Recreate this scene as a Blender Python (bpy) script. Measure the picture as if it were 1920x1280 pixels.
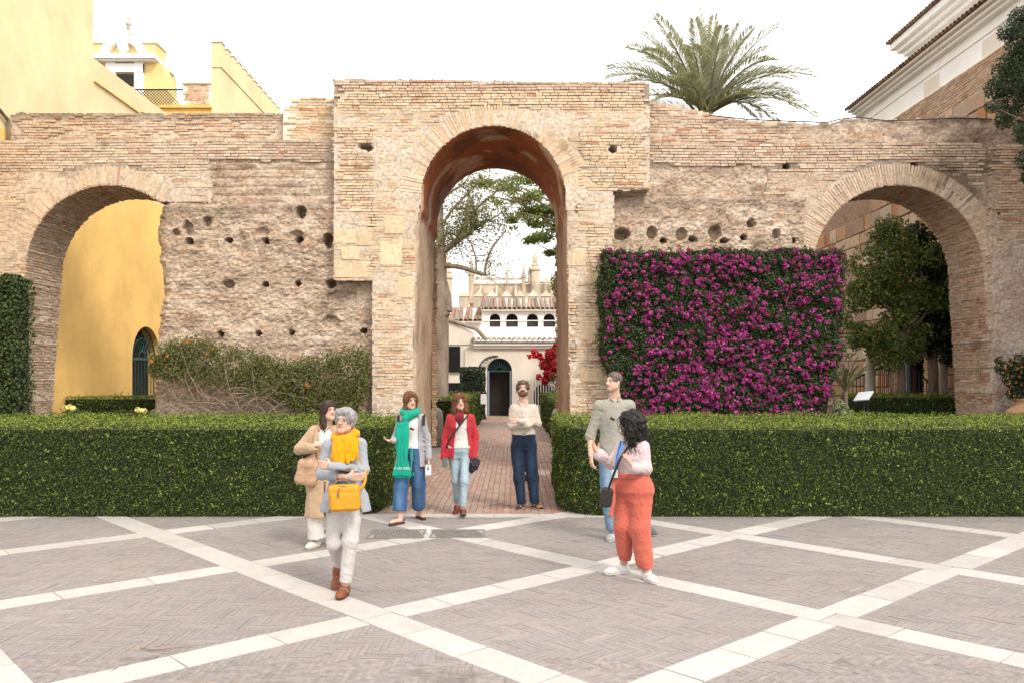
import bpy, bmesh, math, random
import numpy as np
from mathutils import Vector, Matrix

for o in list(bpy.data.objects):
    bpy.data.objects.remove(o)
random.seed(7)
RNG = np.random.default_rng(11)
SC = bpy.context.scene
COL = SC.collection
R = math.radians
PI = math.pi

# ------------------------------------------------------------------ camera
F = 1581.0      # focal length in pixels of the 1920 px wide picture
H = 1.85        # eye height
HZ = 705.0      # picture row of the horizon
cam = bpy.data.cameras.new('camera')
cam.sensor_fit = 'HORIZONTAL'
cam.sensor_width = 36.0
cam.lens = 36.0 * F / 1920.0
cam.shift_y = (HZ - 640.0) / 1920.0
cam.clip_start = 0.1
cam.clip_end = 3000.0
cam_o = bpy.data.objects.new('camera', cam)
COL.objects.link(cam_o)
cam_o.location = (0, 0, H)
cam_o.rotation_euler = (R(90), 0, 0)
SC.camera = cam_o

# ------------------------------------------------------------------ sky and sun
SUN_EL, SUN_AZ = 46.0, 146.0       # azimuth clockwise from +Y: light comes from behind the camera, right
world = bpy.data.worlds.new('World')
SC.world = world
world.use_nodes = True
wn = world.node_tree.nodes
wl = world.node_tree.links
wn.clear()
w_out = wn.new('ShaderNodeOutputWorld')
w_bg = wn.new('ShaderNodeBackground')
w_sky = wn.new('ShaderNodeTexSky')
w_sky.sky_type = 'NISHITA'
w_sky.sun_disc = False
w_sky.sun_elevation = R(SUN_EL)
w_sky.sun_rotation = R(SUN_AZ)
w_sky.air_density = 1.0
w_sky.dust_density = 3.0
w_sky.ozone_density = 1.0
w_mix = wn.new('ShaderNodeMix')
w_mix.data_type = 'RGBA'
w_mix.inputs[0].default_value = 0.80       # thin bright cloud over the whole sky
w_mix.inputs[7].default_value = (9.6, 9.25, 8.85, 1)
wl.new(w_sky.outputs[0], w_mix.inputs[6])
wl.new(w_mix.outputs[2], w_bg.inputs[0])
w_bg.inputs[1].default_value = 0.13
wl.new(w_bg.outputs[0], w_out.inputs[0])

sun = bpy.data.lights.new('sun', 'SUN')
sun.energy = 1.5
sun.angle = R(14)
sun.color = (1.0, 0.92, 0.82)
sun_o = bpy.data.objects.new('sun', sun)
COL.objects.link(sun_o)
_d = Vector((math.sin(R(SUN_AZ)) * math.cos(R(SUN_EL)), math.cos(R(SUN_AZ)) * math.cos(R(SUN_EL)), math.sin(R(SUN_EL))))
sun_o.rotation_euler = (-_d).to_track_quat('-Z', 'Y').to_euler()
sun_o.location = (6, -6, 14)

SC.view_settings.view_transform = 'Standard'
SC.view_settings.look = 'None'
SC.view_settings.gamma = 1.0
SC.view_settings.use_curve_mapping = False
SC.view_settings.exposure = 0.85
SC.render.engine = 'CYCLES'
SC.cycles.max_bounces = 5
SC.cycles.diffuse_bounces = 3
SC.cycles.glossy_bounces = 2
SC.cycles.transmission_bounces = 4
SC.cycles.transparent_max_bounces = 6
SC.cycles.use_denoising = True
SC.cycles.use_adaptive_sampling = True
SC.cycles.adaptive_threshold = 0.015


# ------------------------------------------------------------------ helpers
def X(px, Y):
    return (px - 960.0) * Y / F


def Z(py, Y):
    return H + (HZ - py) * Y / F


def P(px, py, Y):
    return Vector((X(px, Y), Y, Z(py, Y)))


def gnd(px, py):
    Y = F * H / (py - HZ)
    return (X(px, Y), Y)


def tag(o, label=None, cat=None, group=None, kind=None):
    if label:
        o['label'] = label
    if cat:
        o['category'] = cat
    if group:
        o['group'] = group
    if kind:
        o['kind'] = kind
    return o


def empty(name, loc=(0, 0, 0), label=None, cat=None, group=None):
    o = bpy.data.objects.new(name, None)
    o.empty_display_size = 0.2
    o.location = loc
    COL.objects.link(o)
    return tag(o, label, cat, group)


def link(name, me, mat=None, parent=None, kind=None):
    o = bpy.data.objects.new(name, me)
    COL.objects.link(o)
    if mat is not None:
        if len(me.materials) == 0:
            me.materials.append(mat)
    if parent is not None:
        o.parent = parent
        o.matrix_parent_inverse = Matrix.Translation(-world_loc(parent))
    if kind:
        o['kind'] = kind
    return o


def world_loc(o):
    v = Vector(o.location)
    p = o.parent
    return v if p is None else o.matrix_parent_inverse.translation + v + world_loc(p)


def npmesh(name, verts, faces, smooth=False, col=None):
    """verts (N,3); faces: array (M,k) or list of such arrays; col (N,3) point colours"""
    verts = np.asarray(verts, np.float32).reshape(-1, 3)
    if not isinstance(faces, list) or np.ndim(faces[0]) == 1:
        faces = [faces]
    faces = [np.asarray(f, np.int32) for f in faces if len(f)]
    me = bpy.data.meshes.new(name)
    me.vertices.add(len(verts))
    me.vertices.foreach_set('co', verts.ravel())
    tot = sum(f.size for f in faces)
    npoly = sum(len(f) for f in faces)
    me.loops.add(tot)
    me.polygons.add(npoly)
    me.loops.foreach_set('vertex_index', np.concatenate([f.ravel() for f in faces]))
    sizes = np.concatenate([np.full(len(f), f.shape[1], np.int32) for f in faces])
    starts = np.concatenate([[0], np.cumsum(sizes)[:-1]]).astype(np.int32)
    me.polygons.foreach_set('loop_start', starts)
    me.polygons.foreach_set('loop_total', sizes)
    me.polygons.foreach_set('use_smooth', np.full(npoly, bool(smooth)))
    me.update(calc_edges=True)
    me.validate()
    if col is not None:
        a = me.color_attributes.new('Col', 'FLOAT_COLOR', 'POINT')
        c = np.ones((len(verts), 4), np.float32)
        c[:, :3] = col
        a.data.foreach_set('color', c.ravel())
    return me


def join(parts):
    """parts: list of (verts, faces[, col]) -> one"""
    V, Fq, Ft, C = [], [], [], []
    n = 0
    for p in parts:
        v, f = np.asarray(p[0], float).reshape(-1, 3), p[1]
        V.append(v)
        for ff in (f if isinstance(f, list) else [f]):
            ff = np.asarray(ff, int)
            if len(ff) == 0:
                continue
            (Fq if ff.shape[1] == 4 else Ft).append(ff + n)
        if len(p) > 2:
            C.append(np.broadcast_to(np.asarray(p[2], float), (len(v), 3)))
        n += len(v)
    fs = []
    if Fq:
        fs.append(np.concatenate(Fq))
    if Ft:
        fs.append(np.concatenate(Ft))
    return np.concatenate(V), fs, (np.concatenate(C) if C else None)


def build(name, parts, mat, parent=None, smooth=False, kind=None):
    v, f, c = join(parts)
    return link(name, npmesh(name, v, f, smooth, c), mat, parent, kind)


_BF = np.array([[0, 3, 2, 1], [4, 5, 6, 7], [0, 1, 5, 4], [1, 2, 6, 5], [2, 3, 7, 6], [3, 0, 4, 7]])
_BS = np.array([[-1, -1, -1], [1, -1, -1], [1, 1, -1], [-1, 1, -1], [-1, -1, 1], [1, -1, 1], [1, 1, 1], [-1, 1, 1]], float)


def boxes(C, U, V, W, S, jit=0.0, rng=RNG):
    """oriented boxes: centres C, unit axes U V W (N,3), half sizes S (N,3)"""
    C = np.asarray(C, float).reshape(-1, 3)
    N = len(C)
    U, V, W = [np.broadcast_to(np.asarray(a, float), (N, 3)) for a in (U, V, W)]
    S = np.broadcast_to(np.asarray(S, float), (N, 3))
    k = _BS[None] * S[:, None, :]
    if jit:
        k = k + rng.normal(0, jit, k.shape)
    v = C[:, None] + k[..., 0:1] * U[:, None] + k[..., 1:2] * V[:, None] + k[..., 2:3] * W[:, None]
    f = _BF[None] + (np.arange(N) * 8)[:, None, None]
    return v.reshape(-1, 3), f.reshape(-1, 4)


EX, EY, EZ = np.array([1., 0, 0]), np.array([0, 1., 0]), np.array([0, 0, 1.])


def box(x0, x1, y0, y1, z0, z1):
    return boxes([[(x0 + x1) / 2, (y0 + y1) / 2, (z0 + z1) / 2]], EX, EY, EZ, [[abs(x1 - x0) / 2, abs(y1 - y0) / 2, abs(z1 - z0) / 2]])


def tube(pts, rad, n=8, cap=True):
    pts = np.asarray([tuple(p) for p in pts], float)
    rad = np.broadcast_to(np.asarray(rad, float), (len(pts),))
    t = np.gradient(pts, axis=0)
    t /= np.linalg.norm(t, axis=1)[:, None] + 1e-9
    ref = np.array([0.31, 0.2, 0.93])
    if abs(t[0] @ ref) > 0.9:
        ref = np.array([1., 0.1, 0])
    a = ref - t * (t @ ref)[:, None]
    a /= np.linalg.norm(a, axis=1)[:, None] + 1e-9
    b = np.cross(t, a)
    ang = np.linspace(0, 2 * PI, n, endpoint=False)
    v = pts[:, None] + rad[:, None, None] * (np.cos(ang)[None, :, None] * a[:, None] + np.sin(ang)[None, :, None] * b[:, None])
    m = len(pts)
    i = np.arange(m - 1)[:, None] * n
    j = np.arange(n)[None]
    jn = (j + 1) % n
    f = np.stack([i + j, i + jn, i + n + jn, i + n + j], -1).reshape(-1, 4)
    v = v.reshape(-1, 3)
    if cap:
        v = np.concatenate([v, pts[:1], pts[-1:]])
        j = np.arange(n)
        f2 = np.concatenate([np.stack([np.full(n, m * n), (j + 1) % n, j], -1),
                             np.stack([np.full(n, m * n + 1), (m - 1) * n + j, (m - 1) * n + (j + 1) % n], -1)])
        return v, [f, f2]
    return v, [f]


def lathe(prof, c=(0, 0, 0), n=24):
    prof = np.asarray(prof, float)
    ang = np.linspace(0, 2 * PI, n, endpoint=False)
    v = np.stack([prof[:, None, 0] * np.cos(ang), prof[:, None, 0] * np.sin(ang), np.broadcast_to(prof[:, None, 1], (len(prof), n))], -1)
    i = np.arange(len(prof) - 1)[:, None] * n
    j = np.arange(n)[None]
    jn = (j + 1) % n
    f = np.stack([i + j, i + jn, i + n + jn, i + n + j], -1).reshape(-1, 4)
    return v.reshape(-1, 3) + np.asarray(c), [f]


def prism(poly, axis, a, b):
    """poly: list of 2-D points; extruded along axis ('x','y','z') from a to b"""
    n = len(poly)
    out = []
    for d in (a, b):
        for p, q in poly:
            out.append({'x': (d, p, q), 'y': (p, d, q), 'z': (p, q, d)}[axis])
    bm = bmesh.new()
    vs = [bm.verts.new(v) for v in out]
    bm.faces.new(vs[:n])
    bm.faces.new(list(reversed(vs[n:])))
    for i in range(n):
        bm.faces.new((vs[i], vs[(i + 1) % n], vs[n + (i + 1) % n], vs[n + i]))
    bmesh.ops.recalc_face_normals(bm, faces=bm.faces)
    bmesh.ops.triangulate(bm, faces=bm.faces)
    bm.verts.index_update()
    v = np.array([w.co[:] for w in bm.verts])
    f = np.array([[w.index for w in fc.verts] for fc in bm.faces])
    bm.free()
    return v, [f]


def _hash(ix, iy, iz, seed):
    h = (ix.astype(np.int64) * 374761393 + iy.astype(np.int64) * 668265263 + iz.astype(np.int64) * 2147483647 + seed * 1274126177) & 0xFFFFFFFF
    h = ((h ^ (h >> 13)) * 1274126177) & 0xFFFFFFFF
    h = (h ^ (h >> 16)) & 0xFFFFFF
    return h.astype(np.float32) / float(0xFFFFFF)


def vnoise(p, seed=0):
    """value noise in -1..1 at points p (...,3)"""
    p = np.asarray(p, np.float32)
    i = np.floor(p)
    f = p - i
    f = f * f * (3 - 2 * f)
    i = i.astype(np.int64)
    x, y, z = i[..., 0], i[..., 1], i[..., 2]
    fx, fy, fz = f[..., 0], f[..., 1], f[..., 2]
    r = 0
    for dx in (0, 1):
        for dy in (0, 1):
            for dz in (0, 1):
                w = (fx if dx else 1 - fx) * (fy if dy else 1 - fy) * (fz if dz else 1 - fz)
                r = r + w * _hash(x + dx, y + dy, z + dz, seed)
    return r * 2 - 1


def fbm(p, oc=4, seed=0, gain=0.5):
    p = np.asarray(p, np.float32)
    s, a, n = 0, 1.0, 0
    for k in range(oc):
        s = s + a * vnoise(p, seed + k * 17)
        n += a
        a *= gain
        p = p * 2.03 + 5.1
    return s / n


def n2(x, z, fr, oc=4, seed=0, fz=None):
    x = np.asarray(x, float)
    return fbm(np.stack([x * fr, np.full_like(x, 3.7), np.asarray(z, float) * (fz or fr)], -1), oc, seed)


def sstep(a, b, x):
    t = np.clip((np.asarray(x, float) - a) / (b - a), 0, 1)
    return t * t * (3 - 2 * t)


def lerp3(a, b, t):
    return np.asarray(a)[None] * (1 - t[:, None]) + np.asarray(b)[None] * t[:, None]


# ------------------------------------------------------------------ materials
def new_mat(name):
    m = bpy.data.materials.new(name)
    m.use_nodes = True
    nt = m.node_tree
    return m, nt.nodes, nt.links, nt.nodes['Principled BSDF']


def grain(nodes, links, scale, detail=4.0, rough=0.6, stretch=None, world=True):
    """a noise texture in world space"""
    g = nodes.new('ShaderNodeNewGeometry')
    src = g.outputs['Position']
    if stretch:
        mp = nodes.new('ShaderNodeMapping')
        mp.inputs['Scale'].default_value = stretch
        links.new(src, mp.inputs[0])
        src = mp.outputs[0]
    t = nodes.new('ShaderNodeTexNoise')
    t.inputs['Scale'].default_value = scale
    t.inputs['Detail'].default_value = detail
    t.inputs['Roughness'].default_value = rough
    links.new(src, t.inputs['Vector'])
    return t


def mixc(nodes, links, fac, a, b, mode='MIX'):
    m = nodes.new('ShaderNodeMix')
    m.data_type = 'RGBA'
    m.blend_type = mode
    for i, s in ((0, fac), (6, a), (7, b)):
        if isinstance(s, (int, float)):
            m.inputs[i].default_value = s
        elif isinstance(s, tuple):
            m.inputs[i].default_value = (*s, 1) if len(s) == 3 else s
        else:
            links.new(s, m.inputs[i])
    return m.outputs[2]


def ramp(nodes, links, src, stops):
    r = nodes.new('ShaderNodeValToRGB')
    e = r.color_ramp.elements
    while len(e) < len(stops):
        e.new(0.5)
    for k, (p, c) in enumerate(stops):
        e[k].position = p
        e[k].color = (*c, 1) if len(c) == 3 else c
    links.new(src, r.inputs[0])
    return r.outputs[0]


def bump(nodes, links, bsdf, src, strength=0.3, dist=0.01):
    b = nodes.new('ShaderNodeBump')
    b.inputs['Strength'].default_value = strength
    b.inputs['Distance'].default_value = dist
    links.new(src, b.inputs['Height'])
    links.new(b.outputs[0], bsdf.inputs['Normal'])


def mat_plain(name, c, rough=0.7, var=0.12, scale=6.0, bmp=0.0, metal=0.0, fine=None, spec=0.3, stretch=None):
    """one colour with noise wear"""
    m, n, l, b = new_mat(name)
    t = grain(n, l, scale, 5, 0.65, stretch)
    lo = tuple(max(0, k * (1 - var * 1.6)) for k in c)
    hi = tuple(min(1, k * (1 + var)) for k in c)
    colr = ramp(n, l, t.outputs[0], [(0.28, lo), (0.72, hi)])
    l.new(colr, b.inputs['Base Color'])
    b.inputs['Roughness'].default_value = rough
    b.inputs['Metallic'].default_value = metal
    b.inputs['Specular IOR Level'].default_value = spec
    if bmp:
        t2 = grain(n, l, fine or scale * 8, 4, 0.6, stretch)
        bump(n, l, b, t2.outputs[0], bmp, 0.01)
    return m


def mat_attr(name, rough=0.85, obj=False, gscale=22.0, gvar=0.35, bmp=0.4, dist=0.008, stain=None, spec=0.2, bscale=60.0):
    """colour from the Col attribute (or the object's own colour) times world-space grain"""
    m, n, l, b = new_mat(name)
    if obj:
        a = n.new('ShaderNodeObjectInfo')
        c = a.outputs['Color']
    else:
        a = n.new('ShaderNodeVertexColor')
        a.layer_name = 'Col'
        c = a.outputs['Color']
    t = grain(n, l, gscale, 3, 0.7)
    k = ramp(n, l, t.outputs[0], [(0.3, (1 - gvar,) * 3), (0.7, (1 + gvar * 0.5,) * 3)])
    c = mixc(n, l, 1.0, c, k, 'MULTIPLY')
    if stain:
        t2 = grain(n, l, stain[0], 4, 0.65)
        f = ramp(n, l, t2.outputs[0], [(stain[1], (0, 0, 0)), (stain[2], (1, 1, 1))])
        c = mixc(n, l, f, c, mixc(n, l, 1.0, c, stain[3], 'MULTIPLY'))
    l.new(c, b.inputs['Base Color'])
    b.inputs['Roughness'].default_value = rough
    b.inputs['Specular IOR Level'].default_value = spec
    if bmp:
        t3 = grain(n, l, bscale, 3, 0.65)
        bump(n, l, b, t3.outputs[0], bmp, dist)
    return m


def mat_leaf(name, trans=0.25, rough=0.5, spec=0.35):
    m, n, l, b = new_mat(name)
    a = n.new('ShaderNodeVertexColor')
    a.layer_name = 'Col'
    l.new(a.outputs[0], b.inputs['Base Color'])
    b.inputs['Roughness'].default_value = rough
    b.inputs['Specular IOR Level'].default_value = spec
    tr = n.new('ShaderNodeBsdfTranslucent')
    l.new(mixc(n, l, 1.0, a.outputs[0], (1.25, 1.3, 0.75), 'MULTIPLY'), tr.inputs[0])
    mx = n.new('ShaderNodeMixShader')
    mx.inputs[0].default_value = trans
    l.new(b.outputs[0], mx.inputs[1])
    l.new(tr.outputs[0], mx.inputs[2])
    l.new(mx.outputs[0], n['Material Output'].inputs[0])
    return m


DARKST = (0.50, 0.47, 0.45)
M = {}
M['brick'] = mat_attr('old_brick', 0.9, False, 18, 0.30, 0.5, 0.006, (1.3, 0.58, 0.76, DARKST), 0.15, 70)
M['brick_obj'] = mat_attr('old_brick_single', 0.9, True, 18, 0.30, 0.5, 0.006, (1.3, 0.58, 0.76, DARKST), 0.15, 70)
M['sheet'] = mat_attr('old_mortar_and_earth', 0.95, False, 16, 0.42, 0.9, 0.014, (1.7, 0.56, 0.76, (0.5, 0.46, 0.43)), 0.1, 34)
M['plaster'] = mat_attr('old_plaster', 0.92, False, 9, 0.30, 0.4, 0.006, None, 0.15, 40)
M['pave_brick'] = mat_attr('paving_brick', 0.8, False, 24, 0.14, 0.3, 0.003, (0.7, 0.5, 0.75, (0.88, 0.86, 0.85)), 0.25, 90)
M['pave_brick_obj'] = mat_attr('paving_brick_single', 0.8, True, 24, 0.14, 0.3, 0.003, (0.7, 0.5, 0.75, (0.88, 0.86, 0.85)), 0.25, 90)
M['marble'] = mat_attr('white_marble_slab', 0.55, True, 7, 0.10, 0.12, 0.003, (2.2, 0.58, 0.8, (0.84, 0.80, 0.76)), 0.35, 60)
M['leaf'] = mat_leaf('leaf')
M['hedge_leaf'] = mat_attr('hedge_leaf', 0.6, False, 9, 0.3, 0.0, 0.0, None, 0.15)
M['petal'] = mat_leaf('petal', 0.3, 0.6, 0.2)
M['hedge_core'] = mat_plain('hedge_twigs', (0.020, 0.028, 0.010), 0.95, 0.4, 14, 0.6)
M['bark'] = mat_plain('bark', (0.20, 0.15, 0.11), 0.9, 0.35, 7, 0.7, 0, 26, 0.15, (1, 1, 0.35))
M['bark_pale'] = mat_plain('pale_bark', (0.31, 0.255, 0.20), 0.9, 0.3, 5, 0.6, 0, 22, 0.15, (1, 1, 0.4))
M['twig'] = mat_plain('dry_twig', (0.33, 0.25, 0.18), 0.9, 0.3, 14, 0.3)
M['ochre'] = mat_plain('ochre_render', (0.87, 0.565, 0.19), 0.9, 0.13, 0.7, 0.25, 0, 9, 0.15)
M['ochre_glare'] = mat_plain('ochre_render_glare', (0.80, 0.665, 0.40), 0.9, 0.12, 0.6, 0.2, 0, 9, 0.15)  # ochre render paled: glare on the high yellow walls put into the colour
M['ochre_pale'] = mat_plain('pale_ochre_render', (0.80, 0.60, 0.27), 0.9, 0.10, 0.8, 0.2, 0, 9, 0.15)
M['white'] = mat_plain('whitewash', (0.86, 0.85, 0.83), 0.85, 0.06, 1.4, 0.15, 0, 20, 0.2)
M['cream'] = mat_plain('cream_render', (0.72, 0.66, 0.58), 0.88, 0.09, 1.1, 0.2, 0, 14, 0.2)
M['roof'] = mat_attr('clay_roof_tile', 0.88, False, 14, 0.35, 0.3, 0.005, None, 0.15, 60)
M['iron'] = mat_plain('black_iron', (0.02, 0.022, 0.024), 0.5, 0.3, 20, 0.1, 0.3)
M['iron_green'] = mat_plain('green_iron', (0.02, 0.075, 0.078), 0.55, 0.25, 15, 0.1)
M['dark'] = mat_plain('dark_wood', (0.025, 0.020, 0.017), 0.7, 0.3, 10, 0.2)
M['granite'] = mat_plain('grey_granite', (0.34, 0.31, 0.28), 0.85, 0.22, 30, 0.5, 0, 80)
M['aged_white'] = mat_plain('aged_whitewash', (0.50, 0.46, 0.41), 0.85, 0.2, 3, 0.2)
M['soil'] = mat_plain('soil', (0.13, 0.10, 0.07), 0.98, 0.25, 3, 0.4)
M['mortar'] = mat_plain('sandy_joint', (0.265, 0.237, 0.224), 0.95, 0.10, 9, 0.2)
M['cathedral'] = mat_plain('pale_limestone', (0.56, 0.46, 0.34), 0.9, 0.3, 0.5, 0.5, 0, 1.5)
M['glass'] = mat_plain('dark_glass', (0.03, 0.035, 0.04), 0.15, 0.2, 3, 0, 0, None, 0.6)

# ================================================================== THE OLD WALL
YC, YS = 16.0, 16.3            # fronts of the tall gateway and of the side walls
TC, TS = 3.2, 1.30             # their depths
BRICK_UNIT = {}


def unit_brick(seed):
    if seed not in BRICK_UNIT:
        r = np.random.default_rng(seed)
        v, f = boxes([[0, 0, 0]], EX, EY, EZ, [[0.5, 0.5, 0.5]], 0.0)
        # a worn block: every corner knocked a little, front edges bevelled
        bm = bmesh.new()
        vs = [bm.verts.new(c) for c in v]
        for q in f:
            bm.faces.new([vs[i] for i in q])
        bmesh.ops.bevel(bm, geom=[e for e in bm.edges], offset=0.05, segments=1, affect='EDGES')
        for w in bm.verts:
            w.co += Vector(r.normal(0, 0.018, 3))
        me = bpy.data.meshes.new('brick')
        bm.to_mesh(me)
        bm.free()
        BRICK_UNIT[seed] = me
    return BRICK_UNIT[seed]


PAL = np.array([(0.56, 0.445, 0.335), (0.61, 0.50, 0.39), (0.53, 0.43, 0.335), (0.585, 0.455, 0.325), (0.51, 0.375, 0.28),
                (0.47, 0.28, 0.19), (0.545, 0.40, 0.305), (0.62, 0.53, 0.435)])
PALP = np.array([.23, .21, .16, .15, .07, .035, .07, .075])


def brick_cols(n, rng, tint=(1, 1, 1), red=0.0, even=False):
    p = PALP.copy()
    if even:
        p[4:7] *= 0.15
    p[4:7] += red
    p /= p.sum()
    c = PAL[rng.choice(len(PAL), n, p=p)] * rng.normal(1, 0.045 if even else 0.06, (n, 1)) * np.asarray(tint)
    return np.clip(c, 0.05, 0.8)


class Bricks:
    """collects oriented bricks of one wall; the largest become single parts, the rest one part"""

    def __init__(s):
        s.C, s.U, s.V, s.W, s.S, s.K = [], [], [], [], [], []

    def add(s, c, u, v, w, size, col):
        s.C.append(c); s.U.append(u); s.V.append(v); s.W.append(w); s.S.append(size); s.K.append(col)

    def emit(s, parent, nsingle, pick, rng):
        C, U, V, W, S, K = [np.array(a, float) for a in (s.C, s.U, s.V, s.W, s.S, s.K)]
        order = np.argsort(-pick(C, S) + rng.random(len(C)) * 0.02)
        single = order[:nsingle]
        for i in single:
            o = link('brick', unit_brick(int(i) % 9), M['brick_obj'], parent)
            mt = Matrix((U[i], V[i], W[i])).transposed()
            o.rotation_euler = mt.to_euler()
            o.location = C[i]
            o.scale = S[i] * 2
            o.color = (*K[i], 1)
        rest = np.setdiff1d(np.arange(len(C)), single)
        if len(rest) == 0:
            return
        v, f = boxes(C[rest], U[rest], V[rest], W[rest], S[rest], 0.0032, rng)
        link('brickwork', npmesh('brickwork', v, f, False, np.repeat(K[rest], 8, axis=0)), M['brick'], parent, 'stuff')


def front_bricks(B, Yf, px0, px1, py0, py1, ok, rng, ch=0.0545, tint=(1, 1, 1), red=0.0, off=0.010):
    """courses of stretchers and headers on a frontal face; ok(px,py) masks"""
    x0, x1 = X(px0, Yf), X(px1, Yf)
    z0, z1 = Z(py1, Yf), Z(py0, Yf)
    nz = int((z1 - z0) / ch)
    rows = []
    for k in range(nz):
        z = z1 - (k + 0.5) * ch
        L0 = 0.285 if (k % 2 == 0) else 0.142
        if rng.random() < 0.25:
            L0 = 0.21
        n = int((x1 - x0) / L0 * 1.25) + 3
        L = L0 * rng.normal(1, 0.09, n)
        L = np.where(rng.random(n) < 0.12, 0.15, L)
        xe = x0 - rng.random() * L0 + np.concatenate([[0], np.cumsum(L)])
        cx = (xe[:-1] + xe[1:]) / 2
        zz = z + 0.012 * np.sin(cx * 0.9 + 0.3) + 0.006 * math.sin(k * 1.7) * np.sin(cx * 2.1 + k)
        rows.append(np.stack([cx, zz, L], -1))
    q = np.concatenate(rows)
    cx, zz, L = q.T
    px, py = 960 + cx * F / Yf, HZ - (zz - H) * F / Yf
    hw = L * 0.5 * F / Yf
    rr = rng.random(len(px))
    m = (px - hw > px0) & (px + hw < px1)
    for s in (-0.8, 0.0, 0.8):
        m &= ok(px + s * hw, py, rr)
    cx, zz, L, px, py = cx[m], zz[m], L[m], px[m], py[m]
    n = len(cx)
    t = 0.05
    d = off + rng.normal(0, 0.0045, n)
    a = rng.normal(0, 0.010, n)
    o = np.zeros(n)
    tw = tint(px, py) if callable(tint) else np.broadcast_to(np.asarray(tint), (n, 3))
    B.C += list(np.stack([cx, Yf - d + t, zz], -1))
    B.U += list(np.stack([np.cos(a), o, np.sin(a)], -1))
    B.V += list(np.broadcast_to(EY, (n, 3)))
    B.W += list(np.stack([-np.sin(a), o, np.cos(a)], -1))
    B.S += list(np.stack([(L - rng.uniform(0.007, 0.016, n)) / 2, o + t, (ch - rng.uniform(0.008, 0.015, n)) / 2], -1))
    B.K += list(brick_cols(n, rng, tw, red))


def sheet_mesh(name, Yf, Tb, px0, px1, py0, pyb, solid, relief, colour, sp=0.03):
    """front skin of a wall as a grid with relief, closed round its edges to the back"""
    x0, x1 = X(px0, Yf), X(px1, Yf)
    z1 = Z(py0, Yf)
    nx = int((x1 - x0) / sp) + 1
    nz = int((z1 + 0.1) / sp) + 1
    xs = x0 + np.arange(nx + 1) * sp
    zs = -0.1 + np.arange(nz + 1) * sp
    gx, gz = np.meshgrid(xs, zs, indexing='ij')  # same yellow wall higher up, its brightness painted in with the paler ochre
    jx = vnoise(np.stack([gx * 40, gz * 40, gx * 0], -1), 3) * sp * 0.28
    jz = vnoise(np.stack([gx * 40, gz * 40, gx * 0 + 9], -1), 5) * sp * 0.28
    vx, vz = gx + jx, gz + jz
    px, py = 960 + vx * F / Yf, HZ - (vz - H) * F / Yf
    rel = relief(px, py, vx, vz)
    cpx, cpy = [(a[:-1, :-1] + a[1:, 1:]) / 2 for a in (px, py)]
    keep = solid(cpx, cpy)
    idx = np.arange((nx + 1) * (nz + 1)).reshape(nx + 1, nz + 1)
    nv = idx.size
    front = np.stack([vx, Yf - rel, vz], -1).reshape(-1, 3)
    back = np.stack([vx, np.full_like(vx, Yf + Tb), vz], -1).reshape(-1, 3)
    a, b, c, d = idx[:-1, :-1], idx[1:, :-1], idx[1:, 1:], idx[:-1, 1:]
    Fs = [np.stack([a, b, c, d], -1)[keep]]
    kp = np.pad(keep, 1)
    # boundary walls: left, right, bottom, top of kept cells
    for (di, dj), (e0, e1) in (((-1, 0), (d, a)), ((1, 0), (b, c)), ((0, -1), (a, b)), ((0, 1), (c, d))):
        nb = kp[1 + di:1 + di + nx, 1 + dj:1 + dj + nz]
        m = keep & ~nb
        p, q = e0[m], e1[m]
        mid = None
        Fs.append(np.stack([p, p + nv, q + nv, q], -1))
    # coarse back
    st = 8
    V = np.concatenate([front, back])
    col = colour(px, py, vx, vz, rel).reshape(-1, 3)
    col = np.concatenate([col, col])
    Fa = np.concatenate(Fs)
    kc = keep[:nx // st * st, :nz // st * st].reshape(nx // st, st, nz // st, st).all((1, 3))
    ii, jj = np.nonzero(kc)
    bk = np.stack([idx[ii * st, jj * st], idx[ii * st, jj * st + st], idx[ii * st + st, jj * st + st], idx[ii * st + st, jj * st]], -1) + nv
    Fa = np.concatenate([Fa, bk])
    used = np.zeros(len(V), bool)
    used[Fa.ravel()] = True
    remap = np.cumsum(used) - 1
    return npmesh(name, V[used], remap[Fa], False, col[used])


def arch_path(Yf, cx, cy, rx, ry, a0, a1, n):
    """points on an arch in wall metres with outward normals; angles from the right, degrees"""
    X0, Z0, RX, RZ = X(cx, Yf), Z(cy, Yf), rx * Yf / F, ry * Yf / F
    out = []
    for i in range(n):
        t = R(a0 + (a1 - a0) * (i + 0.5) / n)
        p = np.array([X0 + RX * math.cos(t), 0, Z0 + RZ * math.sin(t)])
        nrm = np.array([math.cos(t) / RX, 0, math.sin(t) / RZ])
        nrm /= np.linalg.norm(nrm)
        out.append((p, nrm))
    return out


def voussoirs(parent, Yf, cx, cy, rx, ry, a0, a1, n, length, rng, tint=(1, 1, 1), double=False, skip=0.0):
    for i, (p, nr) in enumerate(arch_path(Yf, cx, cy, rx, ry, a0, a1, n)):
        if rng.random() < skip:
            continue
        tg = np.array([nr[2], 0, -nr[0]])
        ls = [(0.0, length)] if (not double or i % 2) else [(0.0, length * 0.48), (length * 0.5, length * 0.5)]
        for s0, L in ls:
            L = L * rng.normal(1, 0.03)
            o = link('voussoir', unit_brick(int(rng.integers(9))), M['brick_obj'], parent)
            c = p + nr * (s0 + L / 2)
            c[1] = Yf + 0.055 - 0.014 - rng.normal(0, 0.004)
            mt = Matrix((tg, EY, nr)).transposed()
            o.rotation_euler = mt.to_euler()
            o.rotation_euler.rotate_axis('Y', rng.normal(0, 0.012))
            o.location = c
            o.scale = (0.047 * rng.normal(1, 0.05), 0.11, L)
            o.color = (*brick_cols(1, rng, tint, 0.0, True)[0], 1)


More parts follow.
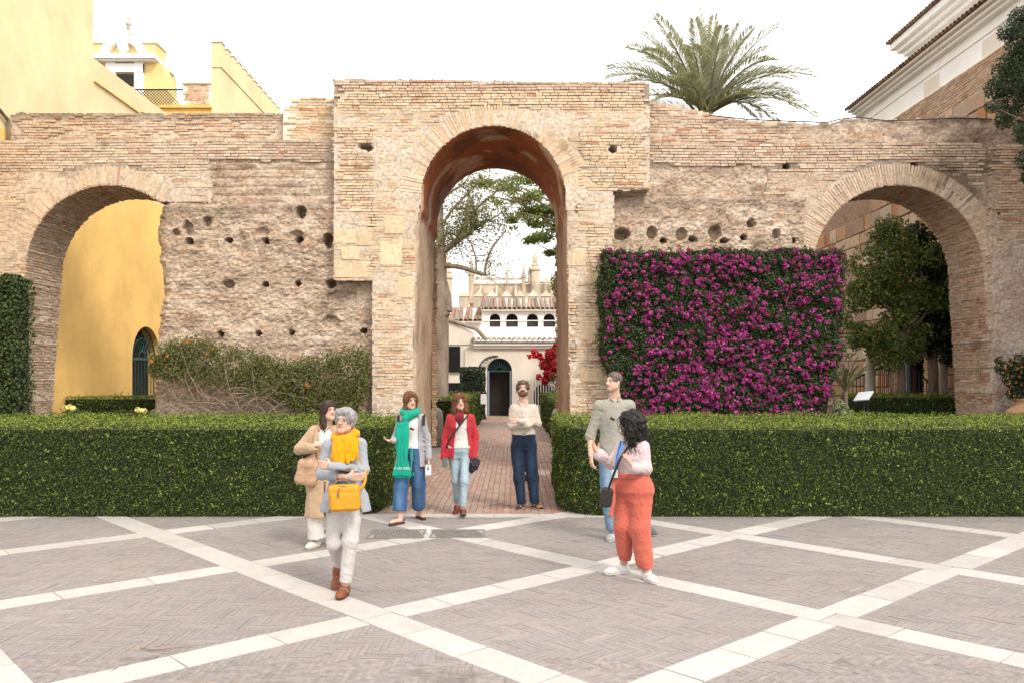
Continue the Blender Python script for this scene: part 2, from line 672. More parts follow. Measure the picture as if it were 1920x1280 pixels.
def reveal_bricks(B, Yf, T, path, rng, ch=0.055, tint=(1, 1, 1), red=0.0, drop=0.03, back_jag=0.03):
    """bricks lining the inside of an opening; path: list of (x,z) going round, normal to the right of travel"""
    path = np.array(path, float)
    seg = np.linalg.norm(np.diff(path, axis=0), axis=1)
    s = np.concatenate([[0], np.cumsum(seg)])
    k = 0
    d = ch / 2
    while d < s[-1]:
        x, z = np.interp(d, s, path[:, 0]), np.interp(d, s, path[:, 1])
        x2, z2 = np.interp(d + 0.02, s, path[:, 0]), np.interp(d + 0.02, s, path[:, 1])
        x1, z1 = np.interp(d - 0.02, s, path[:, 0]), np.interp(d - 0.02, s, path[:, 1])
        tg = np.array([x2 - x1, 0, z2 - z1])
        tg /= np.linalg.norm(tg)
        nr = np.array([tg[2], 0, -tg[0]])
        y = Yf - 0.012 + (0.0 if k % 2 else -0.0)
        L0 = 0.285 if k % 2 else 0.142
        end = Yf + T + rng.uniform(-back_jag, back_jag)
        while y < end - 0.04:
            L = min(L0 * rng.normal(1, 0.08), end - y)
            if rng.random() > drop:
                c = np.array([x, y + L / 2, z]) + nr * (0.012 + rng.normal(0, 0.004) - 0.05)
                B.add(c, EY, nr, tg, ((L - 0.011) / 2, 0.05, (ch - rng.uniform(0.009, 0.016)) / 2), brick_cols(1, rng, tint, red)[0])
            y += L
        d += ch
        k += 1


def holes_relief(px, py, holes):
    r = np.zeros_like(px)
    for h in holes:
        hx, hy, rx, ry, dp = h
        q = ((px - hx) / rx) ** 2 + ((py - hy) / ry) ** 2
        q = q + 0.25 * vnoise(np.stack([px * 0.25, py * 0.25, px * 0 + hx], -1), 8)
        r -= dp * sstep(1.25, 0.55, q)
    return r


TAN = (0.44, 0.335, 0.245)
CRM = (0.58, 0.475, 0.37)
GRY = (0.40, 0.33, 0.27)
RUS = (0.44, 0.25, 0.155)
DRK = (0.24, 0.18, 0.14)


def earth_colour(px, py, vx, vz, dark, seed):
    """rammed earth: cream matrix, rusty and grey patches, dark weathered tops"""
    f = px.size
    x, z = vx.ravel(), vz.ravel()
    a = sstep(-0.35, 0.45, n2(x, z, 2.3, 5, seed, 3.4))
    c = lerp3(TAN, CRM, a)
    b = sstep(0.12, 0.5, n2(x, z, 3.1, 5, seed + 3, 5.0))
    c = c * (1 - 0.62 * b[:, None]) + np.array(RUS) * 0.62 * b[:, None]
    g = sstep(-0.1, 0.45, n2(x, z, 6.0, 4, seed + 9, 9.0) + dark.ravel())
    c = c * (1 - 0.72 * g[:, None]) + np.array(DRK) * 0.72 * g[:, None]
    s = n2(x, z, 22, 3, seed + 21, 30)
    return c * (1 + 0.26 * s[:, None])


def mortar_colour(vx, vz, seed, pale=0.0):
    x, z = vx.ravel(), vz.ravel()
    a = sstep(-0.4, 0.45, n2(x, z, 1.4, 5, seed, 2.2) + pale)
    c = lerp3((0.49, 0.385, 0.29), (0.63, 0.525, 0.42), a)
    b = sstep(0.18, 0.55, n2(x, z, 2.6, 5, seed + 5))
    c = c * (1 - 0.45 * b[:, None]) + np.array(GRY) * 0.45 * b[:, None]
    return c * (1 + 0.18 * n2(x, z, 18, 3, seed + 8, 26)[:, None])


# ---------------------------------------------------------------- left wall
rngL = np.random.default_rng(21)
wall_l = empty('arched_brick_wall', (X(300, YS), YS, 0), 'weathered wall left of the tall gateway, its broken arch opening onto yellow render', 'wall', 'old garden walls')


def l_left(py):
    return 49 - 0.075 * np.clip(py - 504, 0, 400)


def l_right(py):
    py = np.asarray(py, float)
    base = np.interp(py, [340, 390, 440, 480, 520, 560, 600, 640, 700, 770, 890], [330, 300, 294, 296, 300, 304, 296, 290, 287, 284, 284])
    return base + 3.5 * vnoise(np.stack([py * 0.06, py * 0 + 1.2, py * 0], -1), 4) + 2.0 * vnoise(np.stack([py * 0.2, py * 0 + 1.2, py * 0], -1), 6)


def l_open(px, py):
    inar = np.where(py < 504, ((px - 205) / 156.0) ** 2 + ((py - 504) / 157.0) ** 2 < 1, px > l_left(py))
    return inar & (px < l_right(py))


def l_solid(px, py):
    top = 263 + 1.5 * np.sin(px * 0.05)
    return (py > top) & ~l_open(px, py)


def l_tapia(px, py):
    """0 brick, 1 upper rammed earth, 2 lower rammed earth"""
    px, py = np.asarray(px, float), np.asarray(py, float)
    w = 5 * vnoise(np.stack([px * 0.03, py * 0.03, px * 0], -1), 12)
    up = (px > 390 + w * 1.5) & (py > 300 + w + (px - 520) * 0.01) & (py <= 381)
    lo = (py > 380 + w * 0.6) & (px > 282)
    return np.where(lo, 2, np.where(up, 1, 0))


L_HOLES = [(566, 399, 9, 12, .30), (390, 417, 8, 9, .13), (355, 430, 9, 13, .16), (334, 437, 8, 5, .14), (357, 453, 7, 6, .4), (431, 452, 5.5, 5, .4),
           (500, 452, 6, 6, .4), (563, 451, 7, 7, .4), (559, 440, 11, 6, .12), (617, 453, 9, 13, .4), (430, 534, 11, 7, .22), (498, 533, 5, 5, .4),
           (559, 533, 5.5, 5, .4), (622, 533, 9, 8, .4), (416, 626, 5.5, 5, .4), (486, 626, 5.5, 5, .4), (547, 625, 4.5, 4.5, .4), (683, 621, 6, 5, .4),
           (620, 605, 16, 14, .10), (272, 250, 9, 5, .15), (430, 293, 14, 5, .10), (495, 437, 12, 8, .08), (640, 560, 30, 16, .07)]


def l_relief(px, py, vx, vz):
    k = l_tapia(px, py)
    n = n2(vx, vz, 1.6, 5, 31)
    rough = n2(vx, vz, 7.5, 4, 33, 8.5)
    fine = n2(vx, vz, 20, 2, 35, 26)
    plast = 0.006 + 0.022 * n + 0.006 * fine
    crisp = (py < 322)
    plast = np.where(crisp, np.minimum(plast, 0.001) - 0.004, plast)
    up = -0.02 + 0.035 * n + 0.018 * rough + 0.012 * fine - 0.028 * np.clip(np.sin(vz * 38 + 2 * n), 0.35, 1)
    lo = 0.10 * sstep(379, 390, py) * (1 - 0.55 * sstep(400, 700, py)) + 0.09 * n + 0.055 * np.abs(rough) * sstep(-0.4, 0.4, n2(vx, vz, 2.2, 3, 39)) + 0.024 * fine - 0.03
    lo = lo + 0.035 * n2(vx, vz, 4, 3, 77, 6)
    r = np.where(k == 2, lo, np.where(k == 1, up, plast))
    # the worn edge beside the opening rounds away
    e = np.clip((px - l_right(py)) / 22.0, 0, 1)
    r = np.where((k == 2) & (px > 270), r - 0.16 * (1 - e) ** 2, r)
    return r + holes_relief(px, py, L_HOLES)


def l_colour(px, py, vx, vz, rel):
    k = l_tapia(px, py).ravel()
    dark = 0.42 * sstep(440, 385, py) * (py > 380) + 0.14 * sstep(322, 305, py) * (py > 290) - 0.10 + 0.30 * np.exp(-(((px - 615) / 60.) ** 2 + ((py - 590) / 40.) ** 2))
    e = earth_colour(px, py, vx, vz, dark, 41)
    gr = sstep(0.05, 0.4, n2(vx.ravel(), vz.ravel(), 3.2, 4, 47)) * (sstep(480, 400, py) * (py > 378)).ravel() * 0.45
    e = e * (1 - gr[:, None]) + np.array((0.22, 0.21, 0.14)) * gr[:, None]
    m = mortar_colour(vx, vz, 43, 0.15)
    dj = (py.ravel() < 322)[:, None]
    m = np.where(dj, m * 0.68, m)
    return np.where((k > 0)[:, None], e, m)


link('wall_face', sheet_mesh('wall_face', YS, TS, -120, 735, 258, 884, l_solid, l_relief, l_colour, 0.028), M['sheet'], wall_l)
BL = Bricks()
front_bricks(BL, YS, -100, 624, 263, 790, lambda px, py, r: l_solid(px, py) & (l_tapia(px, py) == 0) & ~((py > 300) & (py < 470) & (((px - 205) / 197.) ** 2 + ((py - 504) / 198.) ** 2 < 1)) & ((py < 322) | (r < 0.75)),
             rngL, tint=lambda px, py: np.where(((px > 500) & (py < 320))[:, None], (0.86, 0.82, 0.80), (1.0, 1.0, 1.0)))
lp = [(X(float(l_left(py)), YS), Z(py, YS)) for py in range(800, 504, -8)]
lp += [(X(205 - 156 * math.cos(t), YS), Z(504 - 157 * math.sin(t), YS)) for t in np.linspace(0, R(124), 60)]
reveal_bricks(BL, YS, TS, lp, rngL, tint=(0.80, 0.74, 0.69), drop=0.05)
BL.emit(wall_l, 290, lambda C, S: (C[:, 2] > 5.75) * 0.3 + S[:, 0] + (S[:, 1] > 0.045) * 0.0 - (np.abs(C[:, 1] - YS - 0.04) > 0.03) * 0.5, rngL)
voussoirs(wall_l, YS, 205, 504, 157, 158, 52, 158, 74, 0.34, rngL, (1.02, 1.0, 0.97), double=False, skip=0.03)

# set-back parapet of the left wall with its own worn bricks
YP = 16.75
par_l = empty('brick_parapet', (X(280, YP), YP, Z(262, YP)), 'low worn brick parapet standing back on top of the left wall', 'parapet')


def pl_solid(px, py):
    t = np.where(px < 30, 218, 213) + 2.0 * vnoise(np.stack([px * 0.12, px * 0, px * 0], -1), 14)
    return (py > t) & (py < 290) & (px > 21)


def pl_relief(px, py, vx, vz):
    return -0.004 + 0.03 * n2(vx, vz, 2.2, 5, 51) + 0.012 * n2(vx, vz, 16, 3, 53) + holes_relief(px, py, [(272, 251, 8, 5, .18)])


def pl_col(px, py, vx, vz, rel):
    c = mortar_colour(vx, vz, 55, 0.1)
    d = sstep(232, 214, py + 14 * n2(vx, vz, 2.5, 4, 57)).ravel()[:, None]
    return c * (1 - 0.5 * d)


link('wall_face', sheet_mesh('wall_face', YP, 0.55, 18, 640, 206, 290, pl_solid, pl_relief, pl_col, 0.028), M['sheet'], par_l)
BP = Bricks()
front_bricks(BP, YP, 22, 532, 213, 272, lambda px, py, r: r < 0.72, rngL, off=0.016, tint=lambda px, py: np.where((py < 227)[:, None], (.74, .68, .64), (1, .95, .9)), red=0.06)
BP.emit(par_l, 250, lambda C, S: S[:, 0], rngL)
YQ = 16.5
blk = empty('brick_block', (X(578, YQ), YQ, Z(262, YQ)), 'pale neat brick block stepped up against the left flank of the gateway', 'brick pier')
build('core', [box(X(531, YQ), X(640, YQ), YQ + 0.0, YQ + 0.8, Z(275, YQ), Z(196, YQ)), box(X(546, YQ), X(640, YQ), YQ + 0.004, YQ + 0.8, Z(197, YQ), Z(184, YQ))], M['cream'], blk)
BQ = Bricks()
front_bricks(BQ, YQ, 529, 640, 183, 264, lambda px, py, r: (py > 195) | (px > 546), rngL, tint=(1.08, 0.98, 0.80), off=0.014)
BQ.emit(blk, 150, lambda C, S: S[:, 0], rngL)

# ---------------------------------------------------------------- tall central gateway
rngC = np.random.default_rng(33)
gate = empty('brick_gateway', (X(925, YC), YC, 0), 'tall pale brick gateway with a deep round arch over the red path', 'gateway')
ACX, ACY, AR = 925.0, 372.0, 136.0


def c_left(py):
    return 789 - 8 * sstep(372, 430, py) - 6 * sstep(430, 760, py)


def c_right(py):
    return 1061 + 3 * sstep(372, 430, py) + 4 * sstep(430, 760, py)


def c_open(px, py):
    return np.where(py < ACY, (px - ACX) ** 2 + (py - ACY) ** 2 < AR ** 2, (px > c_left(py)) & (px < c_right(py)))


def c_solid(px, py):
    px, py = np.asarray(px, float), np.asarray(py, float)
    n = vnoise(np.stack([px * 0.1, py * 0.1, px * 0], -1), 61)
    n2_ = vnoise(np.stack([px * 0.02, py * 0.16, px * 0], -1), 62)
    top = 148.5 + (px - 625) * 0.012 + 1.6 * n
    left = np.where(py < 525 + n, 625, 698 + 1.5 * n2_)
    right = np.where(py < 356 + 2 * n, 1217, 1151 + 2 * n2_)
    return (py > top) & (px > left) & (px < right) & ~c_open(px, py)


C_HOLES = [(684, 273, 11, 6.5, .3), (692, 278, 6, 6, .3), (1149, 279, 7, 7, .35), (1172, 316, 9, 3.5, .06), (683, 347, 5, 6, .08), (697, 420, 8, 22, .06),
           (650, 255, 18, 2.5, .05), (700, 490, 8, 14, .07), (1110, 720, 8, 7, .05), (1105, 565, 6, 3, .07), (1085, 395, 8, 10, .05), (1077, 590, 9, 26, .045),
           (1075, 660, 7, 20, .04), (780, 640, 6, 40, .03)]


def c_bias(px, py):
    """how far render and dirt cover the bricks"""
    b = 0.55 + 0 * px
    b = np.where(py < 207, -1.0, b)
    b = np.where((px < 700) & (py > 240) & (py < 400), -0.35, b)
    b = np.where((px > 1085) & (py > 250) & (py < 360), -0.30, b)
    b = np.where((px > 1100) & (py > 420), -0.35, b)
    b = np.where((py > 430) & (px < 790), 0.45, b)
    return b


def c_relief(px, py, vx, vz):
    n = n2(vx, vz, 1.5, 5, 63) + c_bias(px, py)
    r = -0.006 + 0.026 * np.clip(n, -0.35, 0.9) + 0.007 * n2(vx, vz, 17, 3, 65, 24)
    r = r + 0.02 * n2(vx, vz, 5, 4, 66) * (py > 430)
    return r + holes_relief(px, py, C_HOLES)


def c_colour(px, py, vx, vz, rel):
    c = mortar_colour(vx, vz, 67, 0.35)
    dj = (py.ravel() < 200)[:, None]
    c = np.where(dj, c * 0.60, c)
    o = (sstep(0.1, 0.4, n2(vx.ravel(), vz.ravel(), 1.9, 4, 69)) * 0.5)[:, None]
    return c * (1 - o) + np.array((0.66, 0.47, 0.27)) * o


link('wall_face', sheet_mesh('wall_face', YC, 0.6, 615, 1230, 143, 884, c_solid, c_relief, c_colour, 0.028), M['sheet'], gate)
BC = Bricks()


def c_ring(px, py):
    return ((px - ACX) ** 2 + (py - ACY) ** 2 < (AR + 41) ** 2) & (py < ACY + 12)


def off_holes(px, py, hs, e=0):
    m = np.ones(len(px), bool)
    for h in hs:
        m &= ~((np.abs(px - h[0]) < h[2] + e) & (np.abs(py - h[1]) < h[3]))
    return m


front_bricks(BC, YC, 624, 1219, 149, 800, lambda px, py, r: c_solid(px, py) & ~c_ring(px, py) & off_holes(px, py, C_HOLES[:3]),
             rngC, tint=lambda px, py: np.where((py < 172)[:, None], (.97, .93, .88), (1.08, 1.03, .94)), off=0.011)
# ashlar repairs low on the gateway piers
for (a, b, c, d, tn) in ((626, 668, 432, 458, 1.0), (669, 700, 436, 462, .9), (628, 690, 490, 522, .98), (640, 676, 462, 488, 1.05), (712, 754, 452, 500, 1.12), (720, 760, 405, 440, .98),
                         (1090, 1118, 602, 640, .92), (1088, 1130, 690, 716, .95), (1096, 1128, 512, 534, .95), (745, 775, 520, 560, 1.0), (1070, 1098, 470, 500, .95)):
    w_, h_ = (b - a) * YC / F, (d - c) * YC / F
    o = link('stone_block', unit_brick(int(rngC.integers(9))), M['brick_obj'], gate)
    o.location = (X((a + b) / 2, YC), YC + 0.09 - 0.024, Z((c + d) / 2, YC))
    o.scale = (w_ - 0.012, 0.18, h_ - 0.012)
    o.color = (0.66 * tn, 0.50 * tn, 0.33 * tn, 1)
BC.emit(gate, 290, lambda C, S: S[:, 0] + (C[:, 2] > 6.85) * 0.3, rngC)
voussoirs(gate, YC, ACX, ACY, AR, AR, 8, 176, 88, 0.385, rngC, (1.10, 1.03, 0.93), skip=0.02)

# deep passage: a rendered barrel over rendered jambs, worn in patches
NP, ND = 120, 70
path = [(X(float(c_left(py)), YC) + 0.02, Z(py, YC)) for py in np.linspace(884, 398, 34)]
path += [(X(ACX - (AR - 1.5) * math.cos(t), YC), Z(ACY - (AR - 1.5) * math.sin(t), YC)) for t in np.linspace(R(-8), R(188), 70)]
path += [(X(float(c_right(py)), YC) - 0.02, Z(py, YC)) for py in np.linspace(398, 884, 34)]
path = np.array(path)
ds = np.linspace(0, TC, ND) - 0.002
pp = np.repeat(path[:, None], ND, 1)
dd = np.broadcast_to(ds, pp.shape[:2])
tg = np.gradient(path, axis=0)
tg /= np.linalg.norm(tg, axis=1)[:, None]
nr = np.stack([tg[:, 1], -tg[:, 0]], -1)
sl = np.concatenate([[0], np.cumsum(np.linalg.norm(np.diff(path, axis=0), axis=1))])
pn = np.stack([np.broadcast_to(sl[:, None] * 1.5, dd.shape), dd * 1.5, dd * 0], -1)
patch = fbm(pn, 5, 71)
fine = fbm(pn * 6, 4, 73)
rl = 0.012 * sstep(0.0, 0.10, patch) + 0.012 * fine + 0.012
rl[:, 0] = -0.03
rl[:, 1] = np.minimum(rl[:, 1], 0.005)
bar = (pp[..., 1] > Z(402, YC))
vx = pp[..., 0] + nr[:, None, 0] * rl
vz = pp[..., 1] + nr[:, None, 1] * rl
V = np.stack([vx, YC + dd, vz], -1).reshape(-1, 3)
pf = patch.ravel()
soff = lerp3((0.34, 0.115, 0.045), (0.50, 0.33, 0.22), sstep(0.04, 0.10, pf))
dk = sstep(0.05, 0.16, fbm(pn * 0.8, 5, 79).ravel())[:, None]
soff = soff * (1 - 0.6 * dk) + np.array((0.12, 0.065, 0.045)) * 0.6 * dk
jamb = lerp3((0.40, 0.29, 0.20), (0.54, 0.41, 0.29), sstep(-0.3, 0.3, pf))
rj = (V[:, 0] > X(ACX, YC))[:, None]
jamb = np.where(rj, jamb * np.array((0.74, 0.63, 0.58)), jamb)  # shade on the right jamb put into its colour
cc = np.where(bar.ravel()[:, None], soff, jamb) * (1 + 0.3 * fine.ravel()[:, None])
npth = len(path)
i = np.arange(npth - 1)[:, None] * ND
j = np.arange(ND - 1)[None]
fc = np.stack([i + j, i + ND + j, i + ND + j + 1, i + j + 1], -1).reshape(-1, 4)
isb = bar.ravel()[fc].any(1)
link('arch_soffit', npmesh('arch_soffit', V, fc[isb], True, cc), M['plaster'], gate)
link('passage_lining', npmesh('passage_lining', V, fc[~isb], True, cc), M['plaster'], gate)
# rear body of the gateway round the passage
rb = []
zt = Z(160, YC)
xl, xr = X(640, YC), X(1200, YC)
rb.append(box(xl, float(path[:, 0].min()) - 0.02, YC + 0.58, YC + TC, -0.1, zt))
rb.append(box(float(path[:, 0].max()) + 0.02, xr, YC + 0.58, YC + TC, -0.1, zt))
tt = np.linspace(R(-8), R(188), 40)
for a, b in zip(tt[:-1], tt[1:]):
    p0 = (X(ACX - (AR + 3) * math.cos(a), YC), Z(ACY - (AR + 3) * math.sin(a), YC))
    p1 = (X(ACX - (AR + 3) * math.cos(b), YC), Z(ACY - (AR + 3) * math.sin(b), YC))
    if p1[0] > p0[0]:
        rb.append(prism([p0, p1, (p1[0], zt - 0.001), (p0[0], zt - 0.001)], 'y', YC + 0.58, YC + TC))
v_, f_, _ = join(rb)
link('rear_masonry', npmesh('rear_masonry', v_, f_, False, np.tile(np.array([[0.5, 0.38, 0.27]]), (len(v_), 1))), M['sheet'], gate)
# impost ledges running through the passage, and rough brick edges at its far end
for k, (sx, xx) in enumerate(((1, X(float(c_left(440)), YC)), (-1, X(float(c_right(440)), YC)))):
    build('impost', [box(xx - 0.01, xx + sx * 0.035, YC + 0.1, YC + TC, Z(402, YC), Z(398, YC))], M['bark'], gate)
BC2 = Bricks()
for k in range(100):
    z = 0.3 + k * 0.055
    if z > 4.9:
        break
    for sx, xx in ((1, X(783, YC)), (-1, X(1066, YC))):
        L = rngC.uniform(0.03, 0.085)
        BC2.add((xx + sx * (L / 2 - 0.005), YC + TC + 0.02, z), EX, EY, EZ, (L / 2 + 0.02, 0.06, 0.021), brick_cols(1, rngC, (.8, .7, .6))[0])
BC2.emit(gate, 0, lambda C, S: S[:, 0], rngC)

# ---------------------------------------------------------------- right wall
rngR = np.random.default_rng(45)
wall_r = empty('arched_brick_wall', (X(1500, YS), YS, 0), 'weathered wall right of the tall gateway, its arch opening onto the orange tree', 'wall', 'old garden walls')


def r_left(py):
    return 1522 - 0.02 * np.clip(py - 510, 0, 400)


def r_right(py):
    return 1845 + 0.06 * np.clip(py - 530, 0, 400)


def r_open(px, py):
    return np.where(py < 510, ((px - 1683) / 161.) ** 2 + ((py - 510) / 163.) ** 2 < 1, (px > r_left(py)) & (px < r_right(py)))


def r_solid(px, py):
    return (py > 269 + 1.2 * np.sin(px * 0.06)) & (px > 1125) & ~r_open(px, py)


def r_tapia(px, py):
    px, py = np.asarray(px, float), np.asarray(py, float)
    w = 5 * vnoise(np.stack([px * 0.03, py * 0.03, px * 0], -1), 82)
    up = (px < 1432 + 2 * w) & (py > 308 + w + 0.02 * (px - 1217)) & (py <= 369)
    lo = (px < 1508 + w) & (py > 368 + 0.5 * w)
    pl = (px > 1858 + w) & (py > 455 + 3 * w)
    return np.where(lo, 2, np.where(up, 1, np.where(pl, 3, 0)))


R_HOLES = [(1165, 440, 15, 10, .35), (1222, 437, 9, 11, .25), (1243, 452, 6, 4.5, .4), (1277, 440, 10, 11, .18), (1298, 449, 8, 5, .25), (1340, 437, 11, 13, .22),
           (1357, 452, 9, 4, .3), (1393, 446, 6, 5, .4), (1408, 419, 8, 7, .25), (1455, 440, 7, 9, .2), (1490, 451, 6, 4, .25), (1474, 312, 6.5, 6.5, .4),
           (1714, 311, 6.5, 7, .4), (1288, 287, 4, 15, .10), (1872, 398, 6, 10, .12), (1839, 613, 11, 3, .08)]


def r_relief(px, py, vx, vz):
    k = r_tapia(px, py)
    n = n2(vx, vz, 1.6, 5, 131)
    rough = n2(vx, vz, 7.5, 4, 133, 8.5)
    fine = n2(vx, vz, 20, 2, 135, 26)
    pl = 0.004 + 0.022 * n + 0.006 * fine
    pl = np.where(py < 325, np.minimum(pl, 0.0) - 0.005, pl)
    up = -0.02 + 0.05 * n + 0.035 * rough + 0.015 * fine
    lo = 0.06 * sstep(367, 376, py) + 0.065 * n + 0.050 * np.abs(rough) + 0.022 * fine - 0.02
    ren = 0.015 + 0.02 * n + 0.02 * rough + 0.010 * fine
    r = np.where(k == 2, lo, np.where(k == 1, up, np.where(k == 3, ren, pl)))
    r = r + 0.10 * ((px > 1851) & (py > 270))
    return r + holes_relief(px, py, R_HOLES)


def r_colour(px, py, vx, vz, rel):
    k = r_tapia(px, py).ravel()
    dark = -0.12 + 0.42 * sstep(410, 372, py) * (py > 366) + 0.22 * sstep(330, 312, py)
    e = earth_colour(px, py, vx, vz, dark, 141)
    m = mortar_colour(vx, vz, 143, 0.0) * np.array((0.95, 0.93, 0.92))
    m = np.where((py.ravel() < 325)[:, None], m * 0.62, m)
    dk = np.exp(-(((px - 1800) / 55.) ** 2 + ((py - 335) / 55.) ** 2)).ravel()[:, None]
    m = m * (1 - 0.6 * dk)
    ren = lerp3((0.47, 0.37, 0.30), (0.56, 0.48, 0.41), sstep(-.3, .4, n2(vx.ravel(), vz.ravel(), 4, 4, 145)))
    return np.where((k == 3)[:, None], ren, np.where((k > 0)[:, None], e, m))


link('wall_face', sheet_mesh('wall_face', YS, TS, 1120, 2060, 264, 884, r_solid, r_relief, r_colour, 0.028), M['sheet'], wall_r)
BR = Bricks()


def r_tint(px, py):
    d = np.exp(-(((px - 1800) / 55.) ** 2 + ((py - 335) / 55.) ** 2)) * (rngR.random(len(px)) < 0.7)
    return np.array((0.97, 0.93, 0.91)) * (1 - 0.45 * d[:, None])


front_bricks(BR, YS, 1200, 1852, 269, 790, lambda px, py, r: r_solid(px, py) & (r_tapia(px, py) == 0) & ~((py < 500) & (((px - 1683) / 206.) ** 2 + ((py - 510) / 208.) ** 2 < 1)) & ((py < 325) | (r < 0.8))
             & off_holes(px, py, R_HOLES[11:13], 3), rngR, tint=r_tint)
front_bricks(BR, YS - 0.10, 1856, 2050, 272, 790, lambda px, py, r: (r_tapia(px, py) == 0) | ((r < 0.10) & (r > 0)), rngR, tint=(0.95, 0.88, 0.84), red=0.05, off=0.018)
rp = [(X(1683 - 161 * math.cos(t), YS), Z(510 - 163 * math.sin(t), YS)) for t in np.linspace(R(4), R(180), 90)]
rp += [(X(float(r_right(py)), YS), Z(py, YS)) for py in range(512, 800, 8)]
reveal_bricks(BR, YS, TS, rp, rngR, tint=(0.86, 0.74, 0.68), red=0.05, drop=0.04)
BR.emit(wall_r, 290, lambda C, S: S[:, 0] + (C[:, 2] > 5.7) * 0.3 - (np.abs(C[:, 1] - YS) > 0.08) * 0.5, rngR)
voussoirs(wall_r, YS, 1683, 510, 161, 163, 14, 168, 92, 0.40, rngR, (1.0, 0.97, 0.93), double=True, skip=0.02)

YPR = 16.62
par_r = empty('brick_parapet', (X(1550, YPR), YPR, Z(268, YPR)), 'uneven brick and rubble parapet sloping along the top of the right wall', 'parapet')


def pr_top(px):
    return np.interp(px, [1200, 1217, 1235, 1262, 1290, 1330, 1400, 1480, 1530, 1545, 1600, 1650, 1700, 1760, 1850, 1920, 2060],
                     [189, 190, 193, 195, 205, 214, 226, 229, 236, 233, 223, 228, 226, 222, 225, 229, 228])


def pr_solid(px, py):
    t = pr_top(px) + 3.0 * vnoise(np.stack([px * 0.09, px * 0, px * 0], -1), 84)
    return (py > t) & (py < 300) & (px > 1190)


def pr_relief(px, py, vx, vz):
    rub = sstep(1500, 1560, px)
    return 0.0 + 0.03 * n2(vx, vz, 2.2, 5, 151) + 0.012 * n2(vx, vz, 16, 3, 153) + rub * (0.05 + 0.05 * n2(vx, vz, 5, 5, 155))


def pr_col(px, py, vx, vz, rel):
    c = mortar_colour(vx, vz, 157, 0.1)
    rub = sstep(1500, 1560, px).ravel()[:, None]
    c2 = earth_colour(px, py, vx, vz, 0 * px - 0.1 + 0.5 * sstep(1700, 1830, px), 159)
    return c * (1 - rub) + c2 * rub


link('wall_face', sheet_mesh('wall_face', YPR, 0.8, 1190, 2060, 182, 300, pr_solid, pr_relief, pr_col, 0.028), M['sheet'], par_r)
BPR = Bricks()
front_bricks(BPR, YPR, 1195, 1860, 188, 276, lambda px, py, r: (py > pr_top(px) + 2) & ((px < 1530) | ((r > 0) & (r < 0.15))) & (r < 0.86), rngR, tint=(0.96, 0.90, 0.86), red=0.04, off=0.018)
BPR.emit(par_r, 200, lambda C, S: S[:, 0], rngR)
cab = [(1330, 219), (1400, 226), (1460, 229), (1520, 231), (1548, 233), (1575, 226), (1610, 222), (1660, 229), (1720, 227), (1800, 224), (1860, 226)]
tag(build('cable', [tube([P(a, b - 2, YPR - 0.09) for a, b in cab], 0.012, 6)], M['iron']), 'thin black cable lying along the top of the right parapet', 'cable')

# ================================================================== GROUND AND PAVING
g = link('ground', npmesh('ground', [(-600, -60, -0.06), (600, -60, -0.06), (600, 1500, -0.06), (-600, 1500, -0.06)], [[0, 1, 2, 3]]), M['soil'])
tag(g, kind='structure')
rngG = np.random.default_rng(5)
TH = R(42.6)
dB = np.array([math.cos(TH), math.sin(TH)])      # strips running up to the right
dA = np.array([-math.sin(TH), math.cos(TH)])     # strips running up to the left
UA = [-8.45, -6.05, -3.65, -1.25, 1.17, 3.64, 6.17, 8.56, 10.93, 13.3, 15.7]      # offsets along dB of the A strips
VB = [-6.3, -3.95, -1.6, 0.77, 3.13, 5.50, 7.84, 10.17, 12.5, 14.9]               # offsets along dA of the B strips
HWID = 0.152
YFRONT = 11.12
paving = link('plaza_paving', npmesh('plaza_paving', [(-14, -3, -0.0058), (14, -3, -0.0058), (14, YFRONT + 0.6, -0.0058), (-14, YFRONT + 0.6, -0.0058)], [[0, 1, 2, 3]]), M['mortar'])
tag(paving, kind='structure')


def uv2w(u, v):
    return np.stack([u * dB[0] + v * dA[0], u * dB[1] + v * dA[1]], -1)


def in_view(x, y, mrg=1.8):
    return (y > 3.9) & (y < YFRONT + 0.25) & (np.abs(x) < np.maximum(y, 0.1) * 0.607 + mrg)


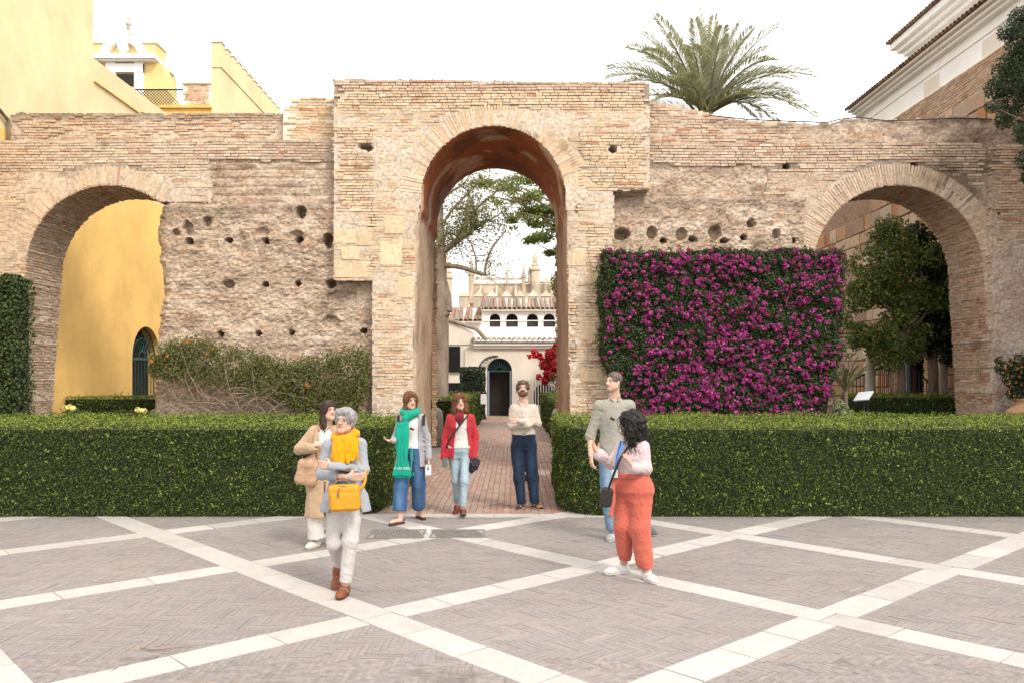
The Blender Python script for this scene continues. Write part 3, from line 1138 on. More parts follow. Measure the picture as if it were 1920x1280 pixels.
# herringbone brick fields between the strips; left of the widest strip the bond is turned by 45 degrees
BLn, BWd = 0.262, 0.0437
ii, jj = np.meshgrid(np.arange(-420, 620), np.arange(-70, 70), indexing='ij')
o_u = (ii * BWd + jj * BLn).ravel()
o_v = (ii * BWd - jj * BLn).ravel()
ru0 = np.concatenate([o_u, o_u]); rv0 = np.concatenate([o_v, o_v + BWd])
ru1 = np.concatenate([o_u + BLn, o_u + BWd]); rv1 = np.concatenate([o_v + BWd, o_v + BWd + BLn])
rv0, rv1 = -rv1, -rv0
recs = []
for turned in (False, True):
    a = R(45) if turned else 0.0
    e0 = np.array([math.cos(a), math.sin(a)]); e1 = np.array([-math.sin(a), math.cos(a)])
    cu_, cv_ = (ru0 + ru1) / 2, (rv0 + rv1) / 2
    uv = np.stack([cu_ * e0[0] + cv_ * e1[0], cu_ * e0[1] + cv_ * e1[1]], -1)
    w_ = uv2w(uv[:, 0], uv[:, 1])
    k = in_view(w_[:, 0], w_[:, 1])
    for a0, a1 in zip(UA[:-1], UA[1:]):
        if (a0 < 3.0) != turned:
            continue
        for c0, c1 in zip(VB[:-1], VB[1:]):
            x0, x1, y0, y1 = ru0, ru1, rv0, rv1
            if not turned:
                x0 = np.maximum(ru0, a0 + HWID + 0.004); x1 = np.minimum(ru1, a1 - HWID - 0.004)
                y0 = np.maximum(rv0, c0 + HWID + 0.004); y1 = np.minimum(rv1, c1 - HWID - 0.004)
                m = k & (x1 - x0 > 0.018) & (y1 - y0 > 0.018)
            else:
                e_ = 0.10
                m = k & (uv[:, 0] > a0 + HWID - e_) & (uv[:, 0] < a1 - HWID + e_) & (uv[:, 1] > c0 + HWID - e_) & (uv[:, 1] < c1 - HWID + e_)
            if m.any():
                cu, cv = (x0[m] + x1[m]) / 2, (y0[m] + y1[m]) / 2
                q = uv2w(cu * e0[0] + cv * e1[0], cu * e0[1] + cv * e1[1])
                recs.append(np.column_stack([q, (x1 - x0)[m], (y1 - y0)[m], np.full(m.sum(), TH + a)]))
recs = np.concatenate(recs)
recs = recs[recs[:, 1] < YFRONT + 0.1]
cw = recs[:, :2]
nb = len(recs)
gp = np.array([(0.268, 0.238, 0.226), (0.260, 0.235, 0.226), (0.278, 0.244, 0.228), (0.254, 0.230, 0.222), (0.295, 0.246, 0.222), (0.285, 0.252, 0.230)])
bc = gp[rngG.choice(6, nb, p=[.30, .25, .2, .16, .05, .04])] * rngG.normal(1, 0.022, (nb, 1))
lowf = fbm(np.stack([cw[:, 0] * 0.5, cw[:, 1] * 0.5, cw[:, 0] * 0], -1), 3, 91)
bc = bc * (1 + 0.10 * lowf[:, None])
hz = rngG.normal(-0.0030, 0.0008, nb)
C3 = np.concatenate([cw, (hz - 0.02)[:, None]], -1)
tl = rngG.normal(0, 0.0025, (nb, 2))
U3 = np.stack([np.cos(recs[:, 4]), np.sin(recs[:, 4]), tl[:, 0]], -1)
V3 = np.stack([-np.sin(recs[:, 4]), np.cos(recs[:, 4]), tl[:, 1]], -1)
W3 = np.cross(U3, V3)
S3 = np.stack([recs[:, 2] / 2 - 0.0018, recs[:, 3] / 2 - 0.0018, np.full(nb, 0.02)], -1)
full = np.maximum(S3[:, 0], S3[:, 1]) > 0.115
vis = full & (np.abs(C3[:, 0]) < C3[:, 1] * 0.60) & (C3[:, 1] > 4.85)
order = np.argsort(np.where(vis, C3[:, 1], 99))
single = order[:295]
for i in single:
    o = link('paving_brick', unit_brick(int(i) % 9), M['pave_brick_obj'], paving)
    o.rotation_euler = Matrix((U3[i], V3[i], W3[i])).transposed().to_euler()
    o.location = C3[i]
    o.scale = S3[i] * 2
    o.color = (*bc[i], 1)
rest = np.setdiff1d(np.arange(nb), single)
v, f = boxes(C3[rest], U3[rest], V3[rest], W3[rest], S3[rest], 0.0009, rngG)
f = f.reshape(-1, 6, 4)[:, 1:].reshape(-1, 4)
link('brick_field', npmesh('brick_field', v, f, False, np.repeat(bc[rest], 8, axis=0)), M['pave_brick'], paving, 'stuff')

# white marble strips, laid slab by slab
SLAB = {}


def slab_mesh(k):
    if k not in SLAB:
        r = np.random.default_rng(k + 70)
        bm = bmesh.new()
        v, f = boxes([[0, 0, 0]], EX, EY, EZ, [[0.5, 0.5, 0.5]], 0)
        vs = [bm.verts.new(c) for c in v]
        for q in f:
            bm.faces.new([vs[i] for i in q])
        bmesh.ops.bevel(bm, geom=[e for e in bm.edges], offset=0.012, segments=1, affect='EDGES')
        for w in bm.verts:
            w.co += Vector((r.normal(0, 0.006), r.normal(0, 0.006), 0))
        me = bpy.data.meshes.new('paving_slab')
        bm.to_mesh(me)
        bm.free()
        SLAB[k] = me
    return SLAB[k]


def slab(cx, cy, ang, L, Wd, z=0.0):
    if not in_view(np.array([cx]), np.array([cy]), 2.2)[0]:
        return
    o = link('paving_slab', slab_mesh(int(rngG.integers(6))), M['marble'], paving)
    o.location = (cx, cy, z - 0.02 + rngG.normal(0.001, 0.0012))
    o.rotation_euler = (rngG.normal(0, 0.002), rngG.normal(0, 0.002), ang)
    o.scale = (L - 0.010, Wd - 0.004, 0.04)
    s = rngG.normal(1, 0.06)
    o.color = (0.47 * s, 0.44 * s, 0.415 * s, 1)


def strip(u0, u1, v, along_u, ang):
    """slabs from u0 to u1 at cross offset v"""
    n = max(1, round((u1 - u0) / 0.62))
    e = np.linspace(u0, u1, n + 1)
    e[1:-1] += rngG.uniform(-0.10, 0.10, n - 1)
    for a, b in zip(e[:-1], e[1:]):
        c = uv2w(np.array((a + b) / 2), np.array(v)) if along_u else uv2w(np.array(v), np.array((a + b) / 2))
        slab(c[0], c[1], ang, b - a, HWID * 2)


for u in UA:                       # A strips run through the crossings
    for c, d in zip(VB[:-1], VB[1:]):
        strip(c - HWID * 0, d, u, False, TH + PI / 2)
for v in VB:                       # B strips butt against them
    for a, b in zip(UA[:-1], UA[1:]):
        strip(a + HWID, b - HWID, v, True, TH)

# red brick path through the gateway, with a white threshold
path_o = link('brick_path', npmesh('brick_path', [(-2.35, YFRONT + 0.2, -0.018), (1.5, YFRONT + 0.2, -0.018), (1.5, 41, -0.018), (-2.35, 41, -0.018)], [[0, 1, 2, 3]]), M['mortar'])
tag(path_o, kind='structure')
pr_ = []
x = -2.3
while x < 1.45:
    y = YFRONT + 0.24 - rngG.random() * 0.27
    while y < 40.5:
        if y > 14.9 and not (-1.75 < x < 1.2):
            break
        pr_.append((x + 0.047, y + 0.135))
        y += 0.272
    x += 0.095
pr_ = np.array(pr_)
n = len(pr_)
pc = np.array([(0.36, 0.225, 0.175), (0.38, 0.25, 0.195), (0.34, 0.22, 0.175), (0.37, 0.27, 0.22), (0.33, 0.255, 0.22)])[rngG.choice(5, n, p=[.3, .25, .2, .15, .1])] * rngG.normal(1, 0.07, (n, 1))
far = sstep(12, 22, pr_[:, 1])[:, None]
gm = sstep(-0.2, 0.4, fbm(np.stack([pr_[:, 0] * 1.2, pr_[:, 1] * 0.5, pr_[:, 0] * 0], -1), 3, 95))[:, None]
pc = pc * (1 - 0.55 * gm) + np.array((0.36, 0.28, 0.235)) * 0.55 * gm
C3 = np.stack([pr_[:, 0], pr_[:, 1], rngG.normal(-0.020, 0.0012, n)], -1)
S3 = np.tile([[0.0435, 0.132, 0.02]], (n, 1))
vis = (C3[:, 1] > YFRONT + 0.3)
order = np.argsort(np.where(vis, C3[:, 1], 99))
for i in order[:280]:
    o = link('paving_brick', unit_brick(int(i) % 9), M['pave_brick_obj'], path_o)
    o.location = C3[i]
    o.scale = S3[i] * 2
    o.color = (*pc[i], 1)
rest = order[280:]
v, f = boxes(C3[rest], EX, EY, EZ, S3[rest], 0.0009, rngG)
f = f.reshape(-1, 6, 4)[:, 1:].reshape(-1, 4)
link('brick_field', npmesh('brick_field', v, f, False, np.repeat(pc[rest], 8, axis=0)), M['pave_brick'], path_o, 'stuff')
e = np.array([-2.15, -1.52, -0.9, -0.24, 0.36, 0.98, 1.3])
for a, b in zip(e[:-1], e[1:]):
    o = link('threshold_slab', slab_mesh(int(rngG.integers(6))), M['marble'], path_o)
    o.location = ((a + b) / 2, YFRONT + 0.10, -0.015)
    o.scale = (b - a - 0.008, 0.235, 0.04)
    o.color = (0.47, 0.44, 0.41, 1)


# drain gratings set into the paving
def grating(px0, px1, py0, py1, label):
    x0, y1 = gnd(px0, py0); x1, _ = gnd(px1, py0)
    xa, y0 = gnd(px0, py1)
    t = empty('drain_grating', ((x0 + x1) / 2, (y0 + y1) / 2, 0), label, 'drain grating', 'drain gratings in the paving')
    zt = 0.012
    build('frame', [box(x0, x1, y0, y0 + 0.022, -0.03, zt), box(x0, x1, y1 - 0.022, y1, -0.03, zt), box(x0, x0 + 0.022, y0 + 0.022, y1 - 0.022, -0.03, zt - 0.001), box(x1 - 0.022, x1, y0 + 0.022, y1 - 0.022, -0.03, zt - 0.001)], M['grate'], t)
    build('pan', [box(x0 + 0.01, x1 - 0.01, y0 + 0.01, y1 - 0.01, -0.03, 0.0045)], M['granite'], t)
    nb_ = 16
    for i in range(nb_):
        xx = x0 + 0.03 + (x1 - x0 - 0.06) * (i + 0.5) / nb_
        build('bar', [boxes([[xx, (y0 + y1) / 2, zt - 0.004]], [0.97, 0.25, 0], [-0.25, 0.97, 0], EZ, [[0.011, (y1 - y0) / 2 - 0.026, 0.006]])], M['grate'], t)
    build('bar', [box(x0 + 0.024, x1 - 0.024, (y0 + y1) / 2 - 0.012, (y0 + y1) / 2 + 0.012, 0.004, zt - 0.001)], M['grate'], t)


M['grate'] = mat_plain('worn_grey_iron', (0.24, 0.225, 0.21), 0.6, 0.2, 12, 0.2, 0.3)
grating(700, 800, 993, 1009, 'grey iron drain grating nearest the person with the green scarf')
grating(812, 909, 993, 1008, 'grey iron drain grating in front of the person in the red jacket')
# a dry twig dropped on the paving
tw = [gnd(262, 1216), gnd(285, 1220), (gnd(305, 1219)), gnd(330, 1216), gnd(356, 1214), gnd(372, 1208)]
tag(build('fallen_twig', [tube([(a, b, 0.010) for a, b in tw], [0.004, .004, .0035, .003, .002, .001], 5)], M['bark']), 'thin dry twig lying on the brick paving at lower left', 'twig')


# ================================================================== FOLIAGE TOOLS
def leafset(Pn, Nn, size, rng, spread=0.7, aspect=0.55, cols=None, droop=0.0, fold=True):
    """one small pointed leaf (a quad) per point, facing roughly along the normal"""
    Pn = np.asarray(Pn, float)
    n = len(Pn)
    N = np.asarray(Nn, float) + rng.normal(0, spread, (n, 3))
    N /= np.linalg.norm(N, axis=1)[:, None] + 1e-9
    T = rng.normal(0, 1, (n, 3)) + np.array([0, 0, -droop])
    T -= N * (T * N).sum(1)[:, None]
    T /= np.linalg.norm(T, axis=1)[:, None] + 1e-9
    Bn = np.cross(N, T)
    s = (np.asarray(size) * rng.uniform(0.65, 1.3, n))[:, None]
    a = aspect
    p0 = Pn - T * s * 0.5
    p1 = Pn + Bn * s * a * 0.5 + N * s * 0.10
    p2 = Pn + T * s * 0.5
    p3 = Pn - Bn * s * a * 0.5 + N * s * 0.10
    v = np.stack([p0, p1, p2, p3], 1).reshape(-1, 3)
    f = np.arange(n * 4).reshape(n, 4)
    c = np.repeat(cols, 4, axis=0)
    return v, f, c


def leafcols(n, rng, pal, p=None, sd=0.18):
    pal = np.asarray(pal, float)
    return np.clip(pal[rng.choice(len(pal), n, p=p)] * np.exp(rng.normal(0, sd, (n, 1))), 0.002, 0.9)


BOX = [(0.046, 0.074, 0.014), (0.034, 0.056, 0.011), (0.066, 0.096, 0.017), (0.10, 0.13, 0.022)]
BOXN = [(0.185, 0.24, 0.038), (0.15, 0.205, 0.036), (0.215, 0.255, 0.042)]


def hedge_path(pts, rad, n=10):
    """rounds the corners of a plan polyline"""
    out = []
    for i, p in enumerate(pts):
        r = rad[i]
        if r == 0:
            out.append(np.array(p, float))
            continue
        p = np.array(p, float); a = np.array(pts[i - 1], float); b = np.array(pts[(i + 1) % len(pts)], float)
        da = (a - p) / np.linalg.norm(a - p); db = (b - p) / np.linalg.norm(b - p)
        for t in np.linspace(0, 1, n):
            out.append((1 - t) ** 2 * (p + da * r) + 2 * t * (1 - t) * p + t * t * (p + db * r))
    return np.array(out)


def hedge(name, plan, rad, h, label, rng, dens_side=3700, dens_top=950, leaf=0.026, skip_back=True, side_only=None, cat='hedge', group=None, pal=BOX, npal=BOXN):
    """clipped hedge: dark twiggy core and a skin of small leaves on the sides and the top"""
    pl = hedge_path(plan, rad)
    c = pl.mean(0)
    t = empty(name, (c[0], c[1], 0), label, cat, group)
    nxt = np.roll(pl, -1, axis=0)
    area = 0.5 * np.sum(pl[:, 0] * nxt[:, 1] - nxt[:, 0] * pl[:, 1])
    if area < 0:
        pl = pl[::-1]; nxt = np.roll(pl, -1, axis=0)
    seg = nxt - pl
    ln = np.linalg.norm(seg, axis=1)
    nr = np.stack([seg[:, 1], -seg[:, 0]], -1) / (ln[:, None] + 1e-9)
    # core, slightly smaller
    vn = nr + np.roll(nr, 1, axis=0)
    vn /= np.linalg.norm(vn, axis=1)[:, None] + 1e-9
    ins = pl - vn * 0.055
    m = len(pl)
    build('twig_core', [prism([tuple(p) for p in ins], 'z', -0.02, h - 0.05)], M['hedge_core'], t)
    Ps, Ns = [], []
    for i in range(m):
        if skip_back and nr[i, 1] > 0.8:
            continue
        k = int(ln[i] * h * dens_side)
        if not k:
            continue
        s = rng.random(k); z = rng.random(k) ** 0.96 * h
        p = pl[i] + seg[i] * s[:, None]
        Ps.append(np.column_stack([p, z])); Ns.append(np.tile([nr[i, 0], nr[i, 1], 0.35], (k, 1)))
    k = int(abs(area) * dens_top * 1.3)
    lo, hi = pl.min(0), pl.max(0)
    q = lo + (hi - lo) * rng.random((k, 2))
    # denser near the viewer's edge
    q = q[rng.random(k) < np.clip(1.25 - 0.16 * (q[:, 1] - lo[1]), 0.35, 1)]
    ins_ = np.zeros(len(q), bool)
    for i in range(m):
        (x1, y1), (x2, y2) = pl[i], nxt[i]
        cond = ((y1 > q[:, 1]) != (y2 > q[:, 1]))
        xi = (x2 - x1) * (q[:, 1] - y1) / (y2 - y1 + 1e-12) + x1
        ins_ ^= cond & (q[:, 0] < xi)
    q = q[ins_]
    Pt = np.column_stack([q, np.full(len(q), h)]); Nt = np.tile([0, 0, 1.0], (len(q), 1))
    A = np.concatenate(Ps + [Pt]); N = np.concatenate(Ns + [Nt])
    top = np.concatenate([np.zeros(sum(map(len, Ps))), np.ones(len(Pt))])
    wob = fbm(A * 1.6, 3, 101) * 0.055 + fbm(A * 9, 3, 103) * 0.058
    dep = rng.exponential(0.030, len(A))
    A = A + N / np.linalg.norm(N, axis=1)[:, None] * (wob - dep + 0.02)[:, None]
    # round the arris between side and top
    A[:, 2] = np.where(A[:, 2] > h + 0.09, h + 0.09, np.maximum(A[:, 2], 0.005))
    col = leafcols(len(A), rng, pal, [.35, .3, .25, .1])
    young = (rng.random(len(A)) < np.clip(0.06 + 0.72 * top + 0.22 * (vnoise(A * 2.2, 105) > 0.45) + 0.4 * (1 - top) * (A[:, 2] > h - 0.04), 0, 1))
    col[young] = leafcols(int(young.sum()), rng, npal)
    # stray shoots standing out of the clipped surface, and a few dead leaves
    k = rng.choice(len(A), len(A) // 260)
    sh = np.repeat(A[k], 6, axis=0) + np.repeat(N[k], 6, axis=0) * rng.uniform(0.01, 0.075, (len(k) * 6, 1)) + rng.normal(0, 0.010, (len(k) * 6, 3)) + np.array([0, 0, 0.012])
    A = np.concatenate([A, sh]); N = np.concatenate([N, np.repeat(N[k], 6, axis=0)])
    col = np.concatenate([col, leafcols(len(sh), rng, npal)])
    dead = rng.random(len(A)) < 0.006
    col[dead] = (0.16, 0.09, 0.035)
    v, f, cc = leafset(A, N, leaf, rng, 0.75, 0.62, col)
    link('foliage', npmesh('foliage', v, f, False, cc), M['hedge_leaf'], t, 'stuff')
    return t


rngH = np.random.default_rng(17)
HH = 1.19
hedge('clipped_hedge', [(-9.6, YFRONT), (-1.75, YFRONT), (-1.72, 15.0), (-9.6, 15.0)], [0, 0.75, 0.2, 0], HH, 'long clipped box hedge left of the path, below the dry creeper', rngH, group='clipped box hedges beside the path')
hedge('clipped_hedge', [(0.66, YFRONT), (9.8, YFRONT), (9.8, 15.0), (0.72, 15.0)], [0.85, 0, 0, 0.2], HH, 'long clipped box hedge right of the path, below the magenta bougainvillea', rngH, group='clipped box hedges beside the path')

# ------------------------------------------------------------------ magenta bougainvillea screen
rngV = np.random.default_rng(19)
YB = 15.55
bou = empty('bougainvillea', (X(1355, YB), YB + 0.3, 0), 'square-trained bougainvillea covered in magenta flowers right of the gateway', 'climbing shrub')
bx0, bx1, bz1 = X(1131, YB), X(1584, YB), Z(474, YB)


def bou_left(z):
    return bx0 + 0.30 * sstep(2.6, 1.0, z) + 0.05 * np.sin(z * 5)


def bou_right(z):
    return bx1 - 0.02 - 0.35 * sstep(2.4, 1.2, z)


build('twig_core', [prism([(bx0 + 0.28, 0.0), (bx1 - 0.45, 0.0), (bx1 - 0.14, 2.4), (bx1 - 0.10, bz1 - 0.12), (bx0 + 0.12, bz1 - 0.12), (bx0 + 0.12, 2.4)], 'y', YB + 0.10, YB + 0.55)], M['hedge_core'], bou)
n = 46000
z = rngV.random(n) * (bz1 - 0.6) + 0.6
s = rngV.random(n)
xx = bou_left(z) + (bou_right(z) - bou_left(z)) * s
A = np.column_stack([xx, np.full(n, YB), z])
nt, nsd = 9000, 7000
At = np.column_stack([rngV.uniform(bx0, bx1, nt), YB + rngV.random(nt) * 0.55, np.full(nt, bz1)])
zs = rngV.random(nsd) * (bz1 - 0.6) + 0.6
sd = rngV.random(nsd) < 0.65
As = np.column_stack([np.where(sd, bou_left(zs), bou_right(zs)), YB + rngV.random(nsd) * 0.55, zs])
A = np.concatenate([A, At, As])
N = np.concatenate([np.tile([0, -1, 0.3], (n, 1)), np.tile([0, -0.2, 1.0], (nt, 1)), np.column_stack([np.where(sd, -1, 1), np.full(nsd, -0.3), np.full(nsd, 0.2)])])
N = N / np.linalg.norm(N, axis=1)[:, None]
lump = fbm(A * 2.6, 4, 111)
dep = rngV.exponential(0.05, len(A))
A = A + N * (0.16 * lump - dep + 0.03)[:, None] + rngV.normal(0, 0.012, A.shape)
col = leafcols(len(A), rngV, [(0.030, 0.050, 0.014), (0.045, 0.075, 0.02), (0.022, 0.036, 0.012), (0.08, 0.085, 0.025)], [.35, .3, .25, .1])
v, f, c = leafset(A, N, 0.052, rngV, 0.7, 0.62, col, 0.6)
link('foliage', npmesh('foliage', v, f, False, c), M['leaf'], bou, 'stuff')
# arching shoots breaking the outline
sp = []
for k in range(110):
    e = rngV.random()
    if e < 0.5:
        b0 = np.array([rngV.uniform(bx0, bx1), YB + rngV.uniform(0, 0.4), bz1]); d0 = np.array([rngV.normal(0, 0.6), -0.3, 1.0])
    elif e < 0.75:
        zz = rngV.uniform(0.9, bz1); b0 = np.array([float(bou_left(zz)), YB + 0.1, zz]); d0 = np.array([-1.0, -0.4, rngV.normal(0.2, 0.5)])
    else:
        zz = rngV.uniform(0.9, bz1); b0 = np.array([float(bou_right(zz)), YB + 0.1, zz]); d0 = np.array([1.0, -0.4, rngV.normal(0.2, 0.5)])
    d0 /= np.linalg.norm(d0)
    L = rngV.uniform(0.06, 0.24)
    t_ = np.linspace(0, 1, 9)[:, None]
    pp_ = b0 + d0 * L * t_ + np.array([0, 0, -0.35 * L]) * t_ ** 2
    nn_ = 14
    sp.append(leafset(np.repeat(pp_, 2, axis=0)[:nn_ + 4] + rngV.normal(0, 0.014, (nn_ + 4, 3)), np.tile([0, -0.8, 0.6], (nn_ + 4, 1)), 0.046, rngV, 0.6, 0.6,
                      leafcols(nn_ + 4, rngV, [(0.05, 0.085, 0.022), (0.09, 0.10, 0.03), (0.30, 0.035, 0.16)], [.55, .3, .15])))
build('shoots', sp, M['leaf'], bou, False, 'stuff')
# flower clusters, the bigger ones as parts
nc = 1500
cs = []
while len(cs) < nc:
    zz = rngV.uniform(0.7, bz1 + 0.05); ss = rngV.random()
    x0 = float(bou_left(zz)); x1 = float(bou_right(zz)); x = x0 + (x1 - x0) * ss
    dens = float(fbm(np.array([x * 1.1, 0.3, zz * 1.1]), 3, 113)) + 0.15 + 0.25 * float(sstep(bz1 - 0.25, bz1 - 0.02, zz))
    if rngV.random() < np.clip(0.42 + dens * 1.0, 0.03, 1):
        lm = float(fbm(np.array([x * 2.6, YB * 2.6, zz * 2.6]), 4, 111))
        y = YB - 0.16 * lm - rngV.uniform(0.0, 0.09)
        if zz > bz1 - 0.06:
            y += rngV.random() * 0.4
        cs.append((x, y, zz, abs(rngV.normal(0.016, 0.020)) + 0.018))
cs = np.array(cs)
order = np.argsort(-cs[:, 3])
MAG = [(0.31, 0.032, 0.175), (0.40, 0.065, 0.245), (0.23, 0.020, 0.115), (0.50, 0.13, 0.34), (0.17, 0.014, 0.07)]
small = []
for r_, i in enumerate(order):
    x, y, zz, s = cs[i]
    k = int(9 + s * 420)
    d = rngV.normal(0, 1, (k, 3)); d /= np.linalg.norm(d, axis=1)[:, None]
    pts = np.array([x, y, zz]) + d * s * (rngV.random((k, 1)) ** 0.4) * np.array([1.15, 0.7, 1])
    cl = leafcols(k, rngV, MAG, [.32, .26, .2, .1, .12], 0.12)
    if rngV.random() < 0.22:
        cl = cl * 0.4 + np.array((0.20, 0.05, 0.06)) * 0.5
    g_ = leafset(pts, d + np.array([0, -0.7, 0.2]), 0.042, rngV, 0.35, 0.85, cl)
    if r_ < 200:
        link('flower_cluster', npmesh('flower_cluster', g_[0], g_[1], False, g_[2]), M['petal'], bou)
    else:
        small.append(g_)
build('flowers', small, M['petal'], bou, False, 'stuff')

# ------------------------------------------------------------------ dry creeper on the left wall
YK = 15.9
cre = empty('dry_creeper', (X(490, YK), YK, 0), 'sprawling creeper with bare tan stems below green leaves on the left wall', 'creeper')
rngK = np.random.default_rng(23)
stems = []
for i in range(125):
    x = rngK.uniform(300, 660); y0 = rngK.uniform(720, 800)
    pts = [(x, y0)]
    a = rngK.uniform(-PI, PI)
    a = rngK.choice([rngK.uniform(-0.5, 0.5), PI + rngK.uniform(-0.5, 0.5), -PI / 2 + rngK.uniform(-0.9, 0.9)])
    cur = rngK.normal(0, 0.10)
    px, py = x, y0
    for s in range(int(rngK.integers(9, 22))):
        a += cur + rngK.normal(0, 0.14)
        px += 9 * math.cos(a); py += 9 * math.sin(a)
        if py < 662: a += 0.5
        if py > 800: py = 800
        if px < 296 or px > 688:
            break
        pts.append((px, py))
    if len(pts) > 4:
        dp = rngK.uniform(0.0, 0.32)
        w = np.linspace(0, 1, len(pts))
        P3 = [P(a_, b_, YK - dp * math.sin(PI * (0.15 + 0.85 * t))) for (a_, b_), t in zip(pts, w)]
        stems.append((tube(P3, rngK.uniform(0.005, 0.010) * (1 - 0.5 * w), 5), np.mean([b for a_, b in pts])))
for g_, _ in stems[:75]:
    build('stem', [g_], M['twig'], cre, True)
build('stems_behind', [g_ for g_, _ in stems[75:]], M['twig'], cre, True, 'stuff')
prof = lambda px: np.interp(px, [285, 305, 330, 370, 420, 460, 505, 540, 580, 620, 650, 680, 692], [690, 652, 640, 636, 650, 656, 668, 684, 672, 664, 658, 654, 665])
bot = lambda px: np.interp(px, [285, 310, 350, 420, 480, 540, 580, 640, 680, 692], [700, 706, 716, 722, 736, 752, 768, 775, 765, 720])
nl = 34000
px = rngK.uniform(288, 692, nl)
t = rngK.random(nl) ** 0.8
py = prof(px) + (bot(px) - prof(px)) * t + rngK.normal(0, 7, nl)
keep = rngK.random(nl) < np.clip(1.0 - 0.72 * t * (px < 540), 0.14, 1) * np.clip(0.75 + 0.25 * (px > 520) + fbm(np.stack([px * 0.05, py * 0.05, px * 0], -1), 3, 117), 0.1, 1)
px, py = px[keep], py[keep]
dp = np.abs(rngK.normal(0, 0.16, len(px)))
A = np.column_stack([X(px, YK), YK - dp, Z(py, YK)])
col = leafcols(len(A), rngK, [(0.085, 0.11, 0.022), (0.12, 0.14, 0.03), (0.055, 0.075, 0.018), (0.18, 0.15, 0.045)], [.35, .3, .2, .15])
v, f, c = leafset(A, np.tile([0, -1, 0.5], (len(A), 1)), 0.05, rngK, 0.8, 0.5, col)
link('foliage', npmesh('foliage', v, f, False, c), M['leaf'], cre, 'stuff')
for (fx, fy) in ((314, 666), (388, 663), (400, 656), (576, 722), (285, 678), (352, 640)):
    pts = np.array(P(fx, fy, YK - 0.38)) + rngK.normal(0, 0.018, (10, 3))
    v, f, c = leafset(pts, np.tile([0, -1, 0.2], (10, 1)), 0.035, rngK, 0.6, 0.8, leafcols(10, rngK, [(0.65, 0.16, 0.03)]))
    link('flower', npmesh('flower', v, f, False, c), M['petal'], cre)


# ------------------------------------------------------------------ ivy block at far left
def leafy_block(name, x0, x1, y0, y1, z0, z1, n, size, pal, p, label, cat, rng, round_=0.12):
    t = empty(name, ((x0 + x1) / 2, (y0 + y1) / 2, z0), label, cat)
    build('twig_core', [box(x0 + 0.10, x1 - 0.10, y0 + 0.10, y1, z0, z1 - 0.1)], M['hedge_core'], t)
    a = rng.random((n, 3))
    face = rng.choice(4, n, p=[.5, .16, .17, .17])
    Pt = np.column_stack([x0 + a[:, 0] * (x1 - x0), y0 + a[:, 1] * (y1 - y0), z0 + a[:, 2] * (z1 - z0)])
    Nn = np.zeros((n, 3))
    for k, (ax, val, nv) in enumerate(((1, y0, (0, -1, .3)), (2, z1, (0, -.2, 1)), (0, x0, (-1, -.2, .2)), (0, x1, (1, -.2, .2)))):
        m = face == k
        Pt[m, ax] = val
        Nn[m] = nv
    Pt = Pt + Nn * (0.10 * fbm(Pt * 3, 4, 121) - rng.exponential(0.03, n) + 0.02)[:, None]
    v, f, c = leafset(Pt, Nn, size, rng, 0.65, 0.75, leafcols(n, rng, pal, p), 0.8)
    link('foliage', npmesh('foliage', v, f, False, c), M['leaf'], t, 'stuff')
    return t


rngI = np.random.default_rng(29)
leafy_block('ivy', X(-90, 15.8), X(41, 15.8), 15.55, 16.2, 0.0, Z(522, 15.8), 15000, 0.055, [(0.05, 0.085, 0.025), (0.075, 0.115, 0.032), (0.035, 0.06, 0.018), (0.14, 0.08, 0.035)], [.4, .32, .25, .03],
            'dense dark ivy trimmed square against the far left wall', 'ivy', rngI)

# ================================================================== YELLOW HOUSE AT LEFT
def wall_with_arch(u0, u1, z0, z1, a0, a1, ztop, n=14):
    """2-D pieces (quads in u,z) of a wall u0..u1, z0..z1 with an arched doorway a0..a1 reaching ztop"""
    r = (a1 - a0) / 2
    zs = ztop - r
    c = (a0 + a1) / 2
    out = [[(u0, z0), (a0, z0), (a0, z1), (u0, z1)], [(a1, z0), (u1, z0), (u1, z1), (a1, z1)]]
    ts = np.linspace(PI, 0, n + 1)
    for a, b in zip(ts[:-1], ts[1:]):
        p, q = (c + r * math.cos(a), zs + r * math.sin(a)), (c + r * math.cos(b), zs + r * math.sin(b))
        out.append([p, q, (q[0], z1), (p[0], z1)])
    return out


XW = -9.98
YDOOR0, YDOOR1 = F * 9.98 / 712, F * 9.98 / 712 + 1.75
yh = empty('yellow_house', (XW, 20, 0), 'tall ochre rendered house along the left edge, seen above and through the left arch', 'house')
YCOR = F * 9.98 / 785
pcs = [prism(q, 'x', XW - 0.35, XW) for q in wall_with_arch(12.0, 33.0, -0.05, 6.7, YDOOR0, YDOOR1, 3.2)]
build('wall', pcs, M['ochre'], yh)
build('upper_wall', [box(XW - 6, XW - 0.001, 12.0, YCOR, 6.7, 17.5), box(XW - 0.34, XW - 0.001, YCOR, 33.0, 6.7, 9.42)], M['ochre_glare'], yh)
build('string_course', [box(XW - 0.1, XW + 0.05, YCOR, 33, 8.86, 8.93)], M['ochre_pale'], yh)
build('gutter_pipe', [tube([(XW + 0.06, 16.6, z) for z in (5.5, 6.5, 6.9)], 0.035, 8), tube([(XW + 0.06, 16.6, 6.88), (XW + 0.06, 16.2, 7.05), (XW + 0.06, 15.4, 7.1)], 0.035, 8)], M['bark'], yh)
dr = build('gate', [prism([(YDOOR0 - 0.05, 0), (YDOOR1 + 0.05, 0), (YDOOR1 + 0.05, 3.3), (YDOOR0 - 0.05, 3.3)], 'x', XW - 0.42, XW - 0.36)], M['dark'], yh)
yc, zr = (YDOOR0 + YDOOR1) / 2, (YDOOR1 - YDOOR0) / 2
zsp = 3.2 - zr
bars = []
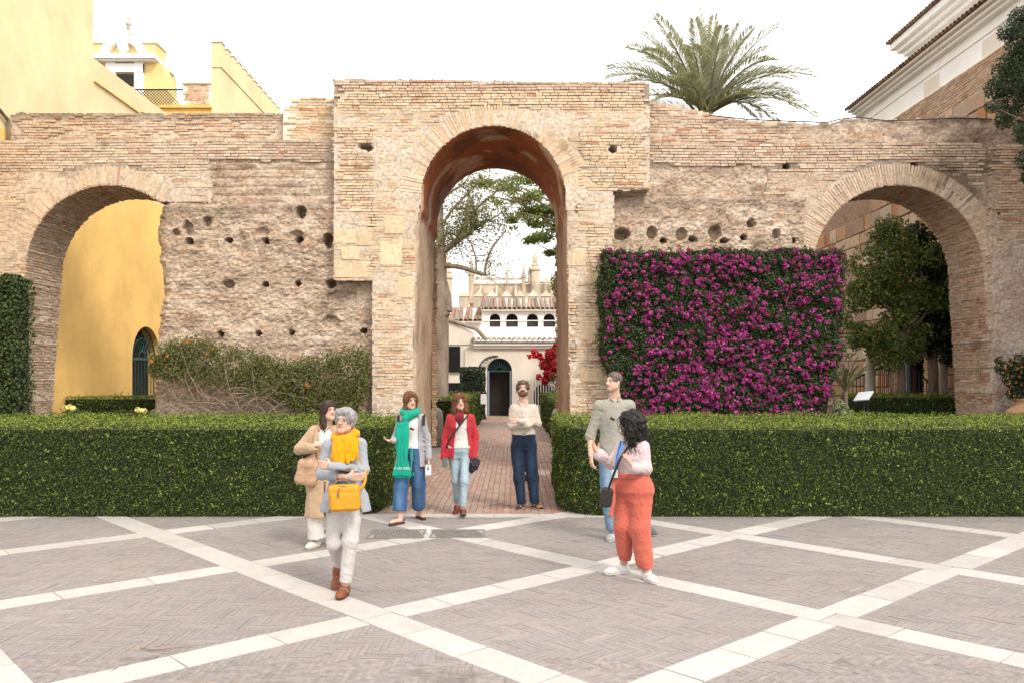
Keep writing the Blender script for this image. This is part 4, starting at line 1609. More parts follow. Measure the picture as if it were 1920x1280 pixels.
for k in range(9):
    y = YDOOR0 + 0.08 + (YDOOR1 - YDOOR0 - 0.16) * k / 8
    build('bar', [tube([(XW - 0.14, y, 0), (XW - 0.14, y, zsp)], 0.014, 6)], M['iron_green'], dr)
for k in range(1, 10):
    a = PI * k / 10
    build('fan_bar', [tube([(XW - 0.14, yc + 0.2 * math.cos(a), zsp + 0.2 * math.sin(a)), (XW - 0.14, yc + (zr - 0.03) * math.cos(a), zsp + (zr - 0.03) * math.sin(a))], 0.013, 6)], M['iron_green'], dr)
for rr in (0.2, 0.55, zr - 0.03):
    build('fan_ring', [tube([(XW - 0.14, yc + rr * math.cos(a), zsp + rr * math.sin(a)) for a in np.linspace(0, PI, 17)], 0.016, 6)], M['iron_green'], dr)
build('rail', [box(XW - 0.16, XW - 0.12, YDOOR0, YDOOR1, zsp - 0.04, zsp + 0.03)], M['iron_green'], dr)
build('rail', [box(XW - 0.16, XW - 0.12, YDOOR0, YDOOR1, 0.9, 0.96)], M['iron_green'], dr)

rngB = np.random.default_rng(61)
hedge('low_hedge', [(X(100, 19.0), 18.8), (X(330, 19.0), 18.8), (X(330, 19.0), 19.6), (X(100, 19.0), 19.6)], [0, 0, 0, 0], Z(744, 19.0), 'low dark hedge in front of the yellow house, inside the left arch', rngB, 1600, 1200, 0.035)


# rose bushes behind the left hedge
def rose(px, py, label, tall=0.0):
    Yr = 15.25
    b = P(px, py, Yr)
    t = empty('rose_bush', (b.x, Yr, 0), label, 'rose bush', 'roses behind the left hedge')
    build('stem', [tube([(b.x + 0.03, Yr, 0), (b.x + 0.01, Yr, 0.7), b], 0.008, 5)], M['bark'], t)
    k = 46
    q = np.array(b) + rngB.normal(0, 1, (k, 3)) * np.array([0.22, 0.1, 0.10]) + np.array([0.05, 0, -0.16 + tall])
    v, f, c = leafset(q, np.tile([0, -0.6, 1], (k, 1)), 0.085, rngB, 0.6, 0.6, leafcols(k, rngB, [(0.06, 0.09, 0.05), (0.09, 0.12, 0.06)]))
    link('foliage', npmesh('foliage', v, f, False, c), M['leaf'], t, 'stuff')
    for i in range(3):
        k = 34
        d = rngB.normal(0, 1, (k, 3)); d /= np.linalg.norm(d, axis=1)[:, None]
        ctr = np.array(b) + np.array([(i - 1) * 0.065, rngB.normal(0, 0.02), rngB.normal(0, 0.018)])
        v, f, c = leafset(ctr + d * 0.042, d, 0.05, rngB, 0.2, 0.9, leafcols(k, rngB, [(0.85, 0.78, 0.42), (0.88, 0.80, 0.30)], None, 0.05))
        link('bloom', npmesh('bloom', v, f, False, c), M['petal'], t)


rose(131, 763, 'rose bush with pale yellow blooms nearer the ivy')
rose(265, 770, 'rose bush with pale yellow blooms nearer the dry creeper')

# ------------------------------------------------------------------ crenellated wall and roofs beyond
Y1 = 27.0
xa, xb = X(397, Y1), X(414, Y1)
Y2 = F * (-xb) / 433
cw_ = empty('crenellated_wall', (xa, Y1, 0), 'yellow rendered wall with a receding row of pointed merlons', 'wall')
zA, zB = Z(127, Y1), Z(106, Y1)
build('wall', [box(xa, xb, Y1, Y2, 0, zA)], M['ochre_glare'], cw_)
build('band', [box(xa - 0.01, xb + 0.03, Y1 - 0.03, Y2, zA, zB)], M['ochre_glare'], cw_)
npit = 12
for k in range(npit):
    y0 = Y1 + (Y2 - Y1) * k / npit
    y1 = y0 + (Y2 - Y1) / npit * 0.52
    a = 0.0
    zt = Z(80, Y1)
    m = build('merlon', [box(xa, xb + 0.02, y0 + a, y1, zB, zt)], M['ochre_glare'], cw_)
    xm, ym = (xa + xb) / 2, (y0 + y1) / 2
    v = [(xa - 0.03, y0 - 0.03, zt), (xb + 0.05, y0 - 0.03, zt), (xb + 0.05, y1 + 0.03, zt), (xa - 0.03, y1 + 0.03, zt), (xm, ym, zt + 0.2)]
    link('merlon_cap', npmesh('merlon_cap', v, [np.array([[0, 1, 4], [1, 2, 4], [2, 3, 4], [3, 0, 4]]), np.array([[3, 2, 1, 0]])]), M['aged_white'], m)

YG = 46.0
gb = empty('bell_gable', (X(235, YG), YG, 0), 'white and yellow baroque gable with a curved pediment and urn finial', 'gable')


def gbox(px0, px1, py0, py1, y0, y1):
    return box(X(px0, YG), X(px1, YG), YG + y0, YG + y1, Z(py1, YG), Z(py0, YG))


build('body', [gbox(165, 290, 112, 330, 0.3, 3.0)], M['ochre_pale'], gb)
build('surround', [gbox(196, 214, 112, 200, 0.15, 0.3), gbox(249, 266, 112, 200, 0.15, 0.3), gbox(196, 266, 118, 134, 0.12, 0.3)], M['white'], gb)
build('cornice', [gbox(160, 293, 104, 112, -0.25, 2.6), gbox(164, 289, 112, 115, -0.1, 2.6)], M['white'], gb)
build('window', [gbox(216, 248, 137, 158, 0.2, 0.31)], M['dark'], gb)
arc = []
for a, b in zip(np.linspace(PI, 0, 25)[:-1], np.linspace(PI, 0, 25)[1:]):
    if 9 <= len(arc) <= 13:
        arc.append(None)
        continue
    q = [(X(228 + r_ * math.cos(t), YG), Z(104 - r_ * 0.93 * math.sin(t), YG)) for r_, t in ((44, a), (44, b), (29, b), (29, a))]
    arc.append(prism(q, 'y', YG + 0.1, YG + 0.7))
build('pediment', [a for a in arc if a is not None] + [gbox(219, 237, 62, 92, 0.08, 0.6), gbox(222, 234, 92, 99, 0.1, 0.5)], M['white'], gb)
build('tympanum', [prism([(X(228 + 30 * math.cos(t), YG), Z(104 - 28 * math.sin(t), YG)) for t in np.linspace(PI, 0, 15)], 'y', YG + 0.4, YG + 0.65)], M['ochre_pale'], gb)
build('attic', [gbox(165, 186, 78, 104, 0.3, 1.6), gbox(262, 288, 78, 104, 0.3, 1.6)], M['ochre_pale'], gb)
build('attic_cap', [gbox(163, 188, 74, 78, 0.2, 1.7)], M['cream'], gb)
build('attic_cap', [gbox(260, 290, 74, 78, 0.2, 1.7)], M['cream'], gb)
s = YG / F
build('finial', [lathe([(0.01, 44 * s), (3 * s, 36 * s), (1.5 * s, 32 * s), (5 * s, 28 * s), (5.5 * s, 24 * s), (2.5 * s, 21 * s), (5 * s, 18 * s), (2.5 * s, 15 * s), (3 * s, 9 * s), (10 * s, 6 * s), (8 * s, 0), (0.01, 0)], (X(235, YG), YG + 0.4, Z(66, YG)), 16)], M['aged_white'], gb, True)
build('buttress', [prism([(X(290, YG), Z(113, YG)), (X(300, YG), Z(118, YG)), (X(324, YG), Z(200, YG)), (X(326, YG), Z(260, YG)), (X(290, YG), Z(260, YG))], 'y', YG + 0.3, YG + 1.2)], M['ochre_pale'], gb)

YT = 31.0
ter = empty('roof_terrace', (X(330, YT), YT, 0), 'brick pier and orange cornice of a roof terrace between the yellow walls', 'terrace')
build('cornice', [box(X(300, YT), X(400, YT), YT - 0.12, YT + 0.6, Z(204, YT), Z(199, YT)), box(X(300, YT), X(400, YT), YT - 0.02, YT + 0.6, Z(330, YT), Z(204.2, YT))], M['ochre'], ter)
build('pier', [box(X(343, YT), X(396, YT), YT, YT + 0.6, Z(199, YT) + 0.002, Z(158, YT))], M['cream'], ter)
build('pier_cap', [box(X(341, YT), X(398, YT), YT - 0.06, YT + 0.65, Z(158, YT), Z(153, YT))], M['cream'], ter)
BT = Bricks()
front_bricks(BT, YT, 343, 396, 159, 198, lambda px, py, r: px > 0, rngB, 0.075, (1.1, 1.02, 0.92), off=0.012)
BT.emit(ter, 60, lambda C, S: S[:, 0], rngB)
lat = empty('lattice_fence', (X(300, YT), YT, Z(199, YT)), 'black diamond lattice fence on the roof terrace', 'fence')
x0, x1, z0, z1 = X(232, YT), X(343, YT), Z(199, YT), Z(163, YT)
build('rail', [box(x0, x1, YT + 0.3, YT + 0.34, z1 - 0.02, z1 + 0.02)], M['iron'], lat)
hgt = z1 - z0
for sgn in (1, -1):
    for k in range(-4, 22):
        u0 = x0 + k * 0.115
        u1 = u0 + sgn * hgt
        a, b = (u0, z0), (u1, z1)
        if min(a[0], b[0]) < x0 or max(a[0], b[0]) > x1:
            continue
        build('lattice_bar', [tube([(a[0], YT + 0.32 + 0.006 * sgn, a[1]), (b[0], YT + 0.32 + 0.006 * sgn, b[1])], 0.015, 4)], M['iron'], lat)

# ================================================================== RIGHT: STONE WALL AND WHITE HOUSE
XS = 10.1
rngS = np.random.default_rng(71)
sw = empty('stone_wall', (XS, 22, 0), 'high wall of reddish squared stones topped with brick, behind the right arch', 'wall')
YD0, YD1 = 20.6, 22.0
ZST = 8.62
pcs = [prism(q, 'x', XS, XS + 0.6) for q in ([(13, -0.05), (YD0, -0.05), (YD0, ZST), (13, ZST)], [(YD1, -0.05), (34, -0.05), (34, ZST), (YD1, ZST)], [(YD0, 2.9), (YD1, 2.9), (YD1, ZST), (YD0, ZST)])]
v_, f_, _ = join(pcs)
link('wall_core', npmesh('wall_core', v_, f_, False, np.tile([[0.33, 0.22, 0.15]], (len(v_), 1))), M['sheet'], sw)
z = 0.9
SP = np.array([(0.40, 0.26, 0.17), (0.47, 0.33, 0.23), (0.42, 0.20, 0.11), (0.50, 0.38, 0.28), (0.36, 0.25, 0.19), (0.45, 0.27, 0.15)])
while z < 7.9:
    h_ = rngS.uniform(0.30, 0.46)
    y = 17.2 - rngS.random() * 0.5
    while y < 31.5:
        L = rngS.uniform(0.34, 0.80)
        if not (YD0 - 0.1 < y + L and y < YD1 + 0.1 and z < 3.0) and (z > 6.3 and y < 23 or z < 6.4 and y > 18.5):
            o = link('stone', unit_brick(int(rngS.integers(9))), M['brick_obj'], sw)
            o.location = (XS + 0.06 - rngS.uniform(0.02, 0.05), y + L / 2, z + h_ / 2)
            o.scale = (0.12, L - 0.035, h_ - 0.035)
            o.color = (*(SP[rngS.integers(6)] * rngS.normal(1, 0.1)), 1)
        y += L
    z += h_
# brick capping courses on that wall
BS = Bricks()
zz = 7.96
k = 0
while zz < ZST - 0.02:
    y = 13.5 + rngS.random() * 0.2
    while y < 26:
        L = 0.27 * rngS.normal(1, 0.08)
        BS.add((XS + 0.04 - rngS.uniform(0.0, 0.015), y + L / 2, zz + 0.03), EY, EX, EZ, (L / 2 - 0.006, 0.05, 0.0245), brick_cols(1, rngS, (0.86, 0.78, 0.72))[0])
        y += L
    zz += 0.062
BS.emit(sw, 120, lambda C, S: -np.abs(C[:, 1] - 19), rngS)
# doorway in the stone wall
dw = build('door_recess', [box(XS + 0.45, XS + 0.5, YD0, YD1, 0, 2.9)], M['dark'], sw)
M['blue_door'] = mat_plain('blue_grey_paint', (0.22, 0.27, 0.33), 0.6, 0.12, 8, 0.1)
build('door_leaf', [box(XS + 0.02, XS + 0.07, YD1 - 0.42, YD1 - 0.02, 0.5, 2.85), box(XS - 0.004, XS + 0.02, YD1 - 0.36, YD1 - 0.08, 1.7, 2.7), box(XS - 0.004, XS + 0.02, YD1 - 0.36, YD1 - 0.08, 0.65, 1.5)], M['blue_door'], dw)
for k in range(34):
    for yy in (YD0 - 0.09, YD1 + 0.09):
        o = link('jamb_brick', unit_brick(k % 9), M['brick_obj'], sw)
        o.location = (XS + 0.02, yy + rngS.uniform(-0.03, 0.03), 0.75 + k * 0.064)
        o.scale = (0.12, 0.2, 0.05)
        o.color = (*brick_cols(1, rngS, (0.85, 0.68, 0.55), 0.1)[0], 1)

wh = empty('white_house', (XS + 0.5, 20, 0), 'whitewashed two-storey house with tiled eaves above the stone wall at right', 'house')
XWH = XS + 0.14
build('wall', [box(XWH, XWH + 5, 12.5, 24.75, ZST - 1.0, 9.62)], M['white'], wh)
build('plinth_band', [box(XWH - 0.05, XWH + 0.1, 12.5, 24.78, ZST + 0.0, ZST + 0.10), box(XWH - 0.03, XWH + 0.1, 12.5, 24.77, 9.20, 9.26)], M['white'], wh)
build('eave_moulding', [box(XWH - 0.14, XWH + 0.1, 12.5, 24.8, 9.46, 9.53), box(XWH - 0.24, XWH + 0.1, 12.5, 24.85, 9.532, 9.60)], M['white'], wh)
XU = XWH + 1.9
build('roof_slope', [prism([(XWH - 0.34, 9.605), (XWH + 0.1, 9.605), (XU + 0.2, 10.45), (XU + 0.2, 10.52), (XWH - 0.34, 9.66)], 'y', 12.5, 24.9)], M['cream'], wh)
YUE = 25.3
build('upper_wall', [box(XU, XU + 5, 12.5, YUE, 9.7, 12.2)], M['white'], wh)
up = []
for k, (dx, za, zb) in enumerate(((0.06, 10.9, 10.98), (0.05, 11.18, 11.26), (0.16, 11.40, 11.52), (0.28, 11.522, 11.66), (0.42, 11.662, 11.80), (0.56, 11.802, 11.98))):
    up.append(box(XU - dx, XU + 0.2, 12.5, YUE + dx, za, zb))
build('upper_cornice', up, M['white'], wh)
for (y0, tx) in ((20.2, 0), (17.6, 0)):
    build('stone_plaque', [box(XWH - 0.012, XWH + 0.02, y0, y0 + 0.75, ZST + 0.11, ZST + 0.5)], M['cream'], wh)


def barrel(L, r0, r1, n=8, th=0.014):
    """one clay barrel tile along +x, convex up, open below"""
    v = []
    for x, r in ((0, r0), (L, r1)):
        for q in (r, r - th):
            for a in np.linspace(0, PI, n):
                v.append((x, q * math.cos(a), q * math.sin(a)))
    v = np.array(v)
    f = []
    for i in range(n - 1):
        f.append((i, i + 1, 2 * n + i + 1, 2 * n + i))
        f.append((n + i, 3 * n + i, 3 * n + i + 1, n + i + 1))
        f.append((i, n + i, n + i + 1, i + 1))
        f.append((2 * n + i, 2 * n + i + 1, 3 * n + i + 1, 3 * n + i))
    return v, np.array(f)


TILE_ME = []
for k in range(5):
    v, f = barrel(0.45, 0.085, 0.075)
    me = npmesh('roof_tile', v + np.random.default_rng(k).normal(0, 0.002, v.shape), f, True)
    TILE_ME.append(me)
M['tile_obj'] = mat_attr('clay_tile_single', 0.88, True, 12, 0.4, 0.3, 0.004, (3.0, 0.5, 0.7, (0.55, 0.52, 0.5)), 0.15, 50)
TPAL = np.array([(0.31, 0.21, 0.15), (0.34, 0.25, 0.185), (0.27, 0.195, 0.15), (0.36, 0.28, 0.21), (0.32, 0.19, 0.13)])


def tile(parent, loc, yaw, pitch, scale=(1, 1, 1), rng=rngS):
    o = link('roof_tile', TILE_ME[int(rng.integers(5))], M['tile_obj'], parent)
    o.location = loc
    o.rotation_euler = (0, pitch, yaw + rng.normal(0, 0.03))
    o.scale = scale
    o.color = (*(TPAL[rng.integers(5)] * rng.normal(1, 0.1)), 1)


y = 13.6
while y < 24.85:
    tile(wh, (XWH - 0.40, y, 9.655), 0, -0.43)
    y += 0.165
y = 13.6
while y < YUE + 0.6:
    tile(wh, (XU - 0.66, y, 11.99), 0, -0.40)
    y += 0.165
for k in range(9):
    tile(wh, (XU - 0.5 + k * 0.18, YUE + 0.68, 11.99 + 0.06 * k), -PI / 2, -0.40)

# column, stair rail and steps by the doorway
colm = empty('stone_column', (X(1630, 20.2), 20.2, 0), 'short round pale stone column half hidden under the orange tree', 'column')
build('shaft', [lathe([(0.01, 0.0), (0.13, 0.0), (0.13, 0.1), (0.115, 0.14), (0.12, 1.2), (0.11, 2.0), (0.14, 2.08), (0.14, 2.16), (0.01, 2.16)], (X(1630, 20.2), 20.2, 0.3), 18)], M['cream'], colm, True)
build('base', [box(X(1630, 20.2) - 0.2, X(1630, 20.2) + 0.2, 20.0, 20.4, -0.02, 0.3)], M['granite'], colm)
colm2 = empty('stone_column', (X(1775, 19.6), 19.6, 0), 'tan stone column close behind the right jamb of the right arch', 'column')
build('shaft', [lathe([(0.01, 0.0), (0.15, 0.0), (0.14, 0.1), (0.125, 0.2), (0.115, 2.1), (0.15, 2.2), (0.15, 2.3), (0.01, 2.3)], (X(1772, 19.6), 19.6, 0.0), 18)], M['bark_pale'], colm2, True)
stp = empty('stone_steps', (9.6, 21.3, 0), 'small flight of stone steps up to the blue-grey door', 'steps')
for k in range(4):
    build('step', [box(8.75 + 0.3 * k, XS + 0.02, 20.4 - 0.004 * k, 22.3 + 0.004 * k, -0.02 + 0.16 * k, 0.14 + 0.16 * k)], M['cream'], stp)
rail = empty('stair_railing', (8.8, 20.3, 0), 'black iron stair railing with thin balusters beside the door steps', 'railing')
pts = [P(1592, 716, 20.2), P(1622, 700, 20.2), P(1652, 688, 20.2), P(1690, 668, 20.2)]
build('handrail', [tube(pts, 0.02, 6)], M['iron'], rail)
for k in range(15):
    t = k / 14
    a = 1592 + 98 * t
    b = np.interp(a, [1592, 1622, 1652, 1690], [716, 700, 688, 668])
    build('baluster', [tube([P(a, b, 20.2), (X(a, 20.2), 20.2, 0.1 + 0.5 * t)], 0.010, 5)], M['iron'], rail)
pts2 = [P(1650, 667, 19.9), P(1742, 667, 19.9)]
build('handrail', [tube([P(1650, 674, 19.9), P(1700, 674, 19.9), P(1740, 716, 19.9)], 0.02, 6)], M['iron'], rail)
for k in range(13):
    a = 1651 + 7.2 * k
    b = np.interp(a, [1650, 1700, 1740], [674, 674, 716])
    build('baluster', [tube([P(a, b, 19.9), P(a, 745, 19.9)], 0.011, 5)], M['iron'], rail)

hedge('low_hedge', [(X(1600, 18.4), 18.3), (X(1800, 18.4), 18.3), (X(1800, 18.4), 19.2), (X(1600, 18.4), 19.2)], [0.1, 0, 0, 0], Z(741, 18.4), 'low dark hedge under the orange tree, inside the right arch', rngB, 1600, 1200, 0.035)


# ------------------------------------------------------------------ trees
def limb(p0, p1, r0, r1, bend=0.12, n=7, rng=RNG):
    p0, p1 = np.array(p0, float), np.array(p1, float)
    L = np.linalg.norm(p1 - p0)
    off = rng.normal(0, bend * L, 3)
    t = np.linspace(0, 1, n)[:, None]
    pts = p0 + (p1 - p0) * t + off * (4 * t * (1 - t)) * 0.5 + rng.normal(0, bend * L * 0.06, (n, 3)) * (t > 0) * (t < 1)
    return pts, np.linspace(r0, r1, n)


def crown_leaves(blobs, n, size, pal, p, rng, spread=0.9, aspect=0.55, shell=0.55, droop=0.3, clump=2.0, thr=-0.15):
    """leaves through the volume of a set of ellipsoid clumps (cx,cy,cz,rx,ry,rz), thinned by noise"""
    blobs = np.asarray(blobs, float)
    w = np.prod(blobs[:, 3:], axis=1) ** 0.75
    k = rng.choice(len(blobs), n, p=w / w.sum())
    d = rng.normal(0, 1, (n, 3)); d /= np.linalg.norm(d, axis=1)[:, None]
    r = rng.random((n, 1)) ** shell
    A = blobs[k, :3] + d * r * blobs[k, 3:]
    m = fbm(A * clump, 3, 131) > thr
    A, d = A[m], d[m]
    col = leafcols(len(A), rng, pal, p)
    return leafset(A, d + np.array([0, 0, 0.5]), size, rng, spread, aspect, col, droop)


rngT = np.random.default_rng(81)
# orange tree behind the right arch
YO = 18.9
ot = empty('orange_tree', (X(1690, YO), YO, 0), 'bushy dark green orange tree filling the right arch', 'tree')
tr = [limb((X(1690, YO), YO, 0), P(1690, 640, YO), 0.10, 0.08, 0.05, 7, rngT)]
for (a, b, dy) in ((1640, 560, -0.2), (1700, 520, 0.3), (1750, 560, 0.1), (1670, 470, 0), (1730, 470, 0.4), (1620, 620, 0.2)):
    tr.append(limb(P(1690, 645, YO), P(a, b, YO + dy), 0.06, 0.015, 0.15, 7, rngT))
build('trunk', [tube(p, r, 7) for p, r in tr], M['bark'], ot, True)
bl = []
for (a, b, r, dy) in ((1670, 450, 46, 0), (1650, 500, 58, -.1), (1720, 495, 55, .2), (1640, 560, 56, -.2), (1700, 560, 62, 0), (1755, 560, 46, .3), (1630, 615, 46, -.2), (1680, 620, 54, -.3), (1735, 615, 52, .2), (1612, 650, 34, -.1), (1598, 600, 22, -.2), (1605, 545, 20, 0), (1690, 425, 18, .2), (1640, 440, 18, -.1), (1665, 668, 34, -.3), (1700, 655, 34, -.1), (1665, 425, 26, 0), (1770, 520, 36, .4)):
    c = P(a, b, YO + dy)
    rr = r * YO / F
    bl.append((c.x, c.y, c.z, rr, rr * 1.1, rr * 0.92))
v, f, c = crown_leaves(bl, 30000, 0.085, [(0.08, 0.125, 0.022), (0.12, 0.17, 0.032), (0.05, 0.08, 0.018), (0.22, 0.24, 0.05), (0.26, 0.21, 0.06)], [.36, .3, .2, .1, .04], rngT, 0.7, 0.5, 0.4, 0.5, 2.2, -0.06)
link('crown', npmesh('crown', v, f, False, c), M['leaf'], ot, 'stuff')

# very dark foliage round a trunk, added to darken the right of the arch
YZ = 19.35
sh_t = empty('shade_filler_tree', (X(1765, YZ), YZ, 0), 'very dark evergreen in the shade behind the right jamb of the right arch', 'tree')
build('trunk', [tube([(X(1752, YZ), YZ, 0), P(1750, 690, YZ), P(1745, 640, YZ), P(1757, 560, YZ), P(1752, 480, YZ)], [0.12, 0.11, 0.10, 0.08, 0.05], 8)], M['bark'], sh_t, True)
bl = []
for (a, b, r) in ((1740, 470, 40), (1770, 500, 44), (1735, 530, 44), (1778, 560, 44), (1740, 590, 42), (1775, 620, 40), (1735, 645, 30), (1785, 660, 30), (1720, 440, 26)):
    c = P(a, b, YZ)
    rr = r * YZ / F
    bl.append((c.x, c.y, c.z, rr, rr * 0.8, rr))
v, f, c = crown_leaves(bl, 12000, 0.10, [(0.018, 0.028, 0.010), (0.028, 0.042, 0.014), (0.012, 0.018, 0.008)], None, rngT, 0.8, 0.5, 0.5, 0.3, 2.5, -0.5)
link('crown', npmesh('crown', v, f, False, c), M['leaf'], sh_t, 'stuff')

# conifer at the right edge, in front of the wall
YJ = 14.0
cj = empty('conifer', (X(1995, YJ), YJ, 0), 'dark green juniper reaching in at the right edge above the pot', 'conifer')
trk = (X(1990, YJ), YJ)
tr = [limb((trk[0], trk[1], 0), (trk[0] - 0.1, trk[1], Z(-60, YJ)), 0.15, 0.05, 0.02, 9, rngT)]
bl = []
for (a, b, r) in ((1892, 60, 22), (1915, 35, 26), (1870, 165, 24), (1895, 130, 34), (1900, 190, 36), (1915, 80, 30), (1860, 200, 14), (1885, 225, 20), (1918, 250, 20), (1925, 300, 22), (1930, 335, 18), (1935, 150, 44), (1950, 60, 46), (1950, 240, 44), (1955, 330, 34), (1980, 160, 50), (1990, 60, 50), (1995, 280, 50), (1908, 110, 20)):
    c = P(a, b, YJ + rngT.uniform(-0.3, 0.3))
    rr = r * YJ / F
    bl.append((c.x, c.y, c.z, rr, rr, rr * 0.9))
    tr.append(limb((trk[0], trk[1], c.z - 0.2), tuple(c), 0.014, 0.005, 0.08, 5, rngT))
build('trunk', [tube(p, r, 6) for p, r in tr], M['bark'], cj, True)
v, f, c = crown_leaves(bl, 36000, 0.06, [(0.028, 0.05, 0.024), (0.045, 0.07, 0.03), (0.02, 0.034, 0.018), (0.09, 0.10, 0.04)], [.38, .3, .22, .1], rngT, 0.9, 0.30, 0.4, 0.0, 5.0, -0.3)
link('crown', npmesh('crown', v, f, False, c), M['leaf'], cj, 'stuff')

# clay jar with lantana
YJR = 15.35
jx = X(1908, YJR)
jar = empty('clay_jar', (jx, YJR, 0), 'big bulging terracotta jar at the right edge below the orange flowers', 'jar')
M['terracotta'] = mat_plain('terracotta', (0.52, 0.30, 0.17), 0.85, 0.12, 5, 0.2)
zb = Z(747, YJR)
build('body', [lathe([(0.01, 0.0), (0.22, 0.0), (0.34, 0.3), (0.42, 0.62), (0.40, 0.85), (0.31, zb - 0.20), (0.19, zb - 0.12), (0.17, zb - 0.05), (0.20, zb - 0.03), (0.215, zb), (0.18, zb + 0.01), (0.15, zb - 0.03), (0.14, zb - 0.15), (0.01, zb - 0.2)], (jx + 0.16, YJR, 0), 32)], M['terracotta'], jar, True)
lt = empty('lantana', (jx + 0.16, YJR, zb - 0.12), 'lantana bush with small orange flower heads growing in the clay jar', 'shrub')
bl = []
for (a, b, r) in ((1900, 705, 22), (1880, 690, 14), (1915, 685, 24), (1925, 715, 26), (1905, 735, 18), (1872, 675, 8), (1940, 690, 30)):
    c = P(a, b, YJR)
    rr = r * YJR / F
    bl.append((c.x, c.y, c.z, rr, rr, rr))
v, f, c = crown_leaves(bl, 3200, 0.06, [(0.035, 0.06, 0.02), (0.05, 0.08, 0.025), (0.02, 0.035, 0.012)], None, rngT, 0.8, 0.6, 0.35, 0.3, 3, -0.5)
link('foliage', npmesh('foliage', v, f, False, c), M['leaf'], lt, 'stuff')
build('stem', [tube([(jx + 0.16, YJR, zb - 0.14), P(1903, 715, YJR)], 0.02, 6)], M['bark'], lt)
for (a, b) in ((1896, 684), (1908, 690), (1880, 698), (1890, 708), (1898, 704), (1912, 705), (1893, 718), (1905, 716), (1889, 728), (1893, 736), (1902, 741), (1911, 676), (1917, 688), (1876, 672), (1916, 720), (1899, 675), (1914, 697), (1886, 690)):
    d = rngT.normal(0, 1, (16, 3)); d /= np.linalg.norm(d, axis=1)[:, None]
    q = np.array(P(a, b, YJR - 0.25)) + d * 0.018
    v, f, c = leafset(q, d, 0.016, rngT, 0.2, 0.9, leafcols(16, rngT, [(0.75, 0.20, 0.03), (0.80, 0.32, 0.05)], None, 0.1))
    link('flower_head', npmesh('flower_head', v, f, False, c), M['petal'], lt)

# reading panel
YI = 15.7
ip = empty('reading_panel', (X(1619, YI), YI, 0), 'tilted white reading panel on a thin post under the orange tree', 'sign')
c = P(1619, 742, YI)
M['panel'] = mat_plain('white_enamel', (0.62, 0.64, 0.66), 0.4, 0.05, 6)
ax = np.array([0.55, 0.45, 0.55]); ax /= np.linalg.norm(ax)
nn = np.array([-0.62, -0.35, 0.70]); nn -= ax * (nn @ ax); nn /= np.linalg.norm(nn)
build('board', [boxes([c], ax, np.cross(nn, ax), nn, [[0.125, 0.15, 0.012]])], M['panel'], ip)
build('post', [tube([(c.x + 0.02, YI + 0.03, 0), (c.x + 0.02, YI + 0.03, c.z - 0.02)], 0.025, 8), tube([(c.x + 0.09, YI + 0.03, 0), (c.x + 0.09, YI + 0.03, c.z + 0.03)], 0.012, 8)], M['iron'], ip)
# pale leafy plant and strappy leaves beside the bougainvillea
pw = empty('pale_shrub', (X(1574, 15.5), 15.5, 0), 'small pale variegated shrub at the right foot of the bougainvillea', 'shrub')
bl = [(X(1574, 15.5), 15.5, Z(762, 15.5), 0.16, 0.16, 0.14), (X(1580, 15.5), 15.5, Z(775, 15.5), 0.22, 0.2, 0.12)]
v, f, c = crown_leaves(bl, 420, 0.075, [(0.22, 0.26, 0.15), (0.12, 0.16, 0.07), (0.34, 0.36, 0.24)], None, rngT, 0.6, 0.5, 0.5, 0.2, 2, -0.9)
link('foliage', npmesh('foliage', v, f, False, c), M['leaf'], pw, 'stuff')
build('stem', [tube([(X(1574, 15.5), 15.5, 0), (X(1574, 15.5), 15.5, Z(760, 15.5))], 0.012, 5)], M['bark'], pw)


def blade(base, tip, w, sag, n=8):
    base, tip = np.array(base, float), np.array(tip, float)
    t = np.linspace(0, 1, n)[:, None]
    p = base + (tip - base) * t + np.array([0, 0, 1.0]) * (sag * 4 * t * (1 - t))
    d = (tip - base) / np.linalg.norm(tip - base)
    s = np.cross(d, [0.15, 1, 0.2]); s /= np.linalg.norm(s)
    ww = w * np.sin(PI * (0.12 + 0.88 * (1 - t))) ** 0.7
    v = np.concatenate([p + s * ww, p - s * ww])
    i = np.arange(n - 1)
    return v, np.stack([i, i + 1, n + i + 1, n + i], -1)


yu = empty('strappy_plant', (X(1580, 16.0), 16.0, 0), 'spiky plant with long arching leaves between the bougainvillea and the orange tree', 'plant')
for k in range(26):
    a = rngT.uniform(0, 2 * PI); L = rngT.uniform(0.5, 0.9); e_ = rngT.uniform(0.15, 1.2)
    b0 = np.array([X(1585, 16.0), 16.0, Z(735, 16.0)])
    tp = b0 + L * np.array([math.cos(a) * math.cos(e_), 0.5 * math.sin(a) * math.cos(e_), math.sin(e_) * 0.9])
    v, f = blade(b0, tp, 0.018, 0.10)
    link('leaf_blade', npmesh('leaf_blade', v, f, True, np.tile(leafcols(1, rngT, [(0.08, 0.09, 0.035), (0.12, 0.10, 0.05)]), (len(v), 1))), M['leaf'], yu)
build('stem', [tube([(X(1585, 16.0), 16.0, 0), (X(1585, 16.0), 16.0, Z(733, 16.0))], 0.05, 8)], M['bark'], yu)

# ------------------------------------------------------------------ palm behind the right wall
YM = 24.0
pm = empty('date_palm', (X(1322, YM), YM, 0), 'date palm with arching feathery fronds above the right wall', 'palm')
rngP = np.random.default_rng(91)
hx, hz = X(1322, YM), Z(220, YM)
build('trunk', [tube([(hx + 0.1 * math.sin(z), YM, z) for z in np.linspace(0, hz + 0.1, 14)], np.linspace(0.26, 0.22, 14), 12)], M['bark'], pm, True)
sc_ = YM / F


